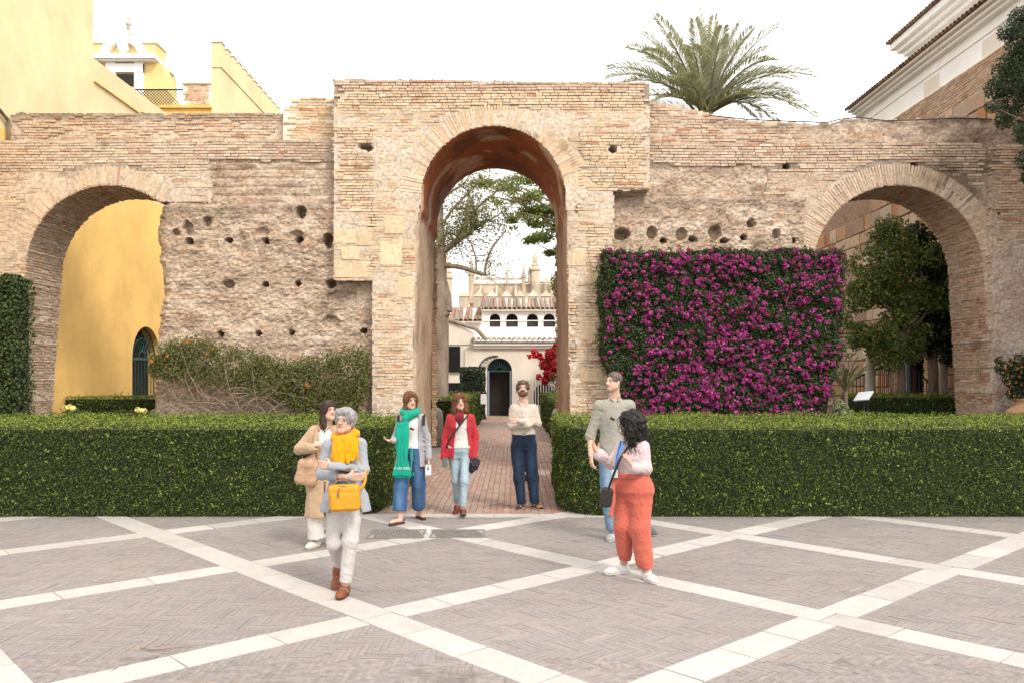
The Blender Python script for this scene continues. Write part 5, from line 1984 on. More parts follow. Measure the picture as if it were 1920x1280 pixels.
def frond(tipx, tipy, dy, bow, L=None):
    """a feather leaf from the heart to a tip given in picture pixels, leaflets along an arched rib"""
    b = np.array([hx + rngP.normal(0, 0.08), YM + rngP.normal(0, 0.1), hz + rngP.uniform(-0.1, 0.15)])
    tp = np.array(P(tipx, tipy, YM)) + np.array([0, dy, 0])
    n = 26
    t = np.linspace(0, 1, n)[:, None]
    ctl = (b + tp) / 2 + np.array([0, 0, bow])
    p = (1 - t) ** 2 * b + 2 * t * (1 - t) * ctl + t * t * tp
    parts = [tube(p, np.linspace(0.030, 0.005, n), 5) + (np.array((0.20, 0.20, 0.08)),)]
    d = np.gradient(p, axis=0); d /= np.linalg.norm(d, axis=1)[:, None]
    V, Fc, Cc = [], [], []
    m = 112
    for q in np.linspace(0.13, 0.99, m):
        i = q * (n - 1); i0 = int(i); fr = i - i0
        pos = p[i0] * (1 - fr) + p[min(i0 + 1, n - 1)] * fr
        dd_ = d[i0]
        side = np.cross(dd_, [0, 0, 1.0]); side /= np.linalg.norm(side) + 1e-6
        upv = np.cross(side, dd_)
        ll = 0.55 * (math.sin(PI * (0.10 + 0.86 * q)) ** 0.55) * rngP.uniform(0.85, 1.1)
        for sg in (-1, 1):
            di = dd_ * 0.75 + side * sg * 0.75 + upv * rngP.uniform(0.15, 0.5)
            di /= np.linalg.norm(di)
            w = np.cross(di, upv + rngP.normal(0, 0.3, 3)); w /= np.linalg.norm(w)
            mid = pos + di * ll * 0.55
            tip = pos + di * ll + np.array([0, 0, -0.16 * ll])
            k = len(V)
            V += [pos, mid + w * 0.0125, tip, mid - w * 0.0125]
            Fc.append((k, k + 1, k + 2, k + 3))
            cl = leafcols(1, rngP, [(0.33, 0.335, 0.245), (0.41, 0.41, 0.31), (0.25, 0.26, 0.17)])[0]
            Cc += [cl] * 4
    parts.append((np.array(V), np.array(Fc), np.array(Cc)))
    build('frond', parts, M['leaf'], pm)


for (tx, ty, dy, bw) in ((1175, 95, -.2, .8), (1235, 62, .8, .5), (1262, 45, .3, .3), (1385, 48, -.1, .4), (1440, 90, .1, .7), (1500, 140, .4, .9), (1510, 195, .5, 1.1), (1160, 200, .2, .9), (1135, 155, -.3, 1.0), (1143, 118, .5, 1.0), (1160, 175, -.8, .8), (1205, 55, .3, .6), (1222, 48, -.6, .5), (1212, 92, .9, .7), (1310, 20, 0, .05), (1345, 22, .3, .1), (1290, 60, -.8, .3),
                         (1415, 55, .5, .6), (1450, 62, -.4, .7), (1370, 60, .6, .3), (1395, 78, -.9, .5), (1465, 110, .8, .7), (1480, 132, .2, .8), (1520, 150, -.3, 1.0), (1500, 165, .9, .8), (1528, 225, -.2, 1.2), (1475, 200, -1.0, .9),
                         (1440, 205, .9, .8), (1400, 215, -1.4, .6), (1180, 205, .9, .7), (1215, 215, -1.2, .6), (1255, 120, 1.2, .5), (1380, 120, 1.4, .6), (1250, 75, -.2, .5), (1330, 95, -1.6, .6), (1275, 130, -1.6, .7), (1420, 150, -1.5, .8), (1190, 130, -1.3, .9), (1460, 230, .1, 1.0), (1240, 190, -1.8, .7)):
    frond(tx, ty, dy, bw)

# ================================================================== THROUGH THE GATEWAY
# granite bollards
for (px, lab) in ((818, 'squat round-topped granite bollard left of the path'), (1047, 'squat round-topped granite bollard right of the path')):
    Yb = 22.4
    o = build('bollard', [lathe([(0.01, 0), (0.19, 0), (0.185, 0.75), (0.17, 0.90), (0.12, 0.99), (0.05, 1.03), (0.01, 1.04)], (X(px, Yb), Yb, -0.01), 20)], M['granite'], None, True)
    tag(o, lab, 'bollard', 'bollards behind the gateway')
hedge('path_hedge', [(-3.6, 23.2), (-1.30, 23.2), (-1.30, 34.5), (-3.6, 34.5)], [0, 0.1, 0, 0], 1.22, 'clipped hedge lining the left of the path beyond the gateway', rngB, 450, 160, 0.06, group='hedges lining the far path')
hedge('path_hedge', [(1.18, 23.2), (3.4, 23.2), (3.4, 34.5), (1.18, 34.5)], [0.1, 0, 0, 0], 1.22, 'clipped hedge lining the right of the path beyond the gateway', rngB, 450, 160, 0.06, group='hedges lining the far path')
# tall clipped cypress block by the far door
YY = 36.5
leafy_block('clipped_cypress', X(864, YY), X(909, YY), YY - 0.4, YY + 0.4, 0, Z(689, YY), 3600, 0.09, [(0.018, 0.035, 0.016), (0.03, 0.05, 0.02), (0.012, 0.022, 0.011)], None, 'dark cypress clipped into a block beside the far doorway', 'cypress', rngB)
o = empty('notice_board', (X(903, 35), 35.0, 0), 'blank white notice board standing by the path hedge', 'sign')
build('board', [box(X(892, 35), X(912, 35), 35, 35.03, Z(757, 35), Z(738, 35))], M['white'], o)
build('post', [box(X(901, 35), X(903, 35), 35.03, 35.06, 0, Z(740, 35))], M['iron'], o)

# white gatehouse
YW = 39.0
gh = empty('white_gatehouse', (X(937, YW), YW, 0), 'whitewashed gatehouse with tiled eaves at the end of the path', 'house')
dx0, dx1 = X(913, YW), X(960, YW)
zg = Z(645, YW)
pcs = [prism(q, 'y', YW, YW + 0.4) for q in wall_with_arch(X(640, YW), X(1260, YW), -0.05, zg, dx0, dx1, Z(671, YW))]
build('wall', pcs, M['cream'], gh)
cx_, rd = (dx0 + dx1) / 2, (dx1 - dx0) / 2
zs_ = Z(671, YW) - rd
dr = build('doorway', [box(dx0 - 0.2, dx1 + 0.2, YW + 0.8, YW + 0.9, 0, Z(665, YW))], M['dark'], gh)
build('door_leaf', [box(dx0 + 0.02, dx0 + 0.1, YW + 0.1, YW + 0.8, 0, zs_), box(dx1 - 0.1, dx1 - 0.02, YW + 0.1, YW + 0.8, 0, zs_)], M['blue_door'], dr)
fan = build('fanlight', [tube([(cx_ + (rd - 0.03) * math.cos(a), YW + 0.15, zs_ + (rd - 0.03) * math.sin(a)) for a in np.linspace(0, PI, 15)], 0.03, 5), box(dx0, dx1, YW + 0.12, YW + 0.18, zs_ - 0.05, zs_ + 0.02)], M['iron_green'], gh)
for k in range(1, 12):
    a = PI * k / 12
    build('fan_bar', [tube([(cx_ + 0.15 * math.cos(a), YW + 0.15, zs_ + 0.15 * math.sin(a)), (cx_ + rd * math.cos(a), YW + 0.15, zs_ + rd * math.sin(a))], 0.014, 4)], M['iron_green'], fan)
# a half-open iron arch leaning left of the door
ga = build('iron_arch', [tube([(cx_ - 0.18 + (rd + 0.2) * math.cos(a), YW - 0.05, zs_ + (rd + 0.1) * math.sin(a)) for a in np.linspace(0.45 * PI, PI, 12)] + [(cx_ - 0.18 - rd - 0.2, YW - 0.05, 0)], 0.03, 5)], M['iron_green'], gh)
for k in range(5):
    a = PI * (0.55 + 0.08 * k)
    build('fan_bar', [tube([(cx_ - 0.1 + (rd - 0.1) * math.cos(a), YW - 0.04, zs_ + (rd - 0.1) * math.sin(a)), (cx_ - 0.18 + (rd + 0.2) * math.cos(a), YW - 0.04, zs_ + (rd + 0.1) * math.sin(a))], 0.012, 4)], M['iron_green'], ga)
build('cornice', [box(X(888, YW), X(1260, YW), YW - 0.12, YW + 0.4, Z(653, YW), Z(648, YW)), box(X(888, YW), X(1260, YW), YW - 0.22, YW + 0.4, Z(648, YW) + .002, Z(643, YW))], M['white'], gh)


def barred_window(parent, px0, px1, py0, py1, Yw, nb=6, nh=2):
    w = build('window', [box(X(px0, Yw), X(px1, Yw), Yw - 0.015, Yw + 0.05, Z(py1, Yw), Z(py0, Yw))], M['glass'], parent)
    for k in range(nb):
        x = X(px0 + (px1 - px0) * (k + 0.5) / nb, Yw)
        build('bar', [tube([(x, Yw - 0.08, Z(py1, Yw)), (x, Yw - 0.08, Z(py0, Yw))], 0.02, 4)], M['iron'], w)
    for k in range(nh + 1):
        z = Z(py0 + (py1 - py0) * k / nh, Yw)
        build('bar', [box(X(px0, Yw), X(px1, Yw), Yw - 0.1, Yw - 0.06, z - 0.02, z + 0.02)], M['iron'], w)


barred_window(gh, 841, 863, 650, 697, YW)
barred_window(gh, 839, 864, 718, 748, YW)
w = build('arched_window', [prism([(X(1001, YW), Z(758, YW)), (X(1037, YW), Z(758, YW))] + [(X(1019 + 18 * math.cos(a), YW), Z(737 - 18 * math.sin(a), YW)) for a in np.linspace(0, PI, 11)], 'y', YW - 0.02, YW + 0.05)], M['glass'], gh)
for k in range(9):
    x = X(999 + 5 * k, YW)
    build('bar', [tube([(x, YW - 0.1, Z(760, YW)), (x, YW - 0.1, Z(705, YW))], 0.018, 4)], M['white'], w)
# eave tiles
x = X(888, YW)
while x < X(1080, YW):
    tile(gh, (x, YW - 0.34, Z(641, YW)), PI / 2, -0.35, (0.75, 1.3, 1.3), rngB)
    x += 0.235
build('eave_roof', [prism([(YW - 0.3, Z(642, YW)), (YW + 1.0, Z(634, YW)), (YW + 1.0, Z(642, YW))], 'x', X(888, YW), X(1260, YW))], M['cream'], gh)
# upper arcade storey set back
YV = 40.4
az0, az1 = Z(641, YV), Z(577, YV)
wins = [(918, 938), (949, 971), (988, 1009), (1019, 1041)]
pcs = []
edge = X(903, YV)
for (a, b) in wins:
    xa_, xb_ = X(a, YV), X(b, YV)
    r_ = (xb_ - xa_) / 2
    zt = Z(588, YV)
    mid = (X(b, YV) + X(b + 9, YV)) / 2
    end = X(b + (11 if b < 1030 else 200), YV) if False else (X(b, YV) + 0.13)
    pcs.append(prism([(edge, az0), (xa_, az0), (xa_, az1), (edge, az1)], 'y', YV, YV + 0.35))
    pcs.append(prism([(xa_, az0), (xb_, az0), (xb_, Z(613, YV)), (xa_, Z(613, YV))], 'y', YV, YV + 0.35))
    ts = np.linspace(PI, 0, 11)
    for t0, t1 in zip(ts[:-1], ts[1:]):
        c0 = (xa_ + xb_) / 2
        p0 = (c0 + r_ * math.cos(t0), zt - r_ + r_ * math.sin(t0)); p1 = (c0 + r_ * math.cos(t1), zt - r_ + r_ * math.sin(t1))
        pcs.append(prism([p0, p1, (p1[0], az1), (p0[0], az1)], 'y', YV, YV + 0.35))
    edge = xb_
pcs.append(prism([(edge, az0), (X(1260, YV), az0), (X(1260, YV), az1), (edge, az1)], 'y', YV, YV + 0.35))
build('upper_wall', pcs, M['white'], gh)
build('string_course', [box(X(903, YV), X(1260, YV), YV - 0.05, YV - 0.001, Z(602, YV), Z(600.5, YV))], M['white'], gh)
M['parapet_dark'] = mat_plain('dark_screen', (0.06, 0.055, 0.06), 0.7, 0.2, 6)
for (a, b) in wins:
    w = build('window', [box(X(a, YV) - 0.05, X(b, YV) + 0.05, YV + 0.5, YV + 0.55, Z(614, YV), Z(586, YV))], M['dark'], gh)
    build('screen', [box(X(a, YV), X(b, YV), YV + 0.2, YV + 0.25, Z(613, YV), Z(600, YV))], M['parapet_dark'], w)
# tiled roofs: rows of barrel tiles
def tiled_roof(parent, px0, px1, pyb, pyt, Yf, depth, name='roof'):
    z0, z1 = Z(pyb, Yf), Z(pyt, Yf + depth)
    x = X(px0, Yf)
    L = math.hypot(depth, z1 - z0)
    pit = math.atan2(z1 - z0, depth)
    build(name, [prism([(Yf - 0.2, z0 - 0.1), (Yf + depth, z1 - 0.02), (Yf + depth, z1 - 0.16), (Yf - 0.2, z0 - 0.17)], 'x', X(px0, Yf), X(px1, Yf))], M['cream'], parent)
    while x < X(px1, Yf):
        tile(parent, (x, Yf - 0.25, z0 - 0.08), PI / 2, -pit, (L / 0.45 * 1.08, 1.15, 1.15), rngB)
        x += 0.225


tiled_roof(gh, 903, 1056, 577, 560, YV, 1.6)
tiled_roof(gh, 838, 904, 599, 578, YV - 0.3, 1.8)
build('side_wall', [box(X(640, YV), X(904, YV) - 0.002, YV - 0.25, YV + 0.3, Z(645, YV), Z(600, YV))], M['white'], gh)
build('lean_to_wall', [prism([(X(640, YW), Z(646, YW)), (X(888, YW), Z(646, YW)), (X(888, YW), Z(624, YW)), (X(838, YW), Z(599, YW)), (X(640, YW), Z(599, YW))], 'y', YW - 0.05, YW + 0.35)], M['cream'], gh)
build('lean_to_tiles', [tube([P(833, 597, YW - 0.1), P(885, 614, YW - 0.1), P(893, 617, YW - 0.1), P(912, 637, YW - 0.1)], 0.09, 6)], M['bark_pale'], gh)
build('downpipe', [tube([P(886, 648, YW - 0.1), P(873, 652, YW - 0.1), P(872, 760, YW - 0.1)], 0.035, 6)], M['cream'], gh)

# red bougainvillea on the gatehouse
rb_ = empty('red_bougainvillea', (X(1045, 37), 37.5, 0), 'crimson bougainvillea hanging over the right side of the gatehouse', 'climbing shrub')
bl = []
for (a, b, r) in ((1050, 655, 16), (1035, 665, 14), (1042, 680, 18), (1022, 682, 12), (1032, 700, 14), (1012, 668, 7), (1050, 700, 16), (1010, 706, 6), (1022, 712, 9), (1055, 640, 12), (1065, 670, 22)):
    c = P(a, b, 37.6)
    rr = r * 37.6 / F
    bl.append((c.x, c.y, c.z, rr, rr * 0.8, rr))
v, f, c = crown_leaves(bl, 9000, 0.11, [(0.42, 0.010, 0.03), (0.55, 0.02, 0.045), (0.25, 0.008, 0.02), (0.05, 0.05, 0.02)], [.38, .3, .2, .12], rngT, 0.7, 0.8, 0.5, 0.2, 1.6, -0.6)
link('flowers', npmesh('flowers', v, f, False, c), M['petal'], rb_, 'stuff')
for (a, b) in ((999, 658), (1003, 660), (994, 668), (1001, 667)):
    q = np.array(P(a, b, 37.6)) + rngT.normal(0, 0.05, (26, 3))
    v, f, c = leafset(q, np.tile([0, -1, 0], (26, 1)), 0.12, rngT, 0.6, 0.8, leafcols(26, rngT, [(0.5, 0.02, 0.04)]))
    link('flower_spray', npmesh('flower_spray', v, f, False, c), M['petal'], rb_)
build('stem', [tube([(X(1052, 37.6), 37.7, 0), P(1050, 720, 37.7), P(1046, 680, 37.7)], 0.05, 6)], M['bark'], rb_)
v, f, c = crown_leaves([(X(1048, 37), 37.2, Z(715, 37), 0.5, 0.4, 0.5), (X(1050, 37), 37.2, Z(745, 37), 0.5, 0.4, 0.6)], 1400, 0.10, BOX, None, rngT)
link('foliage', npmesh('foliage', v, f, False, c), M['leaf'], rb_, 'stuff')

# pinkish crenellated wall and the cathedral beyond the gatehouse
YN = 62.0
bt = empty('battlement_wall', (X(930, YN), YN, 0), 'tan wall with pyramid-topped merlons above the gatehouse roofs', 'wall')
build('wall', [box(X(640, YN), X(1260, YN), YN, YN + 1.0, 0, Z(577, YN))], M['ochre_pale2'] if 'ochre_pale2' in M else M['cathedral'], bt)
for k, px in enumerate((828, 869, 897, 922, 950, 975, 1000, 1024, 1048)):
    zt = Z(556, YN)
    m = build('merlon', [box(X(px - 9, YN), X(px + 9, YN), YN + 0.001, YN + 0.8, Z(577.5, YN), zt)], M['cathedral'], bt)
    a, b, y0, y1 = X(px - 10, YN), X(px + 10, YN), YN - 0.05, YN + 0.85
    link('merlon_cap', npmesh('merlon_cap', [(a, y0, zt), (b, y0, zt), (b, y1, zt), (a, y1, zt), ((a + b) / 2, (y0 + y1) / 2, Z(543, YN))], [np.array([[0, 1, 4], [1, 2, 4], [2, 3, 4], [3, 0, 4]]), np.array([[3, 2, 1, 0]])]), M['cathedral'], m)

YA = 120.0
ca = empty('cathedral', (X(960, YA), YA + 5, 0), 'pale gothic cathedral with pinnacles and pierced parapets in the distance', 'cathedral')


def cbox(px0, px1, py0, py1, y0=0.0, y1=3.0):
    return box(X(px0, YA), X(px1, YA), YA + y0, YA + y1, Z(py1, YA), Z(py0, YA))


build('nave', [cbox(880, 1200, 533, 700, 0, 12), cbox(984, 1200, 552, 700, -1.5, 0)], M['cathedral'], ca)
build('parapet_rail', [cbox(886, 985, 521, 524, 0.1, 0.6), cbox(886, 985, 531, 534, -0.15, 0.7), cbox(985, 1200, 528, 531, 0.1, 0.6)], M['cathedral'], ca)
for k in range(26):
    px = 887 + k * 3.8
    build('parapet_post', [cbox(px, px + 1.5, 514 - 0.05 * k, 533, 0.15, 0.55)], M['cathedral'], ca)
for k in range(15):
    px = 1010 + k * 3.6
    build('parapet_post', [cbox(px, px + 1.4, 522, 534, 0.15, 0.55)], M['cathedral'], ca)
for (px, pt, pb, w) in ((884, 478, 570, 5.5), (950, 497, 535, 2.2), (982, 492, 560, 4.0), (918, 500, 530, 1.6), (992, 494, 535, 2.4), (1003, 470, 560, 8.5), (1022, 512, 560, 2.6), (1034, 508, 560, 2.4), (998, 500, 540, 3), (839, 470, 600, 9)):
    sh = pt + (pb - pt) * 0.38
    pin = build('pinnacle', [lathe([(0.01, Z(pb, YA)), (w * YA / F, Z(pb, YA)), (w * YA / F, Z(sh + 6, YA)), (w * 1.3 * YA / F, Z(sh + 4, YA)), (w * 1.3 * YA / F, Z(sh, YA)), (w * 0.8 * YA / F, Z(sh - 1, YA)), (w * 0.45 * YA / F, Z(sh - (sh - pt) * 0.45, YA)), (w * 0.6 * YA / F, Z(sh - (sh - pt) * 0.5, YA)), (0.02, Z(pt, YA))], (X(px, YA), YA - 0.6, 0), 8)], M['cathedral'], ca)
    for q in range(4):
        hgt_ = sh - (sh - pt) * (0.15 + 0.2 * q)
        build('crocket', [lathe([(0.01, -0.12), (w * YA / F * (0.95 - 0.2 * q), 0), (0.01, 0.12)], (X(px, YA), YA - 0.6, Z(hgt_, YA)), 6)], M['cathedral'], pin)
for px in (900, 930, 965):
    build('buttress', [prism([(YA - 6, Z(600, YA)), (YA, Z(600, YA)), (YA, Z(536, YA)), (YA - 0.4, Z(536, YA)), (YA - 6, Z(575, YA))], 'x', X(px, YA), X(px + 3, YA))], M['cathedral'], ca)

# bare-limbed tree inside the left of the gateway
YE = 25.5
rngE = np.random.default_rng(97)
pt = empty('plane_tree', (X(827, YE), YE, 0), 'tree with a thick trunk and crooked pruned limbs inside the gateway', 'tree')
trs = []


def bpath(pts, r0, r1, n=5):
    q = np.array([tuple(P(a, b, YE + d)) for a, b, d in pts])
    # smooth resample
    t = np.linspace(0, len(q) - 1, (len(q) - 1) * n + 1)
    out = np.stack([np.interp(t, np.arange(len(q)), q[:, k]) for k in range(3)], -1)
    for _ in range(2):
        out[1:-1] = (out[:-2] + 2 * out[1:-1] + out[2:]) / 4
    return tube(out, np.linspace(r0, r1, len(out)), 8)


build('trunk', [bpath([(822, 860, 0), (824, 720, 0), (826, 600, 0), (824, 520, 0), (822, 455, 0)], 0.30, 0.20), bpath([(826, 455, 0), (825, 420, 0.1), (826, 360, 0.2), (830, 300, 0.3)], 0.13, 0.06)], M['bark_pale'], pt, True)
LIMBS = [([(820, 480, 0), (845, 462, -.1), (868, 444, -.2), (890, 430, -.2), (886, 405, -.1), (880, 395, 0), (896, 425, 0)], .10, .05), ([(868, 447, -.2), (878, 400, -.3), (878, 370, -.2), (893, 400, 0), (895, 420, 0)], .07, .05),
         ([(828, 498, 0), (860, 500, -.2), (885, 508, -.3), (910, 515, -.3)], .09, .06), ([(908, 516, -.3), (912, 490, -.3), (925, 460, -.3), (947, 435, -.2)], .045, .025), ([(893, 508, -.3), (892, 480, -.3), (882, 455, -.3), (875, 445, -.3)], .03, .018),
         ([(832, 530, .1), (840, 560, 0), (842, 585, -.1), (832, 592, -.1)], .12, .10), ([(824, 470, 0), (835, 440, .2), (845, 438, .3), (850, 452, .3)], .05, .03), ([(890, 430, -.2), (915, 415, -.2), (940, 400, -.1), (965, 380, 0)], .035, .012),
         ([(850, 460, 0), (870, 420, .2), (900, 385, .4), (930, 360, .5), (960, 335, .6)], .05, .02), ([(830, 420, 0), (850, 390, 0), (880, 360, .2), (900, 335, .3)], .05, .02), ([(910, 516, -.3), (940, 540, -.4), (970, 560, -.4)], .015, .006),
         ([(826, 380, .1), (845, 360, .2), (870, 345, .3), (885, 322, .4)], .04, .02)]
for pts, r0, r1 in LIMBS:
    build('limb', [bpath(pts, r0, r1)], M['bark_pale'], pt, True)
tw_, tips = [], []
for i in range(260):
    pts, r0, r1 = LIMBS[int(rngE.choice([0, 1, 3, 4, 6, 7, 8, 9, 11], p=[.15, .12, .08, .07, .08, .13, .15, .12, .10]))]
    k = rngE.integers(len(pts)); a, b, d = pts[k]
    an = rngE.uniform(0, 2 * PI); L = rngE.uniform(18, 60)
    e_ = (a + L * math.cos(an), b - abs(L * math.sin(an)) * 0.9 + 12, d + rngE.normal(0, 0.5))
    m_ = ((a + e_[0]) / 2 + rngE.normal(0, 6), (b + e_[1]) / 2 + rngE.normal(0, 6), (d + e_[2]) / 2)
    tw_.append(bpath([(a, b, d), m_, e_], 0.012, 0.003, 3)[0:2]); tips.append(e_); tips.append(m_)
build('twigs', tw_, M['bark'], pt, True, 'stuff')
tips = np.array(tips)
n = 8000
k = rngE.integers(len(tips), size=n)
q = tips[k] + rngE.normal(0, 1, (n, 3)) * np.array([9, 8, 0.2])
A = np.column_stack([X(q[:, 0], YE + q[:, 2]), YE + q[:, 2], Z(q[:, 1], YE + q[:, 2])])
v, f, c = leafset(A, np.tile([0, -0.5, 1], (n, 1)), 0.075, rngE, 0.9, 0.6, leafcols(n, rngE, [(0.17, 0.185, 0.06), (0.23, 0.23, 0.09), (0.13, 0.145, 0.045)]))
link('crown', npmesh('crown', v, f, False, c), M['leaf'], pt, 'stuff')
# leafy tree overhanging from the right
YF_ = 28.0
gt = empty('leafy_tree', (X(1180, YF_), YF_, 0), 'light green leafy tree spreading in from the right inside the gateway', 'tree')
tr = [limb((X(1180, YF_), YF_, 0), P(1175, 480, YF_), 0.28, 0.2, 0.04, 9, rngE)]
ENDS = [(1010, 350), (960, 345), (1040, 400), (985, 400), (960, 395), (1020, 440), (1000, 455), (1035, 370), (930, 370), (1045, 465), (1100, 380), (1150, 350), (940, 340), (1000, 330)]
for (a, b) in ENDS:
    tr.append(limb(P(1175, 490, YF_), P(a, b, YF_ + rngE.normal(0, 0.5)), 0.08, 0.012, 0.10, 9, rngE))
build('trunk', [tube(p, r, 7) for p, r in tr], M['bark'], gt, True)
bl = []
for (a, b, rx, ry) in ((1035, 395, 32, 14), (1010, 415, 34, 13), (985, 400, 26, 12), (1040, 430, 24, 14), (1015, 445, 26, 12), (995, 452, 18, 8), (960, 410, 18, 10), (985, 370, 36, 16), (1030, 360, 36, 20), (950, 350, 40, 16), (1000, 335, 50, 14), (1050, 470, 16, 10), (960, 430, 14, 6), (930, 380, 20, 10),
                        (1045, 530, 12, 26), (1050, 560, 10, 22), (1100, 400, 50, 40), (905, 345, 26, 8), (1030, 475, 14, 5), (1150, 360, 60, 40), (1010, 395, 20, 10)):
    c = P(a, b, YF_ + rngE.normal(0, 0.5))
    s = YF_ / F
    bl.append((c.x, c.y, c.z, rx * s, 0.6, ry * s))
v, f, c = crown_leaves(bl, 30000, 0.10, [(0.15, 0.21, 0.035), (0.20, 0.26, 0.05), (0.11, 0.16, 0.028), (0.26, 0.29, 0.07)], [.36, .3, .22, .12], rngE, 0.8, 0.5, 0.6, 0.2, 2.4, -0.05)
link('crown', npmesh('crown', v, f, False, c), M['leaf'], gt, 'stuff')

# ================================================================== PEOPLE: distance-field sculpting
def smin(a, b, k):
    if k <= 0:
        return np.minimum(a, b)
    h = np.clip(0.5 + 0.5 * (b - a) / k, 0, 1)
    return b + (a - b) * h - k * h * (1 - h)


def A3(v):
    return np.array([v[0], v[1], v[2]], float)


def cap(a, b, ra, rb=None):
    a, b = A3(a), A3(b)
    rb = ra if rb is None else rb
    ab = b - a
    L2 = max(ab @ ab, 1e-9)

    def f(p):
        t = np.clip(((p - a) @ ab) / L2, 0, 1)
        return np.linalg.norm(p - a - t[..., None] * ab, axis=-1) - (ra + (rb - ra) * t)
    r = max(ra, rb)
    return f, np.minimum(a, b) - r, np.maximum(a, b) + r


def ell(c, r, Rm=None):
    c, r = A3(c), A3(r)

    def f(p):
        q = p - c
        if Rm is not None:
            q = q @ Rm
        k0 = np.linalg.norm(q / r, axis=-1)
        k1 = np.linalg.norm(q / (r * r), axis=-1) + 1e-9
        return k0 * (k0 - 1) / k1
    m = r.max() if Rm is not None else r
    return f, c - m, c + m


def rbox(c, hs, Rm, rd):
    c, hs = A3(c), A3(hs)

    def f(p):
        q = np.abs((p - c) @ Rm) - (hs - rd)
        return np.linalg.norm(np.maximum(q, 0), axis=-1) + np.minimum(q.max(-1), 0) - rd
    m = np.linalg.norm(hs)
    return f, c - m, c + m


def stack(lv, yaw=0.0, pw=2.0):
    """lofted ellipses: lv rows (z, cx, cy, rx, ry), z ascending"""
    lv = np.array(sorted(lv), float)
    cs, sn = math.cos(yaw), math.sin(yaw)

    def f(p):
        z = p[..., 2]
        g = [np.interp(z, lv[:, 0], lv[:, k]) for k in range(1, 5)]
        dx, dy = p[..., 0] - g[0], p[..., 1] - g[1]
        u, v = dx * cs + dy * sn, -dx * sn + dy * cs
        e = (np.abs(u / g[2]) ** pw + np.abs(v / g[3]) ** pw) ** (1 / pw)
        d = (e - 1) * np.minimum(g[2], g[3])
        return np.maximum(d, np.maximum(lv[0, 0] - z, z - lv[-1, 0]))
    m = lv[:, 3:5].max()
    return f, np.array([lv[:, 1].min() - m, lv[:, 2].min() - m, lv[0, 0]]), np.array([lv[:, 1].max() + m, lv[:, 2].max() + m, lv[-1, 0]])


def inframe(prim, c, Rm):
    f, lo, hi = prim
    c = A3(c)
    cr = np.array([[(lo, hi)[i][0], (lo, hi)[j][1], (lo, hi)[k][2]] for i in (0, 1) for j in (0, 1) for k in (0, 1)]) @ Rm.T + c
    return (lambda p: f((p - c) @ Rm)), cr.min(0), cr.max(0)


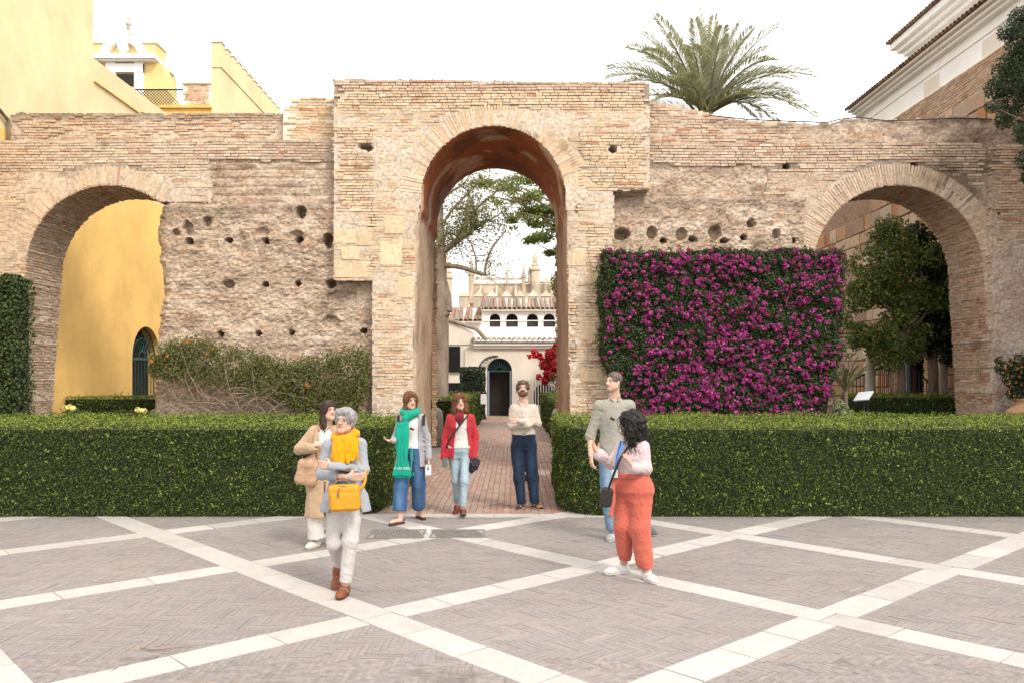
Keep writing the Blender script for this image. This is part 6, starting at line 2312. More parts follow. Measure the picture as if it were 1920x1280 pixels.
def surf(ops, h, disp=None):
    """ops: list of (kind, prim, k); kinds u union, s subtract, c cut (keep where f<0). -> verts, quads"""
    us = [o for o in ops if o[0] == 'u']
    lo = np.min([o[1][1] for o in us], axis=0) - 3 * h - 0.012
    hi = np.max([o[1][2] for o in us], axis=0) + 3 * h + 0.012
    n = np.ceil((hi - lo) / h).astype(int) + 1
    ax = [(lo[i] + np.arange(n[i]) * h).astype(np.float32) for i in range(3)]
    D = np.full(tuple(n), 0.2, np.float32)

    def sub(l, u):
        i0 = np.clip(np.floor((l - lo) / h).astype(int), 0, n - 1)
        i1 = np.clip(np.ceil((u - lo) / h).astype(int) + 1, 1, n)
        return tuple(slice(a, b) for a, b in zip(i0, i1))

    def pts(sl):
        return np.stack(np.meshgrid(ax[0][sl[0]], ax[1][sl[1]], ax[2][sl[2]], indexing='ij'), -1)
    for kind, prim, k in ops:
        if kind == 'c':
            m = D < 0.05
            ii = np.nonzero(m)
            p = np.stack([ax[0][ii[0]], ax[1][ii[1]], ax[2][ii[2]]], -1)
            D[m] = -smin(-D[m], -prim(p).astype(np.float32), k)
            continue
        f, l, u = prim
        sl = sub(l - k - 2.5 * h, u + k + 2.5 * h)
        d = f(pts(sl)).astype(np.float32)
        D[sl] = smin(D[sl], d, k) if kind == 'u' else -smin(-D[sl], d, k)
    if disp is not None:
        m = np.abs(D) < 0.022
        ii = np.nonzero(m)
        p = np.stack([ax[0][ii[0]], ax[1][ii[1]], ax[2][ii[2]]], -1)
        D[m] += disp(p).astype(np.float32)
    # surface nets
    s = D < 0
    cnt = np.zeros(tuple(n - 1), np.int8)
    for i in (0, 1):
        for j in (0, 1):
            for k in (0, 1):
                cnt += s[i:n[0] - 1 + i, j:n[1] - 1 + j, k:n[2] - 1 + k]
    act = (cnt > 0) & (cnt < 8)
    I = np.argwhere(act)
    idx = np.full(act.shape, -1, np.int32)
    idx[act] = np.arange(len(I))
    cv = np.stack([D[I[:, 0] + i, I[:, 1] + j, I[:, 2] + k] for i in (0, 1) for j in (0, 1) for k in (0, 1)], -1)
    co = np.array([(i, j, k) for i in (0, 1) for j in (0, 1) for k in (0, 1)], float)
    acc = np.zeros((len(I), 3)); w = np.zeros(len(I))
    for a in range(8):
        for b in range(a + 1, 8):
            if np.abs(co[a] - co[b]).sum() != 1:
                continue
            m = (cv[:, a] < 0) != (cv[:, b] < 0)
            t = cv[m, a] / (cv[m, a] - cv[m, b])
            acc[m] += co[a] + (co[b] - co[a]) * t[:, None]
            w[m] += 1
    V = lo + (I + acc / np.maximum(w, 1)[:, None]) * h
    Q = []
    for axn in range(3):
        a1, a2 = (axn + 1) % 3, (axn + 2) % 3
        sl0 = [slice(None)] * 3; sl1 = [slice(None)] * 3
        sl0[axn] = slice(0, n[axn] - 1); sl1[axn] = slice(1, n[axn])
        ch = s[tuple(sl0)] != s[tuple(sl1)]
        g = np.argwhere(ch)
        g = g[(g[:, a1] > 0) & (g[:, a2] > 0) & (g[:, a1] < n[a1] - 1) & (g[:, a2] < n[a2] - 1)]
        fl = s[tuple(sl0)][tuple(g.T)]

        def cell(d1, d2):
            c = g.copy()
            c[:, a1] -= d1; c[:, a2] -= d2
            return idx[c[:, 0], c[:, 1], c[:, 2]]
        q = np.stack([cell(1, 1), cell(0, 1), cell(0, 0), cell(1, 0)], -1)
        q[~fl] = q[~fl][:, ::-1]
        Q.append(q)
    Q = np.concatenate(Q)
    return V, Q[(Q >= 0).all(1)]


def folds(amp, fr=14.0, seed=1, zs=0.45, creases=()):
    """cloth: soft drape folds, plus finer wrinkles near the given joints"""
    def f(p):
        q = p * np.array([fr, fr, fr * zs])
        a = vnoise(q, seed)
        b = 1 - np.abs(vnoise(q * 0.8 + 7.3, seed + 5)) * 2.6
        c_ = 1 - np.abs(vnoise(q * np.array([1.9, 1.9, 2.6]) + 3.1, seed + 8)) * 2.6
        r = amp * (0.55 * a - 0.65 * np.maximum(b, -0.6) - 0.45 * np.maximum(c_, -0.6) + 0.1)
        for c, rad in creases:
            w = np.exp(-((np.linalg.norm(p - A3(c), axis=-1) / rad) ** 2))
            d = p - A3(c)
            r = r + 0.0034 * w * np.sin(d[..., 2] * 120 + d[..., 0] * 85 + 4 * vnoise(p * 11, seed + 9))
        return r
    return f


def mat_cloth(name, rough=0.9, gs=70.0, gv=0.14, bmp=0.25, spec=0.15, sheen=0.15):
    m = mat_attr(name, rough, False, gs, gv, bmp, 0.002, None, spec, 260)
    b = m.node_tree.nodes['Principled BSDF']
    b.inputs['Sheen Weight'].default_value = sheen
    n, l = m.node_tree.nodes, m.node_tree.links
    old = b.inputs['Normal'].links[0].from_node
    w = grain(n, l, 16.0, 3, 0.55, (1.0, 1.0, 0.55))
    w.inputs['Distortion'].default_value = 1.6
    bm_ = n.new('ShaderNodeBump')
    bm_.inputs['Strength'].default_value = 0.55
    bm_.inputs['Distance'].default_value = 0.018
    l.new(w.outputs[0], bm_.inputs['Height'])
    l.new(bm_.outputs[0], old.inputs['Normal'])
    return m


M['cloth'] = mat_cloth('woven_cloth')
M['denim'] = mat_cloth('denim', 0.9, 120, 0.25, 0.3)
M['leather'] = mat_cloth('leather', 0.5, 30, 0.12, 0.2, 0.4, 0.0)
M['skin'] = mat_attr('skin', 0.55, False, 14, 0.08, 0.08, 0.002, None, 0.3, 200)
_b = M['skin'].node_tree.nodes['Principled BSDF']
_b.inputs['Subsurface Weight'].default_value = 0.12
_b.inputs['Subsurface Radius'].default_value = (0.012, 0.005, 0.003)
M['hair'] = mat_attr('hair', 0.55, False, 55, 0.45, 0.5, 0.003, None, 0.3, 90)
M['metal'] = mat_plain('steel_frame', (0.26, 0.24, 0.22), 0.4, 0.1, 10, 0, 0.8)
M['lens'] = mat_plain('clear_lens', (0.25, 0.27, 0.27), 0.25, 0.05, 10, 0, 0.0, None, 0.6)
M['lens'].node_tree.nodes['Principled BSDF'].inputs['Alpha'].default_value = 0.10
M['screen'] = mat_plain('phone_glass', (0.10, 0.14, 0.14), 0.15, 0.1, 10, 0, 0, None, 0.6)


class Person:
    def __init__(s, px, py, Y, label, sk=(0.56, 0.36, 0.26)):
        s.Y = Y
        s.base = A3((X(px, Y), Y, 0))
        s.root = empty('person', s.base, label, 'person')
        s.J = {}
        s.sk = np.array(sk)

    def p(s, px, py, dy=0.0):
        """picture position at the person's distance plus dy"""
        v = P(px, py, s.Y + dy)
        return A3(v)

    def mesh(s, name, ops, h, mat, col, disp=None, parent=None, paint=None, smooth=True):
        v, q = surf(ops, h, disp)
        c = np.tile(np.asarray(col, float), (len(v), 1))
        c = c * (1 + 0.07 * fbm(v * 9, 3, 5)[:, None])
        if paint is not None:
            c = paint(v, c)
        if mat is not M['skin']:
            c = c * 0.80
        return link(name, npmesh(name, v, q, smooth, np.clip(c, 0, 1)), mat, parent or s.root)

    # ---------------------------------------------------------------- head
    def head(s, c, yaw=0.0, pitch=0.0, roll=0.0, scale=1.0, female=True):
        s.hc, s.hs = A3(c), scale
        Rz = Matrix.Rotation(R(yaw), 3, 'Z'); Rx = Matrix.Rotation(R(-pitch), 3, 'X'); Ry = Matrix.Rotation(R(roll), 3, 'Y')
        s.Rh = np.array(Rz @ Rx @ Ry)
        s.female = female

    def hf(s, prim):
        return inframe(prim, s.hc, s.Rh)

    def H(s, x, y, z):
        """head-local point to world"""
        return s.hc + s.Rh @ (np.array([x, y, z]) * s.hs)

    def head_ops(s):
        k = s.hs
        w = 0.95 if s.female else 1.0
        E = lambda c, r: s.hf(ell(np.array(c) * k, np.array(r) * k))
        Cp = lambda a, b, r0, r1: s.hf(cap(np.array(a) * k, np.array(b) * k, r0 * k, r1 * k))
        jw = 0.048 if s.female else 0.055
        return [('u', E((0, 0.016, 0.036), (0.073 * w, 0.092, 0.083)), 0.0), ('u', E((0, -0.022, -0.035), (0.056 * w, 0.066, 0.072)), 0.03),
                ('u', Cp((-jw, 0.0, -0.055), (-0.012, -0.062, -0.092), 0.020, 0.017), 0.03), ('u', Cp((jw, 0.0, -0.055), (0.012, -0.062, -0.092), 0.020, 0.017), 0.03),
                ('u', Cp((-0.032, -0.076, 0.028), (0.032, -0.076, 0.028), 0.011, 0.011), 0.02),
                ('u', Cp((0, -0.088, 0.012), (0, -0.105, -0.026), 0.008, 0.0135), 0.012),
                ('u', E((-0.012, -0.094, -0.030), (0.010, 0.010, 0.008)), 0.006), ('u', E((0.012, -0.094, -0.030), (0.010, 0.010, 0.008)), 0.006),
                ('s', E((-0.031, -0.099, 0.008), (0.017, 0.016, 0.010)), 0.010), ('s', E((0.031, -0.099, 0.008), (0.017, 0.016, 0.010)), 0.010),
                ('u', E((-0.030, -0.075, 0.007), (0.0125, 0.0125, 0.0105)), 0.004), ('u', E((0.030, -0.075, 0.007), (0.0125, 0.0125, 0.0105)), 0.004),
                ('u', E((0, -0.083, -0.052), (0.021, 0.010, 0.0055)), 0.006), ('u', E((0, -0.081, -0.061), (0.018, 0.010, 0.006)), 0.006),
                ('u', E((-0.074 * w, 0.012, -0.004), (0.011, 0.020, 0.031)), 0.008), ('u', E((0.074 * w, 0.012, -0.004), (0.011, 0.020, 0.031)), 0.008)]

    def face_paint(s, brow=(0.12, 0.08, 0.05), lip=(0.42, 0.17, 0.14), stubble=0.0):
        def f(v, c):
            q = (v - s.hc) @ s.Rh / s.hs
            x, y, z = q.T
            fr = y < -0.045
            near = np.abs(z) < 0.13
            ax = np.abs(x)

            def put(m, col, a=1.0):
                m = np.clip(m, 0, 1)[:, None] * a
                return c * (1 - m) + np.array(col) * m
            ck = np.exp(-(((ax - 0.040) / 0.02) ** 2 + ((z + 0.028) / 0.02) ** 2)) * fr
            c[:] = put(ck, (0.62, 0.28, 0.22), 0.35)
            soc = np.exp(-(((ax - 0.031) / 0.020) ** 2 + ((z - 0.010) / 0.014) ** 2)) * fr
            c[:] = put(soc, s.sk * 0.62, 0.55)
            e = ((ax - 0.031) / 0.0165) ** 2 + ((z - 0.006) / 0.0080) ** 2
            c[:] = put((e < 1) * fr * near, (0.62, 0.58, 0.54), 0.8)
            i = ((ax - 0.031) / 0.0085) ** 2 + ((z - 0.007) / 0.0085) ** 2
            c[:] = put((i < 1) * fr * near, (0.035, 0.025, 0.02))
            ul = (np.abs(ax - 0.031) < 0.019) & (np.abs(z - 0.0155 + 14 * (ax - 0.031) ** 2) < 0.0045)
            c[:] = put(ul * fr * near, np.array(brow) * 0.6, 0.8)
            b = (np.abs(ax - 0.033) < 0.023) & (np.abs(z - 0.032 + 9 * (ax - 0.031) ** 2) < 0.0055)
            c[:] = put(b * fr * near, brow, 0.85)
            l = (ax < 0.024) & (np.abs(z + 0.0565) < 0.0105 - 0.25 * ax)
            c[:] = put(l * (y < -0.055) * near, lip, 0.85)
            ml = (ax < 0.023) & (np.abs(z + 0.0565) < 0.0028)
            c[:] = put(ml * (y < -0.055) * near, (0.16, 0.06, 0.05), 0.7)
            ns = ((ax - 0.010) / 0.006) ** 2 + ((z + 0.037) / 0.005) ** 2
            c[:] = put((ns < 1) * fr * near, s.sk * 0.4, 0.7)
            if stubble:
                st = sstep(-0.025, -0.05, z) * (y < 0.03) * (z > -0.13) * (1 - l)
                c[:] = put(st, (0.22, 0.15, 0.11), stubble)
            return c
        return f

    # ---------------------------------------------------------------- hands and feet
    def hand(s, w, d, n, side, curl=0.5, k=1.0, spread=0.0):
        """wrist w, finger direction d, palm normal n, side +1/-1 for the thumb"""
        w, d, n = A3(w), A3(d), A3(n)
        d /= np.linalg.norm(d)
        n = n - d * (n @ d); n /= np.linalg.norm(n)
        t = np.cross(d, n) * side
        ops = []
        for o_, ln in zip((0.029, 0.0100, -0.0095, -0.028), (0.070, 0.078, 0.072, 0.057)):
            kn = w + (d * 0.085 + t * o_ - n * 0.003) * k
            ops.append(('u', cap(w + t * o_ * 0.55 * k, kn, 0.0145 * k, 0.0125 * k), 0.012))
            p = kn
            dd = d + t * o_ * 6 * spread
            for q, (fr, r0, r1) in enumerate(((0.45, 0.0100, 0.0092), (0.31, 0.0092, 0.0086), (0.24, 0.0086, 0.0074))):
                a = curl * (0.55, 1.35, 1.95)[q]
                v = dd * math.cos(a) + n * math.sin(a)
                v /= np.linalg.norm(v)
                p2 = p + v * ln * fr * k * 1.05
                ops.append(('u', cap(p, p2, r0 * k, r1 * k), 0.003))
                p = p2
        b = w + (d * 0.022 + t * 0.024) * k
        m = b + (d * 0.55 + t * 0.62 + n * 0.35) * 0.042 * k
        e = m + (d * 0.85 + t * 0.18 + n * 0.40) * 0.036 * k
        ops += [('u', cap(w, b, 0.017 * k, 0.015 * k), 0.012), ('u', cap(b, m, 0.0135 * k, 0.011 * k), 0.008), ('u', cap(m, e, 0.0108 * k, 0.0085 * k), 0.003)]
        return ops

    def foot_frame(s, ank, toe, pitch=0.0):
        """frame with +x forward along the foot, origin on the sole below the ankle"""
        d = A3((toe[0], toe[1], 0)); d /= np.linalg.norm(d)
        up = np.array([0, 0, 1.0])
        sd = np.cross(up, d)
        cp, sp = math.cos(pitch), math.sin(pitch)
        f = d * cp + up * sp
        u = up * cp - d * sp
        return np.stack([f, sd, u], 1)

    def shoe(s, name, g, toe, col, sole=(0.6, 0.57, 0.53), L=0.255, Wd=0.046, Hh=0.085, pitch=0.0, mat='leather', sole_h=0.022, ank=None, paint=None, toe_sharp=1.0):
        Rm = s.foot_frame(None, toe, pitch)
        g = A3(g)
        hl, tl = -0.065 * L / 0.255, 0.19 * L / 0.255
        fr = lambda pr: inframe(pr, g, Rm)
        ops = [('u', fr(ell((hl + 0.045, 0, 0.040), (0.055, Wd * 0.80, 0.055))), 0.0), ('u', fr(ell((0.085, 0, 0.030), (0.085, Wd, 0.042))), 0.04),
               ('u', fr(ell((tl - 0.045 * toe_sharp, 0, 0.026), (0.055, Wd * 0.84, 0.030))), 0.03), ('u', fr(cap((-0.012, 0, 0.045), (-0.008, 0, Hh), 0.043, 0.038)), 0.03)]
        ops.append(('c', lambda p: sole_h * 0.6 - (p - g) @ Rm[:, 2], 0.004))
        up = s.mesh(name, ops, 0.006, M[mat], col, None, None, paint)
        so = [('u', fr(stack([(0.0, (hl + tl) / 2, 0, (tl - hl) / 2 + 0.004, Wd * 0.98), (sole_h, (hl + tl) / 2, 0, (tl - hl) / 2 + 0.004, Wd * 0.98)], 0, 2.6)), 0.0)]
        s.mesh('sole', so, 0.006, M['leather'], sole, None, up)
        return up


def limb_ops(pts, rad, k=0.02):
    return [('u', cap(a, b, r0, r1), k) for a, b, r0, r1 in zip(pts[:-1], pts[1:], rad[:-1], rad[1:])]


def torso_levels(pel, nk, wx, wy, inf=0.0, t0=0.0, t1=1.0, female=True, flare=None):
    pel, nk = A3(pel), A3(nk)
    T = [0, .10, .22, .38, .52, .70, .86, .95, 1.0]
    rx = [.120, .158, .160, .128, .128, .150, .150, .105, .055] if female else [.115, .150, .152, .142, .148, .165, .168, .120, .060]
    ry = [.085, .112, .108, .088, .092, .112, .092, .070, .050] if female else [.085, .105, .104, .100, .104, .115, .100, .075, .055]
    out = []
    for t in np.unique(np.concatenate([[t0, t1], [q for q in T if t0 < q < t1]])):
        c = pel + (nk - pel) * t
        out.append((c[2], c[0], c[1], np.interp(t, T, rx) * wx + inf, np.interp(t, T, ry) * wy + inf))
    return out


def mid(a, b, t=0.5):
    return A3(a) * (1 - t) + A3(b) * t


def glasses(s, wide=0.034, hgt=0.022, z=0.006, mat='metal', lens='lens'):
    fr = None
    parts = []
    lens_o = []
    for sx in (-1, 1):
        c = [s.H(sx * 0.034 + wide * 0.82 * math.cos(a), -0.112 + 0.0 * abs(math.cos(a)), z + hgt * 0.75 * math.sin(a)) for a in np.linspace(0, 2 * PI, 17)]
        parts.append(tube(c, 0.0016, 5, False))
        parts.append(tube([s.H(sx * 0.062, -0.108, z + 0.004), s.H(sx * 0.078, -0.06, z + 0.006), s.H(sx * 0.082, 0.01, z + 0.006)], 0.002, 5))
        v = np.array([s.H(sx * 0.034 + wide * 0.8 * math.cos(a), -0.1125, z + hgt * 0.73 * math.sin(a)) for a in np.linspace(0, 2 * PI, 16, endpoint=False)] + [s.H(sx * 0.034, -0.1145, z)])
        lens_o.append((v, np.array([[i, (i + 1) % 16, 16] for i in range(16)])))
    parts.append(tube([s.H(-0.008, -0.113, z + 0.006), s.H(0.008, -0.113, z + 0.006)], 0.002, 5))
    g = build('glasses', parts, M[mat], s.root, True)
    for l in lens_o:
        build('lens', [l], M[lens], g, True)


def hair_tex(amp, fr, seed, sv=0.3):
    return lambda p: amp * (vnoise(p * np.array([fr, fr, fr * sv]), seed) + 0.5 * vnoise(p * np.array([fr * 2.3, fr * 2.3, fr * sv * 2]), seed + 3))


def hair_paint(hi, seed):
    def f(v, c):
        t = sstep(-0.2, 0.6, vnoise(v * np.array([70, 70, 14]), seed))[:, None]
        return c * (1 - 0.5 * t) + np.array(hi) * 0.5 * t
    return f


def ribbon(pts, wid, th, nrm=(0, -1, 0)):
    """flat strap through points"""
    pts = np.array([A3(p) for p in pts])
    t = np.gradient(pts, axis=0); t /= np.linalg.norm(t, axis=1)[:, None]
    n = np.broadcast_to(A3(nrm), pts.shape)
    s_ = np.cross(t, n); s_ /= np.linalg.norm(s_, axis=1)[:, None] + 1e-9
    n = np.cross(s_, t)
    v = np.concatenate([pts + s_ * wid + n * th, pts - s_ * wid + n * th, pts - s_ * wid - n * th, pts + s_ * wid - n * th])
    m = len(pts)
    i = np.arange(m - 1)
    f = [np.stack([i + a * m, i + 1 + a * m, i + 1 + b * m, i + b * m], -1) for a, b in ((0, 1), (1, 2), (2, 3), (3, 0))]
    f.append(np.array([[0, m, 2 * m, 3 * m], [4 * m - 1, 3 * m - 1, 2 * m - 1, m - 1]]))
    return v, [np.concatenate(f)]


def smooth_path(pts, n=8):
    pts = np.array([A3(p) for p in pts])
    t = np.linspace(0, len(pts) - 1, (len(pts) - 1) * n + 1)
    o = np.stack([np.interp(t, np.arange(len(pts)), pts[:, k]) for k in range(3)], -1)
    for _ in range(n):
        o[1:-1] = (o[:-2] + 2 * o[1:-1] + o[2:]) / 4
    return o


HB = 0.0079     # voxel of bodies
HG = 0.0088     # voxel of garments


def body(s, j, female=True, wx=1.0, wy=1.0, yaw=0.0, hands=(), skin_arms=0.9, feet=None, leg=0.74, brow=(0.12, .08, .05), lip=(.42, .17, .14), stubble=0.0):
    """one continuous body from its joints"""
    pel, nk = j['pel'], j['nk']
    ops = s.head_ops()
    neck_r = 0.052 if female else 0.060
    ops.append(('u', cap(nk - np.array([0, 0, .02]), s.H(0, 0.020, -0.05), neck_r, neck_r * 0.95), 0.025))
    ops.append(('u', stack(torso_levels(pel, nk, wx * 0.93, wy * 0.93, -0.004, 0, 1, female), yaw), 0.03))
    ops.append(('u', cap(j['shl'], j['shr'], 0.045, 0.045), 0.05))
    ar = (0.046, 0.038, 0.026) if female else (0.052, 0.042, 0.030)
    for q in 'lr':
        ops += limb_ops([j['sh' + q], j['el' + q], j['wr' + q]], [a * skin_arms for a in ar], 0.025)
        lr = (0.082 * leg, 0.055 * leg, 0.036)
        ops += limb_ops([j['hp' + q], j['kn' + q], j['an' + q]], lr, 0.04)
        ops.append(('u', cap(mid(j['kn' + q], j['an' + q], 0.12), mid(j['kn' + q], j['an' + q], 0.5), 0.045 * leg, 0.045 * leg), 0.04))
        if 'ft' + q in j:
            g, toe, pit = j['ft' + q]
            Rm = s.foot_frame(None, toe, pit)
            g = A3(g)
            fr = lambda pr: inframe(pr, g, Rm)
            ops += [('u', cap(j['an' + q], g + Rm @ np.array([-0.015, 0, 0.035]), 0.034, 0.030), 0.03),
                    ('u', inframe(ell((0.06, 0, 0.034), (0.10, 0.034, 0.026)), g, Rm), 0.02), ('u', inframe(ell((0.135, 0, 0.028), (0.045, 0.033, 0.016)), g, Rm), 0.02)]
    for hnd in hands:
        ops += hnd
    s.body = s.mesh('body', ops, HB, M['skin'], s.sk, None, None, s.face_paint(brow, lip, stubble))
    return s.body


def trousers(s, j, col, rads, wx=1.0, wy=1.0, inf=0.018, yaw=0.0, female=True, amp=0.005, mat='cloth', t1=0.36, seed=1, paint=None, name='trousers', k=0.04, extra=()):
    ops = [('u', stack(torso_levels(j['pel'], j['nk'], wx, wy, inf, -0.05, t1, female), yaw), 0.0)]
    cre = []
    for q in 'lr':
        r = rads if not isinstance(rads, dict) else rads[q]
        ops += limb_ops([j['hp' + q], j['kn' + q], j['cu' + q]], r, k)
        cre += [(j['kn' + q], 0.09), (mid(j['kn' + q], j['cu' + q], 0.85), 0.07), (j['hp' + q], 0.10)]
    for q in 'lr':
        cu, kn = A3(j['cu' + q]), A3(j['kn' + q])
        d = (cu - kn) / np.linalg.norm(cu - kn)
        ops.append(('c', (lambda c_, d_, o_: (lambda p: np.where(np.linalg.norm(p - c_, axis=-1) < 0.14, (p - c_) @ d_, -1.0)))(cu + d * 0.01, d, 0), 0.006))
    ops += list(extra)
    return s.mesh(name, ops, HG, M[mat], col, folds(amp, 13, seed, 0.35, cre), None, paint)


def denim_paint(lo, hi, j, seed=3):
    def f(v, c):
        t = np.zeros(len(v))
        for q in 'lr':
            for a, b in ((j['hp' + q], j['kn' + q]), (j['kn' + q], j['cu' + q])):
                m = mid(a, b, 0.5)
                t = np.maximum(t, np.exp(-(((v[:, 0] - m[0]) / 0.045) ** 2 + ((v[:, 2] - m[2]) / 0.20) ** 2)) * (v[:, 1] < m[1]))
        t = np.clip(t * 0.8 + 0.25 * fbm(v * np.array([20, 20, 8]), 3, seed), 0, 1)[:, None]
        return np.asarray(lo) * (1 - t) + np.asarray(hi) * t
    return f


def top(s, j, col, arm, wx=1.0, wy=1.0, inf=0.02, yaw=0.0, female=True, t0=0.2, t1=0.965, amp=0.0045, mat='cloth', name='shirt', sleeve=('l', 'r'), sl_to=1.0, extra=(), paint=None, seed=2, hem=None, sh_r=0.058, cuts=()):
    """upper garment with sleeves; hem: extra flared levels [(z,cx,cy,rx,ry)]"""
    lv = torso_levels(j['pel'], j['nk'], wx, wy, inf, t0, t1, female)
    if hem:
        lv = [l for l in lv if l[0] > max(h[0] for h in hem) + 0.01] + list(hem)
    ops = [('u', stack(lv, yaw), 0.0), ('u', cap(j['shl'], j['shr'], sh_r, sh_r), 0.035)]
    cre = []
    for q in sleeve:
        w = mid(j['el' + q], j['wr' + q], sl_to)
        ops += limb_ops([j['sh' + q], j['el' + q], w], arm, 0.028)
        cre += [(j['el' + q], 0.09), (mid(j['el' + q], j['wr' + q], 0.5), 0.08), (j['sh' + q], 0.08)]
    ops += list(extra)
    ops += [('c', c_, 0.006) for c_ in cuts]
    # neck opening
    ops.append(('s', cap(j['nk'] + np.array([0, -0.01, -0.01]), j['nk'] + np.array([0, -0.03, 0.10]), 0.060, 0.062), 0.012))
    return s.mesh(name, ops, HG, M[mat], col, folds(amp, 12, seed, 0.5, cre), None, paint)


def strands(s, hm, n, L, r, mat, seed, wave=0.004, mess=0.18, freq=2.0):
    """loose strands lying over the hair so that it does not read as one cap"""
    g = np.random.default_rng(seed)
    me = hm.data
    v = np.empty(len(me.vertices) * 3, np.float32); me.vertices.foreach_get('co', v); v = v.reshape(-1, 3)
    nn = np.empty(len(me.vertices) * 3, np.float32); me.vertex_normals.foreach_get('vector', nn); nn = nn.reshape(-1, 3)
    out = []
    ids = g.choice(len(v), n)
    for i in ids:
        p, d = v[i].astype(float), nn[i].astype(float)
        if (s.Rh.T @ d)[1] < -0.55 and (s.Rh.T @ (p - s.hc))[2] < 0.07:
            continue
        t = np.array([0, 0, -1.0]) - d * (-d[2]) + g.normal(0, mess, 3)
        t /= np.linalg.norm(t) + 1e-6
        pts = [p + d * 0.001]
        m = 7
        ph = g.uniform(0, 6.3)
        sd = np.cross(t, d)
        for k in range(m):
            w = (k + 1) / m
            dr = t * (1 - 0.5 * w) + np.array([0, 0, -0.8 * w]) + d * 0.3 * (mess - 0.06)
            pts.append(pts[-1] + dr * L * g.uniform(0.85, 1.1) / m + sd * wave * math.sin(ph + freq * 2 * PI * w) + d * wave * 0.5 * math.cos(ph + freq * 2 * PI * w))
        out.append(tube(pts, np.linspace(r, r * 0.35, m + 1), 3, False))
    return build('hair_strands', out, mat, s.root, True, 'stuff')


def hung_sunglasses(s, c):
    """a folded pair of dark glasses hooked on a neckline"""
    parts = []
    for dx, dz in ((-0.012, -0.012), (0.014, -0.022)):
        pr = np.array([[0.001, -0.003], [0.017, -0.002], [0.017, 0.002], [0.001, 0.003]])
        v, f = lathe(pr, (0, 0, 0), 12)
        v = v[:, [0, 2, 1]] * np.array([1, 1, 0.8]) + c + np.array([dx, 0, dz])
        parts.append((v, f))
    parts.append(tube([c + np.array([-0.02, 0, 0.02]), c + np.array([0, -0.002, 0.0]), c + np.array([0.02, 0, -0.004])], 0.0025, 5))
    build('sunglasses', parts, M['dark'], s.root, True)

for _n, _c in (('grey', (0.42, 0.41, 0.42)), ('brunette', (0.05, 0.03, 0.022)), ('auburn', (0.20, 0.09, 0.045)), ('chestnut', (0.22, 0.09, 0.042)), ('brown', (0.17, 0.115, 0.085)), ('cropped', (0.16, 0.13, 0.11))):
    M['hair_' + _n] = mat_plain('hair_' + _n, _c, 0.5, 0.35, 60, 0, 0, None, 0.35)



def hair_cap(s, vol=0.012, fringe=0.052, side=-0.02, nape=-0.06, back=0.0):
    """hair over the skull with the face left free (head-local)"""
    k = s.hs
    E = lambda c, r: s.hf(ell(np.array(c) * k, np.array(r) * k))
    ops = [('u', E((0, 0.020, 0.040), (0.075 + vol, 0.094 + vol + back, 0.083 + vol)), 0.0),
           ('s', E((0, -0.100, fringe - 0.095), (0.060, 0.070, 0.095)), 0.012)]
    ops.append(('c', lambda p: (np.where(((p - s.hc) @ s.Rh)[..., 1] < 0.015 * k, side * k, nape * k) - ((p - s.hc) @ s.Rh)[..., 2]), 0.01))
    return ops


def hcap(s, a, b, r0, r1):
    k = s.hs
    return ('u', s.hf(cap(np.array(a) * k, np.array(b) * k, r0 * k, r1 * k)), 0.02)


def buttons(s, pts, col_mat='dark', r=0.006):
    for p in pts:
        build('button', [lathe([(0.001, -0.002), (r, -0.002), (r, 0.002), (0.001, 0.002)], p, 8)], M[col_mat], s.root)


def collar(s, j, col, front=-0.06, wid=0.045, mat='cloth'):
    nk = j['nk']
    ops = []
    for sx in (-1, 1):
        ops.append(('u', cap(nk + np.array([sx * 0.055, 0.02, 0.035]), nk + np.array([sx * 0.048, front, -0.002]), 0.014, 0.012), 0.01))
        ops.append(('u', cap(nk + np.array([sx * 0.050, front, 0.004]), nk + np.array([sx * 0.028, front - 0.035, -0.035]), 0.014, 0.008), 0.01))
    ops.append(('u', cap(nk + np.array([-0.055, 0.02, 0.035]), nk + np.array([0.055, 0.02, 0.035]), 0.014, 0.014), 0.02))
    return s.mesh('collar', ops, 0.0065, M[mat], col)


# ------------------------------------------------------------------ 1 nearest: grey blazer, yellow scarf, arms folded
s = Person(646, 0, 7.2, 'nearest person, in a grey blazer and yellow scarf, walking with folded arms', (0.54, 0.34, 0.25))
p = s.p
j = dict(pel=p(648, 950), nk=p(648, 824, 0.03), shl=p(617, 835), shr=p(675, 832), ell=p(604, 888, -.04), wrl=p(652, 894, -.215), elr=p(681, 880, -.04), wrr=p(622, 873, -.245),
         hpl=p(631, 945), hpr=p(663, 945), knl=p(627, 1018, -.02), knr=p(657, 1014, -.08), anl=p(636, 1060, .26), anr=p(648, 1092, -.08), cul=p(635, 1054, .22), cur=p(648, 1088, -.08))
s.head(p(646, 790, -0.02), -12, 10, 4, 0.93)
gl = A3((X(634, 7.47), 7.47, 0.085)); gr = A3((X(646, 7.13), 7.13, 0.0))
body(s, j, True, 1, 1, 0, [s.hand(j['wrl'], (1, -.1, .05), (0, 1, 0.2), 1, 0.35, 0.95), s.hand(j['wrr'], (-1, 0.25, 0.1), (0, 1, 0), -1, 0.5, 0.95)], 0.9, None, 0.70, (0.30, .27, .25), (.40, .18, .15))
ops = hair_cap(s, 0.017, 0.058, -0.035, -0.075) + [hcap(s, (-0.05, -0.055, 0.085), (0.035, -0.075, 0.085), 0.026, 0.022), hcap(s, (0.035, -0.07, 0.08), (0.076, -0.03, 0.035), 0.022, 0.016), hcap(s, (-0.055, -0.05, 0.075), (-0.08, 0.0, 0.01), 0.02, 0.014)]
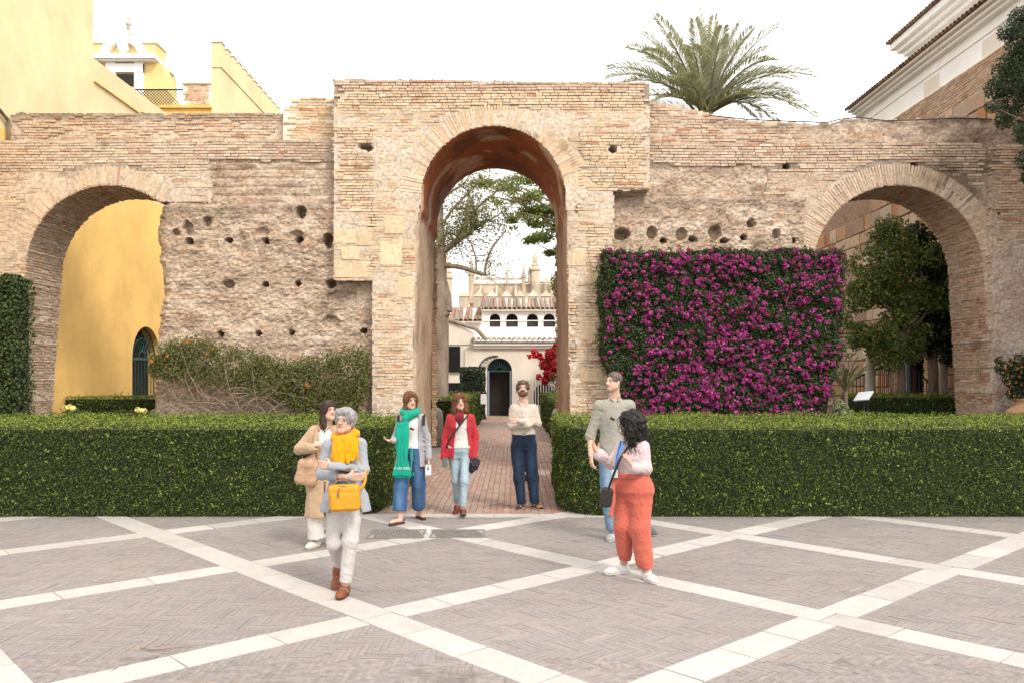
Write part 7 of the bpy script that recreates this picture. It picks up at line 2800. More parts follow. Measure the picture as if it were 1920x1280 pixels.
hm = s.mesh('hair', ops, 0.0065, M['hair'], (0.33, 0.32, 0.32), hair_tex(0.006, 55, 4, 0.4), None, hair_paint((0.62, 0.61, 0.62), 3))
strands(s, hm, 320, 0.045, 0.0024, M['hair_grey'], 4, 0.001, 0.08, 1.0)
glasses(s, 0.030, 0.020, 0.004, 'metal')
trousers(s, j, (0.60, 0.57, 0.55), (0.084, 0.058, 0.050), 0.93, 0.93, 0.010, 0, True, 0.0055, 'cloth', 0.30, 4)
s.mesh('top', [('u', stack(torso_levels(j['pel'], j['nk'], 0.96, 0.96, 0.010, 0.10, 0.95)), 0)], HG, M['cloth'], (0.10, 0.22, 0.28), folds(0.003, 12, 8))
hz = Z(957, 7.2)
hem = [(hz, X(647, 7.2), 7.2 + .01, 0.222, 0.150), (hz + 0.14, X(648, 7.2), 7.2 + .01, 0.190, 0.142)]
wedge = lambda q: np.minimum(np.minimum((7.2 - 0.045) - q[..., 1], (0.055 + 0.26 * np.clip(1.02 - q[..., 2], 0, 1)) - np.abs(q[..., 0] - X(652, 7.2))), 1.08 - q[..., 2])
top(s, j, (0.38, 0.41, 0.46), (0.053, 0.047, 0.039), 1.0, 1.0, 0.012, 0, True, 0.3, 0.955, 0.0028, 'cloth', 'blazer', hem=hem, sh_r=0.054, cuts=[wedge], seed=12)
rb_pts = lambda o: [mid(j['nk'], p(*o[0]), 0)]
nk = j['nk']
sc = []
ring = [nk + np.array([0.082 * math.cos(a), 0.075 * math.sin(a) - 0.02, 0.035 + 0.02 * math.sin(a) + 0.012 * math.cos(a)]) for a in np.linspace(0, 2 * PI, 13)]
for a, b in zip(ring[:-1], ring[1:]):
    sc.append(('u', cap(a, b, 0.036, 0.036), 0.02))
sc += [('u', cap(nk + np.array([0.06, -0.10, 0.02]), nk + np.array([-0.03, -0.125, -0.03]), 0.040, 0.036), 0.02),
       ('u', stack([(Z(866, 7.0), X(630, 7.0), 7.2 - .165, 0.062, 0.016), (Z(845, 7.0), X(631, 7.0), 7.2 - .150, 0.060, 0.022), (Z(822, 7.0), X(636, 7.0), 7.2 - .115, 0.055, 0.03)], R(-18), 2.5), 0.02),
       ('u', stack([(Z(866, 7.0), X(657, 7.0), 7.2 - .165, 0.056, 0.016), (Z(845, 7.0), X(658, 7.0), 7.2 - .150, 0.055, 0.022), (Z(822, 7.0), X(657, 7.0), 7.2 - .115, 0.055, 0.03)], R(14), 2.5), 0.02)]
s.mesh('scarf', sc, 0.0065, M['cloth'], (0.82, 0.37, 0.006), lambda q: 0.011 * vnoise(q * np.array([62, 30, 7]), 3) + 0.006 * vnoise(q * np.array([120, 60, 14]), 6))
s.shoe('shoe', gl, (0.02, -1), (0.24, 0.065, 0.025), (0.05, 0.03, 0.02), 0.24, 0.040, 0.075, -0.75)
s.shoe('shoe', gr, (-0.08, -1), (0.26, 0.07, 0.028), (0.05, 0.03, 0.02), 0.24, 0.041, 0.075, 0.03)
build('shoe_strap', [ribbon([gr + np.array([-0.045, -0.07, 0.045]), gr + np.array([-0.02, -0.075, 0.073]), gr + np.array([0.02, -0.075, 0.073]), gr + np.array([0.045, -0.07, 0.045])], 0.014, 0.003, (0, -0.4, 1))], M['bark'], s.root)

# her yellow handbag
hb = empty('handbag', p(646, 960, -.2), 'mustard yellow leather handbag hanging in front of the grey blazer', 'handbag')
Ib = np.array(Matrix.Rotation(R(-3), 3, 'Y'))
cb = p(646, 932, -.235)


def bag_mesh(nm, ops, col, parent, h=0.0065, disp=None, mat='leather'):
    v, q = surf(ops, h, disp)
    return link(nm, npmesh(nm, v, q, True, np.tile(np.asarray(col, float), (len(v), 1)) * (1 + 0.08 * fbm(v * 12, 3, 5)[:, None])), M[mat], parent)


bag_mesh('body', [('u', rbox(cb, (0.130, 0.048, 0.112), Ib, 0.040), 0)], (0.60, 0.265, 0.010), hb, 0.0065, lambda q: 0.003 * fbm(q * 18, 2, 4))
bag_mesh('front_pocket', [('u', rbox(cb + np.array([0, -0.045, -0.025]), (0.105, 0.018, 0.070), Ib, 0.016), 0)], (0.63, 0.28, 0.012), hb)
build('zip', [tube([cb + np.array([-0.105, -0.03, 0.092]), cb + np.array([0, -0.042, 0.098]), cb + np.array([0.105, -0.03, 0.088])], 0.004, 5)], M['bark'], hb)
build('tassel', [tube([cb + np.array([-0.03, -0.06, 0.09]), cb + np.array([-0.04, -0.07, 0.05]), cb + np.array([-0.038, -0.07, 0.02])], [0.004, 0.008, 0.012], 6)], M['bark'], hb)
M['mustard'] = mat_plain('mustard_leather', (0.60, 0.27, 0.010), 0.5, 0.1, 9)
build('strap', [ribbon(smooth_path([cb + np.array([0.122, 0, 0.07]), p(681, 912, -.15), p(686, 895, -.11), p(684, 875, -.08)]), 0.012, 0.003, (0.5, -1, 0))], M['mustard'], hb, True)
build('handle', [tube(smooth_path([cb + np.array([-0.09, 0, 0.10]), cb + np.array([-0.07, 0, 0.14]), cb + np.array([0.02, 0, 0.145]), cb + np.array([0.05, 0, 0.105])]), 0.008, 6)], M['bark'], hb, True)

# ------------------------------------------------------------------ 2 behind her: beige coat, tote bag
s = Person(603, 0, 9.14, 'person in a long beige coat, half hidden behind the one with the yellow scarf', (0.58, 0.37, 0.28))
p = s.p
j = dict(pel=p(607, 893), nk=p(609, 799, 0.02), shl=p(590, 808), shr=p(631, 808, .02), ell=p(562, 841, -.05), wrl=p(583, 839, -.21), elr=p(644, 848, .02), wrr=p(644, 885, -.06),
         hpl=p(597, 890), hpr=p(619, 890), knl=p(592, 955, -.03), knr=p(621, 953, .05), anl=p(592, 1008), anr=p(623, 1002, .15), cul=p(592, 1006), cur=p(623, 999, .12))
s.head(p(618, 770, -.02), 32, 8, -3, 0.91)
body(s, j, True, 1, 1, R(15), [s.hand(j['wrl'], (.75, -.25, .55), (0.3, 0.6, -.6), -1, 1.0, 0.92), s.hand(j['wrr'], (0, -.1, -1), (-1, 0, 0), 1, 0.4, 0.92)])
ops = hair_cap(s, 0.014, 0.050, -0.05, -0.10, 0.01) + [hcap(s, (-0.066, -0.005, 0.04), (-0.085, 0.02, -0.10), 0.034, 0.034), hcap(s, (-0.085, 0.02, -0.10), (-0.080, 0.0, -0.185), 0.034, 0.020), hcap(s, (0.0, 0.085, 0.02), (0.0, 0.09, -0.13), 0.05, 0.04), hcap(s, (0.070, 0.03, 0.03), (0.080, 0.05, -0.12), 0.030, 0.026), hcap(s, (-0.05, -0.06, 0.08), (-0.074, -0.03, 0.0), 0.020, 0.016)]
hm = s.mesh('hair', ops, 0.0075, M['hair'], (0.045, 0.026, 0.018), hair_tex(0.006, 45, 14, 0.2), None, hair_paint((0.11, 0.065, 0.045), 13))
strands(s, hm, 260, 0.08, 0.0026, M['hair_brunette'], 14, 0.0012, 0.09, 1.0)
trousers(s, j, (0.72, 0.68, 0.63), (0.090, 0.085, 0.085), 1, 1, 0.012, 0, True, 0.007, 'cloth', 0.3, 24)
s.mesh('top', [('u', stack(torso_levels(j['pel'], j['nk'], 0.97, 0.97, 0.012, 0.1, 0.955), R(15)), 0)], HG, M['cloth'], (0.74, 0.70, 0.66), folds(0.003, 12, 28))
hz = Z(966, 9.14)
cx0 = X(607, 9.14)
hem = [(hz, cx0, 9.16, 0.205, 0.165), (hz + 0.25, cx0, 9.16, 0.190, 0.155), (hz + 0.52, cx0, 9.15, 0.170, 0.135)]
wedge = lambda q: np.minimum((9.14 - 0.03) - q[..., 1], (0.012 + 0.03 * (q[..., 2] > 1.1) + 0.05 * np.clip(q[..., 2] - 1.1, 0, 0.3) * 4) - np.abs(q[..., 0] - X(612, 9.14) + 0.02 * (q[..., 2] - 1)))
top(s, j, (0.52, 0.365, 0.235), (0.062, 0.056, 0.050), 1.0, 1.0, 0.022, R(15), True, 0.3, 0.955, 0.006, 'cloth', 'coat', hem=hem, sh_r=0.058, cuts=[wedge], seed=32)
collar(s, j, (0.50, 0.35, 0.225), -0.075)
build('necklace', [tube([j['nk'] + np.array([0.05 * math.cos(a), -0.045 - 0.03 * abs(math.sin(a)), 0.035 - 0.05 * math.sin(a)]) for a in np.linspace(0, PI, 9)], 0.0025, 5)], M['metal'], s.root)
s.shoe('shoe', (X(593, 9.18), 9.18, 0), (-0.3, -1), (0.66, 0.62, 0.57), (0.55, 0.50, 0.43), 0.26, 0.048, 0.085, 0.0, 'cloth', 0.03)
s.shoe('shoe', (X(624, 9.35), 9.35, 0), (0.1, -1), (0.66, 0.62, 0.57), (0.55, 0.50, 0.43), 0.26, 0.048, 0.085, 0.0, 'cloth', 0.03)
tb = empty('tote_bag', p(577, 908, -.14), 'slouchy tan tote bag hanging from the beige coat\'s shoulder', 'bag')
ct = p(576, 880, -.13)
bag_mesh('body', [('u', rbox(ct + np.array([0, 0, -0.03]), (0.118, 0.055, 0.135), np.array(Matrix.Rotation(R(12), 3, 'Y')), 0.05), 0), ('u', cap(ct + np.array([0.03, 0, 0.06]), ct + np.array([0.065, 0, 0.16]), 0.055, 0.024), 0.06)], (0.40, 0.25, 0.155), tb, 0.0075, folds(0.008, 12, 3))
M['tan_strap'] = mat_plain('tan_strap', (0.40, 0.26, 0.165), 0.85, 0.12, 12)
build('strap', [ribbon(smooth_path([ct + np.array([0.06, -0.01, 0.15]), p(590, 838, -.18), p(592, 815, -.13), p(594, 800, -.05), p(594, 797, .03)]), 0.019, 0.004)], M['tan_strap'], tb, True)

# ------------------------------------------------------------------ 3 green scarf
s = Person(768, 0, 10.7, 'person with a long green scarf, grey cardigan and wide blue jeans', (0.55, 0.35, 0.26))
p = s.p
j = dict(pel=p(771, 858), nk=p(770, 773, .02), shl=p(751, 783), shr=p(790, 783), ell=p(742, 818, .02), wrl=p(738, 826, -.21), elr=p(801, 819, .03), wrr=p(804, 857, -.04),
         hpl=p(761, 856), hpr=p(781, 856), knl=p(752, 912, -.06), knr=p(785, 908, .06), anl=p(750, 964, -.1), anr=p(786, 953, .32), cul=p(749, 955, -.09), cur=p(785, 948, .24))
s.head(p(770, 751, -.02), 28, 0, 0, 0.93)
gl = (X(750, 10.58), 10.58, 0.012); gr = (X(786, 11.03), 11.03, 0.012)
j['ftl'] = (gl, (-.65, -.8), 0); j['ftr'] = (gr, (.5, -.9), 0)
body(s, j, True, 1, 1, 0, [s.hand(j['wrl'], (-.8, -.5, .15), (0, -.2, 1), -1, 0.55, 0.95), s.hand(j['wrr'], (0, -.1, -1), (-1, 0, 0), 1, 0.55, 0.95)])
ops = hair_cap(s, 0.016, 0.056, -0.06, -0.10, 0.005) + [hcap(s, (-0.068, -0.01, 0.04), (-0.082, 0.0, -0.105), 0.034, 0.026), hcap(s, (0.068, -0.01, 0.04), (0.080, 0.0, -0.10), 0.030, 0.024), hcap(s, (0, 0.08, 0.02), (0, 0.075, -0.10), 0.055, 0.035), hcap(s, (-0.03, -0.075, 0.09), (-0.070, -0.045, 0.0), 0.020, 0.015), hcap(s, (0.02, -0.078, 0.09), (0.072, -0.045, 0.01), 0.018, 0.014)]
hm = s.mesh('hair', ops, 0.0075, M['hair'], (0.16, 0.065, 0.032), hair_tex(0.004, 55, 44, 0.12), None, hair_paint((0.30, 0.14, 0.07), 43))
strands(s, hm, 260, 0.07, 0.0024, M['hair_auburn'], 44, 0.0008, 0.07, 1.0)
trousers(s, j, (0.06, 0.16, 0.36), (0.092, 0.090, 0.090), 0.96, 0.94, 0.008, 0, True, 0.004, 'denim', 0.34, 44, denim_paint((0.035, 0.10, 0.24), (0.14, 0.27, 0.46), j), 'jeans', 0.03)
s.mesh('shirt', [('u', stack(torso_levels(j['pel'], j['nk'], .97, .97, 0.012, 0.22, 0.95)), 0)], HG, M['cloth'], (0.76, 0.75, 0.74), folds(0.004, 12, 48))
hz = Z(874, 10.7)
hem = [(hz, X(770, 10.7), 10.72, 0.195, 0.145), (hz + 0.2, X(770, 10.7), 10.72, 0.175, 0.135)]
wedge = lambda q: np.minimum((10.7 + 0.01) - q[..., 1], 0.082 + 0.05 * np.clip(1.1 - q[..., 2], 0, 1) - np.abs(q[..., 0] - X(773, 10.7)))
top(s, j, (0.40, 0.39, 0.42), (0.049, 0.044, 0.038), 0.98, 0.98, 0.024, 0, True, 0.3, 0.95, 0.0055, 'cloth', 'cardigan', hem=hem, sh_r=0.052, cuts=[wedge], seed=52)
nk = j['nk']
ring = [nk + np.array([0.085 * math.cos(a), 0.078 * math.sin(a) - 0.025, 0.020 + 0.035 * math.sin(a)]) for a in np.linspace(0, 2 * PI, 13)]
sc = [('u', cap(a, b, 0.042, 0.042), 0.02) for a, b in zip(ring[:-1], ring[1:])]
sc += [('u', cap(nk + np.array([0.07, -0.10, 0.0]), nk + np.array([-0.05, -0.13, -0.07]), 0.042, 0.045), 0.03)]
za, zb = Z(888, 10.7), Z(790, 10.7)
sc += [('u', stack([(za, X(758.5, 10.7), 10.7 - .185, 0.118, 0.017), (za + .3, X(757.5, 10.7), 10.7 - .175, 0.105, 0.022), (zb - .12, X(757, 10.7), 10.7 - .150, 0.082, 0.028), (zb, X(758, 10.7), 10.7 - .125, 0.070, 0.034)], 0, 2.5), 0.03)]
TE = np.array((0.008, 0.36, 0.25))


def teal_paint(v, c):
    st = ((np.abs(v[:, 2] - za - 0.095) < 0.012) & (vnoise(v * np.array([25, 1, 1]), 3) > -0.25))[:, None]
    return np.where(st, c * 0.35 + np.array((0.55, 0.62, 0.58)) * 0.65, c)


s.mesh('scarf', sc, 0.0068, M['cloth'], TE, lambda q: 0.0085 * vnoise(q * np.array([48, 20, 3.5]), 3) + 0.004 * vnoise(q * np.array([100, 50, 8]), 6), None, teal_paint)
fr_ = [tube([(X(758.5, 10.7) - 0.11 + 0.22 * k / 23, 10.7 - .185, za + 0.01), (X(758.5, 10.7) - 0.11 + 0.22 * k / 23 + RNG.normal(0, .004), 10.7 - .187, za - RNG.uniform(.02, .04))], 0.0035, 4) for k in range(24)]
M['teal'] = mat_plain('teal_fringe', tuple(TE), 0.9, 0.1, 20)
build('scarf_fringe', fr_, M['teal'], s.root, True, 'stuff')
for sx, px in ((-1, 746.5), (1, 795)):
    build('backpack_strap', [ribbon(smooth_path([p(px + sx * 0.5, 776, 0.03), p(px, 779, -.07), p(px - sx * 0.5, 788, -.105), p(px - sx, 797, -.115)]), 0.018, 0.006)], M['dark'], s.root, True)
hung_sunglasses(s, p(772, 801, -.165))
for g, toe in ((gl, (-.65, -.8)), (gr, (.5, -.9))):
    Rm = s.foot_frame(None, toe, 0)
    so = s.mesh('sandal', [('u', inframe(stack([(-0.012, 0.055, 0, 0.130, 0.044), (0.012, 0.055, 0, 0.130, 0.044)], 0, 2.6), g, Rm), 0)], 0.006, M['leather'], (0.06, 0.035, 0.025))
    L = lambda a: A3(g) + Rm @ np.array(a)
    for (a, b, c) in (((0.10, -0.038, 0.015), (0.095, 0, 0.060), (0.075, 0.038, 0.015)), ((0.055, -0.038, 0.015), (0.085, 0, 0.066), (0.115, 0.036, 0.015)), ((-0.03, -0.036, 0.03), (0.02, 0, 0.082), (-0.03, 0.036, 0.03)), ((-0.04, -0.034, 0.03), (-0.062, 0, 0.045), (-0.04, 0.034, 0.03))):
        build('strap', [ribbon(smooth_path([L(a), L(b), L(c)]), 0.007, 0.003, Rm[:, 2])], M['dark'], so, True)
ph = empty('phone', p(804, 884, -.06), 'pale phone held by the person with the green scarf', 'phone')
build('case', [boxes([p(803, 880, -.075)], (1, 0.2, 0), (-.2, 1, 0), EZ, [[0.035, 0.005, 0.065]])], M['panel'], ph)
build('lens', [boxes([p(802.5, 878, -.083)], (1, 0.2, 0), (-.2, 1, 0), EZ, [[0.010, 0.002, 0.018]])], M['screen'], ph)

# ------------------------------------------------------------------ 4 red jacket
s = Person(862, 0, 11.25, 'person in a red jacket and pale jeans walking out of the gateway', (0.58, 0.37, 0.28))
p = s.p
j = dict(pel=p(862, 853), nk=p(862, 775, .02), shl=p(845, 783), shr=p(882, 783), ell=p(835, 818, .03), wrl=p(832, 857, -.05), elr=p(892, 818, .03), wrr=p(889, 857, -.07),
         hpl=p(852, 852), hpr=p(873, 852), knl=p(855, 900, 0), knr=p(871, 902, -.14), anl=p(857, 943, .22), anr=p(868, 951, -.15), cul=p(857, 939, .2), cur=p(868, 948, -.16))
s.head(p(862, 753, -.02), 16, 2, -3, 0.90)
body(s, j, True, .96, .96, 0, leg=0.60, hands=[s.hand(j['wrl'], (.05, -.15, -1), (.6, .3, 0), -1, 0.6, 0.92), s.hand(j['wrr'], (0, -.15, -1), (-.6, .3, 0), 1, 0.8, 0.92)])
ops = hair_cap(s, 0.014, 0.056, -0.06, -0.10, 0.005) + [hcap(s, (-0.066, 0.0, 0.04), (-0.088, 0.01, -0.09), 0.034, 0.036), hcap(s, (-0.088, 0.01, -0.09), (-0.085, 0.0, -0.15), 0.036, 0.022), hcap(s, (0.068, 0.0, 0.04), (0.088, 0.01, -0.09), 0.032, 0.036), hcap(s, (0.088, 0.01, -0.09), (0.09, 0.0, -0.145), 0.036, 0.022), hcap(s, (0, 0.08, 0.02), (0, 0.08, -0.11), 0.055, 0.04), hcap(s, (-0.03, -0.075, 0.085), (-0.07, -0.04, 0.0), 0.018, 0.016), hcap(s, (0.03, -0.075, 0.085), (0.07, -0.04, 0.0), 0.018, 0.016)]
hm = s.mesh('hair', ops, 0.0075, M['hair'], (0.15, 0.055, 0.028), hair_tex(0.011, 34, 54, 0.7), None, hair_paint((0.34, 0.14, 0.06), 53))
strands(s, hm, 420, 0.09, 0.003, M['hair_chestnut'], 54, 0.008, 0.18, 1.6)
trousers(s, j, (0.42, 0.55, 0.60), (0.082, 0.055, 0.043), .95, .95, 0.010, 0, True, 0.0035, 'denim', 0.34, 54, denim_paint((0.30, 0.42, 0.50), (0.52, 0.62, 0.66), j), 'jeans')
s.mesh('blouse', [('u', stack(torso_levels(j['pel'], j['nk'], .96, .98, 0.018, 0.18, 0.94)), 0)], HG, M['cloth'], (0.72, 0.68, 0.64), folds(0.004, 12, 58))
s.mesh('neckerchief', [('u', cap(nk_ + np.array([0, -.03, 0]), nk_ + np.array([0, -.09, -.05]), 0.062, 0.05), 0.03) for nk_ in (j['nk'],)] + [('u', cap(j['nk'] + np.array([0, -.09, -.05]), j['nk'] + np.array([0.005, -.118, -.14]), 0.055, 0.02), 0.03)], 0.007, M['cloth'], (0.20, 0.018, 0.028), folds(0.006, 30, 4))
hz = Z(857, 11.25)
hem = [(hz, X(862, 11.25), 11.26, 0.190, 0.135), (hz + 0.2, X(862, 11.25), 11.26, 0.165, 0.130)]
wedge = lambda q: np.minimum((11.25 + 0.0) - q[..., 1], 0.075 + 0.07 * np.clip(1.15 - q[..., 2], 0, 1) - np.abs(q[..., 0] - X(866, 11.25)))
top(s, j, (0.50, 0.034, 0.046), (0.051, 0.047, 0.042), .97, .97, 0.030, 0, True, 0.3, 0.955, 0.005, 'cloth', 'jacket', hem=hem, sh_r=0.052, cuts=[wedge], seed=62)
build('bag_strap', [ribbon(smooth_path([p(878, 776, -.02), p(872, 784, -.13), p(862, 797, -.165), p(850, 812, -.165), p(841, 826, -.15), p(837, 840, -.11)]), 0.011, 0.003)], M['dark'], s.root, True)
buttons(s, [p(861, 804, -.155), p(860, 813, -.155), p(859, 822, -.152)])
s.shoe('shoe', (X(857, 11.48), 11.48, 0.0), (-0.1, -1), (0.20, 0.035, 0.035), (0.55, 0.5, 0.45), 0.24, 0.040, 0.08, -0.15)
s.shoe('shoe', (X(868, 11.10), 11.10, 0.012), (0.12, -1), (0.20, 0.035, 0.035), (0.30, 0.2, 0.14), 0.24, 0.040, 0.08, 0.35)
ph = empty('phone', p(834, 870, -.09), 'dark phone held low beside the red jacket', 'phone')
build('case', [boxes([p(834, 866, -.10)], (.9, 0.4, 0.15), (-.4, .9, 0), EZ, [[0.035, 0.005, 0.06]])], M['screen'], ph)
build('lens', [boxes([p(834, 863, -.106)], (.9, 0.4, 0.15), (-.4, .9, 0), EZ, [[0.010, 0.002, 0.015]])], M['metal'], ph)
fb = empty('folded_garment', p(889, 885, -.1), 'dark flowered garment bunched in a hand beside the red jacket', 'garment')
bag_mesh('body', [('u', ell(p(889, 869, -.10), (0.055, 0.045, 0.075)), 0), ('u', ell(p(885, 878, -.10), (0.035, 0.035, 0.055)), 0.03), ('u', ell(p(894, 866, -.09), (0.03, 0.03, 0.05)), 0.03)], (0.025, 0.022, 0.035), fb, 0.0075, folds(0.016, 24, 3), 'cloth')
for k in range(6):
    build('printed_flower', [lathe([(0.001, -0.004), (0.008, 0), (0.001, 0.004)], p(884 + 2.2 * k, 866 + 3 * (k % 3), -.155), 6)], M['terracotta'], fb)

# ------------------------------------------------------------------ 5 bearded, arms crossed
s = Person(985, 0, 11.8, 'bearded person in a cream shirt and dark jeans, arms crossed, standing on the path', (0.60, 0.39, 0.30))
p = s.p
j = dict(pel=p(982, 838), nk=p(981, 755, .02), shl=p(964, 765), shr=p(1001, 765), ell=p(958, 798, -.03), wrl=p(992, 797, -.20), elr=p(1008, 793, -.03), wrr=p(974, 789, -.245),
         hpl=p(970, 836), hpr=p(994, 836), knl=p(973, 895, -.03), knr=p(999, 895, -.03), anl=p(978, 943), anr=p(1003, 943), cul=p(978, 941), cur=p(1003, 941))
s.head(p(980, 729, -.03), 2, 14, 2, 0.94, False)
body(s, j, False, 1, 1, 0, [s.hand(j['wrl'], (.6, .25, .6), (0, 1, 0), 1, 0.4), s.hand(j['wrr'], (-1, .1, .05), (0, 1, 0), -1, 0.5)], 0.95, None, 0.78, (0.10, .06, .04), (.42, .19, .16))
ops = hair_cap(s, 0.016, 0.062, -0.03, -0.07) + [hcap(s, (-0.05, -0.06, 0.09), (0.05, -0.06, 0.09), 0.024, 0.024), hcap(s, (-0.075, -0.02, 0.05), (-0.08, 0.01, -0.02), 0.018, 0.014), hcap(s, (0.075, -0.02, 0.05), (0.08, 0.01, -0.02), 0.018, 0.014)]
hm = s.mesh('hair', ops, 0.0075, M['hair'], (0.13, 0.08, 0.055), hair_tex(0.012, 48, 64, 1.0), None, hair_paint((0.30, 0.22, 0.17), 63))
strands(s, hm, 420, 0.035, 0.003, M['hair_brown'], 64, 0.007, 0.18, 1.6)
k_ = s.hs
bd = [('u', s.hf(ell(np.array((0, -0.040, -0.085)) * k_, np.array((0.060, 0.056, 0.042)) * k_)), 0), hcap(s, (-0.062, 0.0, -0.03), (-0.045, -0.04, -0.08), 0.014, 0.024), hcap(s, (0.062, 0.0, -0.03), (0.045, -0.04, -0.08), 0.014, 0.024),
      hcap(s, (-0.03, -0.088, -0.048), (0, -0.098, -0.043), 0.008, 0.009), hcap(s, (0.03, -0.088, -0.048), (0, -0.098, -0.043), 0.008, 0.009), ('s', s.hf(ell(np.array((0, -0.100, -0.058)) * k_, np.array((0.020, 0.02, 0.006)) * k_)), 0.004)]
s.mesh('beard', bd, 0.0068, M['hair'], (0.11, 0.055, 0.035), hair_tex(0.006, 60, 66, 0.8), None, hair_paint((0.24, 0.13, 0.08), 67))
glasses(s, 0.030, 0.018, 0.005, 'metal')
trousers(s, j, (0.03, 0.07, 0.16), (0.096, 0.076, 0.066), 1.0, 1.0, 0.012, 0, False, 0.0055, 'denim', 0.36, 64, denim_paint((0.009, 0.018, 0.042), (0.030, 0.062, 0.12), j), 'jeans')
s.mesh('belt', [('u', stack([(Z(816, 11.8), X(981, 11.8), 11.81, 0.162, 0.122), (Z(811, 11.8), X(981, 11.8), 11.81, 0.162, 0.122)]), 0)], 0.0075, M['leather'], (0.035, 0.025, 0.022))
build('buckle', [boxes([p(983, 813.5, -.125)], EX, EY, EZ, [[0.022, 0.004, 0.018]])], M['metal'], s.root)
top(s, j, (0.60, 0.53, 0.45), (0.054, 0.048, 0.038), 1.0, 1.0, 0.022, 0, False, 0.30, 0.955, 0.006, 'cloth', 'shirt', sh_r=0.056, seed=72)
collar(s, j, (0.60, 0.53, 0.45), -0.07)
buttons(s, [p(982, 772 + 6 * q, -.150) for q in range(4)], 'cream', 0.005)
OR = (0.50, 0.17, 0.05)
for px, toe in ((978, (-.30, -1)), (1004, (.45, -.95))):
    g = (X(px, 11.83), 11.83, 0)
    sh = s.shoe('shoe', g, toe, (0.035, 0.042, 0.05), (0.5, 0.45, 0.4), 0.275, 0.048, 0.085, 0.0, 'cloth', 0.026, None, lambda v, c, g=g: np.where(((vnoise(v * 16, 9) > 0.25) & (v[:, 2] > 0.03))[:, None], np.array(OR), c))

# ------------------------------------------------------------------ 6 sage shirt, looking left
s = Person(1150, 0, 9.6, 'tall person in a sage grey shirt with rolled sleeves, looking aside, right of the path', (0.60, 0.38, 0.28))
p = s.p
j = dict(pel=p(1152, 862), nk=p(1152, 745, .03), shl=p(1124, 760), shr=p(1180, 760), ell=p(1107, 815, .04), wrl=p(1108, 852, -.05), elr=p(1195, 815, .04), wrr=p(1193, 858, -.05),
         hpl=p(1138, 860), hpr=p(1168, 860), knl=p(1141, 934, -.05), knr=p(1190, 936, .10), anl=p(1147, 990), anr=p(1212, 993, .35), cul=p(1147, 988, 0), cur=p(1212, 990, .33))
s.head(p(1150, 716, -.03), -52, 4, 0, 0.94, False)
body(s, j, False, 1.05, 1.05, 0, [s.hand(j['wrl'], (.08, -.15, -1), (1, 0.2, 0), -1, 0.55, 1.08), s.hand(j['wrr'], (0, -.15, -1), (-1, 0.2, 0), 1, 0.55, 1.08)], 0.98, None, 0.80, (0.16, .10, .07), (.45, .22, .18), 0.28)
ops = hair_cap(s, 0.007, 0.066, -0.02, -0.06)
hm = s.mesh('hair', ops, 0.0075, M['hair'], (0.13, 0.095, 0.075), hair_tex(0.003, 70, 74, 0.8), None, hair_paint((0.30, 0.26, 0.23), 73))
strands(s, hm, 260, 0.02, 0.0022, M['hair_cropped'], 74, 0.002, 0.15, 1.0)
trousers(s, j, (0.2, 0.32, 0.46), (0.100, 0.080, 0.070), 1.0, 1.0, 0.012, 0, False, 0.006, 'denim', 0.34, 74, denim_paint((0.13, 0.24, 0.38), (0.34, 0.46, 0.56), j), 'jeans')
top(s, j, (0.37, 0.355, 0.305), (0.060, 0.054, 0.052), 1.0, 1.0, 0.018, 0, False, 0.06, 0.955, 0.006, 'cloth', 'shirt', sl_to=0.12, sh_r=0.060, seed=82)
collar(s, j, (0.37, 0.355, 0.305), -0.075)
buttons(s, [p(1151, 768 + 13 * q, -.158) for q in range(5)], 'cream', 0.005)
hung_sunglasses(s, p(1148, 782, -.175))
s.shoe('shoe', (X(1148, 9.62), 9.62, 0), (-0.3, -1), (0.36, 0.38, 0.40), (0.62, 0.60, 0.57), 0.28, 0.050, 0.085, 0.0, 'cloth', 0.03, None, lambda v, c: np.where((vnoise(v * 20, 4) > 0.3)[:, None], np.array((0.6, 0.6, 0.6)), c))
s.shoe('shoe', (X(1213, 9.95), 9.95, 0.03), (0.35, -1), (0.12, 0.13, 0.14), (0.5, 0.5, 0.48), 0.28, 0.050, 0.085, -0.15, 'cloth', 0.03)

# ------------------------------------------------------------------ 7 guide: pink blouse, coral trousers, black curls
s = Person(1186, 0, 7.8, 'person with long black curls, pink blouse and coral trousers, gesturing with both hands', (0.50, 0.30, 0.22))
p = s.p
YW7 = R(-48)
j = dict(pel=p(1186, 930), nk=p(1184, 822, .03), shl=p(1167, 836, .10), shr=p(1205, 838, -.08), ell=p(1146, 869, .02), wrl=p(1122, 849, -.13), elr=p(1212, 878, -.10), wrr=p(1188, 876, -.285),
         hpl=p(1169, 925, .04), hpr=p(1201, 925, -.05), knl=p(1168, 985, -.02), knr=p(1200, 988, -.10), anl=p(1170, 1052, .08), anr=p(1212, 1070, -.12), cul=p(1171, 1045, .06), cur=p(1210, 1062, -.12))
s.head(p(1182, 795, 0), -118, 2, 0, 0.94)
body(s, j, True, 1.12, 1.1, YW7, [s.hand(j['wrl'], (-.45, -.25, .75), (.75, -.4, .3), 1, 0.45, 0.95, 0.5), s.hand(j['wrr'], (-.5, .05, .85), (-.75, .4, -.3), -1, 0.35, 0.95, 0.6)], 1.0, None, 0.85)
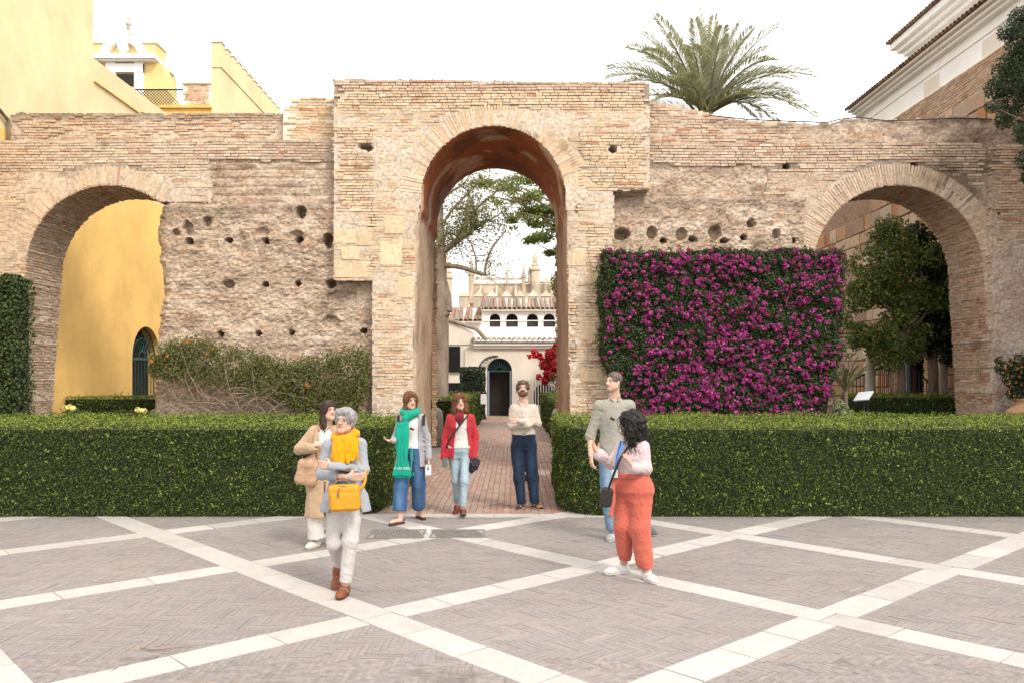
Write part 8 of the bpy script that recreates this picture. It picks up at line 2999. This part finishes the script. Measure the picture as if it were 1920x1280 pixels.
hair = hair_cap(s, 0.026, 0.05, -0.10, -0.14, 0.01) + [hcap(s, (-0.05, 0.05, 0.05), (-0.07, 0.05, -0.10), 0.065, 0.065), hcap(s, (0.06, 0.04, 0.05), (0.085, 0.04, -0.08), 0.058, 0.060), hcap(s, (0, 0.09, 0.03), (0.0, 0.10, -0.16), 0.075, 0.065), hcap(s, (-0.07, 0.05, -0.08), (-0.06, 0.06, -0.19), 0.06, 0.045), hcap(s, (0.085, 0.04, -0.06), (0.07, 0.06, -0.18), 0.058, 0.04), hcap(s, (-0.06, -0.05, 0.07), (-0.08, -0.01, -0.08), 0.03, 0.03)]
hm = s.mesh('hair', hair, 0.0075, M['hair'], (0.012, 0.010, 0.010), hair_tex(0.016, 40, 84, 0.9), None, hair_paint((0.03, 0.025, 0.025), 83))
rg = np.random.default_rng(5)
hv = np.empty(len(hm.data.vertices) * 3, np.float32); hm.data.vertices.foreach_get('co', hv); hv = hv.reshape(-1, 3)
low = hv[hv[:, 2] < s.hc[2] + 0.02]
curls = []
for q in range(150):
    b0 = (hv if rg.random() < 0.4 else low)[rg.integers(len(hv) if False else len(low))]
    L = rg.uniform(0.05, 0.13); tt = np.linspace(0, 1, 14); w = rg.uniform(5, 9); ph0 = rg.uniform(0, 6.3); a = rg.uniform(0.006, 0.011)
    out = (b0 - s.hc) * np.array([1, 1, 0]); out /= np.linalg.norm(out) + 1e-6
    pts = b0 + out * 0.004 + np.outer(tt, np.array([0, 0, -L]) + out * 0.012) + np.stack([a * np.cos(w * tt * 2 + ph0), a * np.sin(w * tt * 2 + ph0), 0 * tt], -1)
    curls.append(tube(pts, np.linspace(0.0042, 0.0016, 14), 5))
M['black_hair'] = mat_plain('black_hair', (0.014, 0.012, 0.012), 0.45, 0.3, 30, 0, 0, None, 0.4)
build('curls', curls, M['black_hair'], s.root, True, 'stuff')
CO = (0.60, 0.145, 0.10)
trousers(s, j, CO, {'l': (0.105, 0.078, 0.058), 'r': (0.115, 0.088, 0.064)}, 1.20, 1.22, 0.016, YW7, True, 0.006, 'cloth', 0.40, 84, None, 'trousers', 0.045,
         [('u', cap(j['knl'], mid(j['knl'], j['cul'], .8), .074, .068), .03), ('u', cap(j['knr'], mid(j['knr'], j['cur'], .8), .084, .078), .03)])
zb7 = Z(891, 7.8)
s.mesh('waistband', [('u', stack([(zb7 - 0.02, X(1185, 7.8), 7.81, 0.172, 0.138), (zb7 + 0.025, X(1185, 7.8), 7.81, 0.168, 0.135)], YW7), 0)], 0.0075, M['cloth'], CO, folds(0.003, 30, 3))
M['coral'] = mat_plain('coral_cloth', tuple(0.8 * q for q in CO), 0.9, 0.08, 30)
build('belt_tie', [ribbon(smooth_path([p(1152, 897, -.14), p(1149, 915, -.165), p(1151, 940, -.17), p(1144, 968, -.17)]), 0.018, 0.003)], M['coral'], s.root, True)
build('belt_bow', [ribbon(smooth_path([p(1152, 897, -.15), p(1164, 894, -.17), p(1176, 893, -.17)]), 0.013, 0.005)], M['coral'], s.root, True)
top(s, j, (0.68, 0.535, 0.545), (0.058, 0.051, 0.038), 1.04, 1.04, 0.014, YW7, True, 0.37, 0.955, 0.006, 'cloth', 'blouse', sl_to=0.9, sh_r=0.056, seed=92,
    extra=[('u', cap(mid(j['ell'], j['wrl'], .72), mid(j['ell'], j['wrl'], .92), .050, .056), .02), ('u', cap(mid(j['elr'], j['wrr'], .72), mid(j['elr'], j['wrr'], .92), .050, .056), .02)])
M['lanyard'] = mat_plain('blue_lanyard', (0.06, 0.20, 0.48), 0.7, 0.25, 25)
build('lanyard', [ribbon(smooth_path([p(1170, 826, -.09), p(1165, 838, -.135), p(1159, 855, -.165), p(1155, 868, -.17), p(1153, 880, -.17)]), 0.011, 0.003), ribbon(smooth_path([p(1164, 826, -.03), p(1160, 842, -.10), p(1156, 860, -.15), p(1153, 880, -.165)]), 0.009, 0.003)], M['lanyard'], s.root, True)
build('badge', [boxes([p(1153, 887, -.175)], (.9, -.4, 0), (.4, .9, 0), EZ, [[0.028, 0.003, 0.036]])], M['panel'], s.root)
for g, toe in (((X(1168, 7.92), 7.92, 0), (-1, -.35)), ((X(1213, 7.69), 7.69, 0), (.25, -1))):
    s.shoe('shoe', g, toe, (0.74, 0.72, 0.70), (0.70, 0.68, 0.65), 0.25, 0.046, 0.085, 0.0, 'leather', 0.032)
sb = empty('shoulder_bag', p(1134, 950, -.1), 'small black shoulder bag hanging at the hip of the coral trousers', 'handbag')
cb = p(1137, 931, -.13)
bag_mesh('body', [('u', rbox(cb, (0.050, 0.065, 0.088), np.array(Matrix.Rotation(R(10), 3, 'Y')), 0.03), 0)], (0.018, 0.017, 0.018), sb, 0.0065, folds(0.004, 18, 3))
build('flap', [boxes([cb + np.array([-0.008, -0.066, 0.03])], (1, 0, .17), EY, (-.17, 0, 1), [[0.042, 0.006, 0.045]])], M['dark'], sb)
build('strap', [ribbon(smooth_path([cb + np.array([0.02, -0.02, 0.085]), p(1144, 906, -.16), p(1152, 885, -.185), p(1163, 858, -.17), p(1178, 836, -.10), p(1190, 826, -.02)]), 0.010, 0.003)], M['dark'], sb, True)
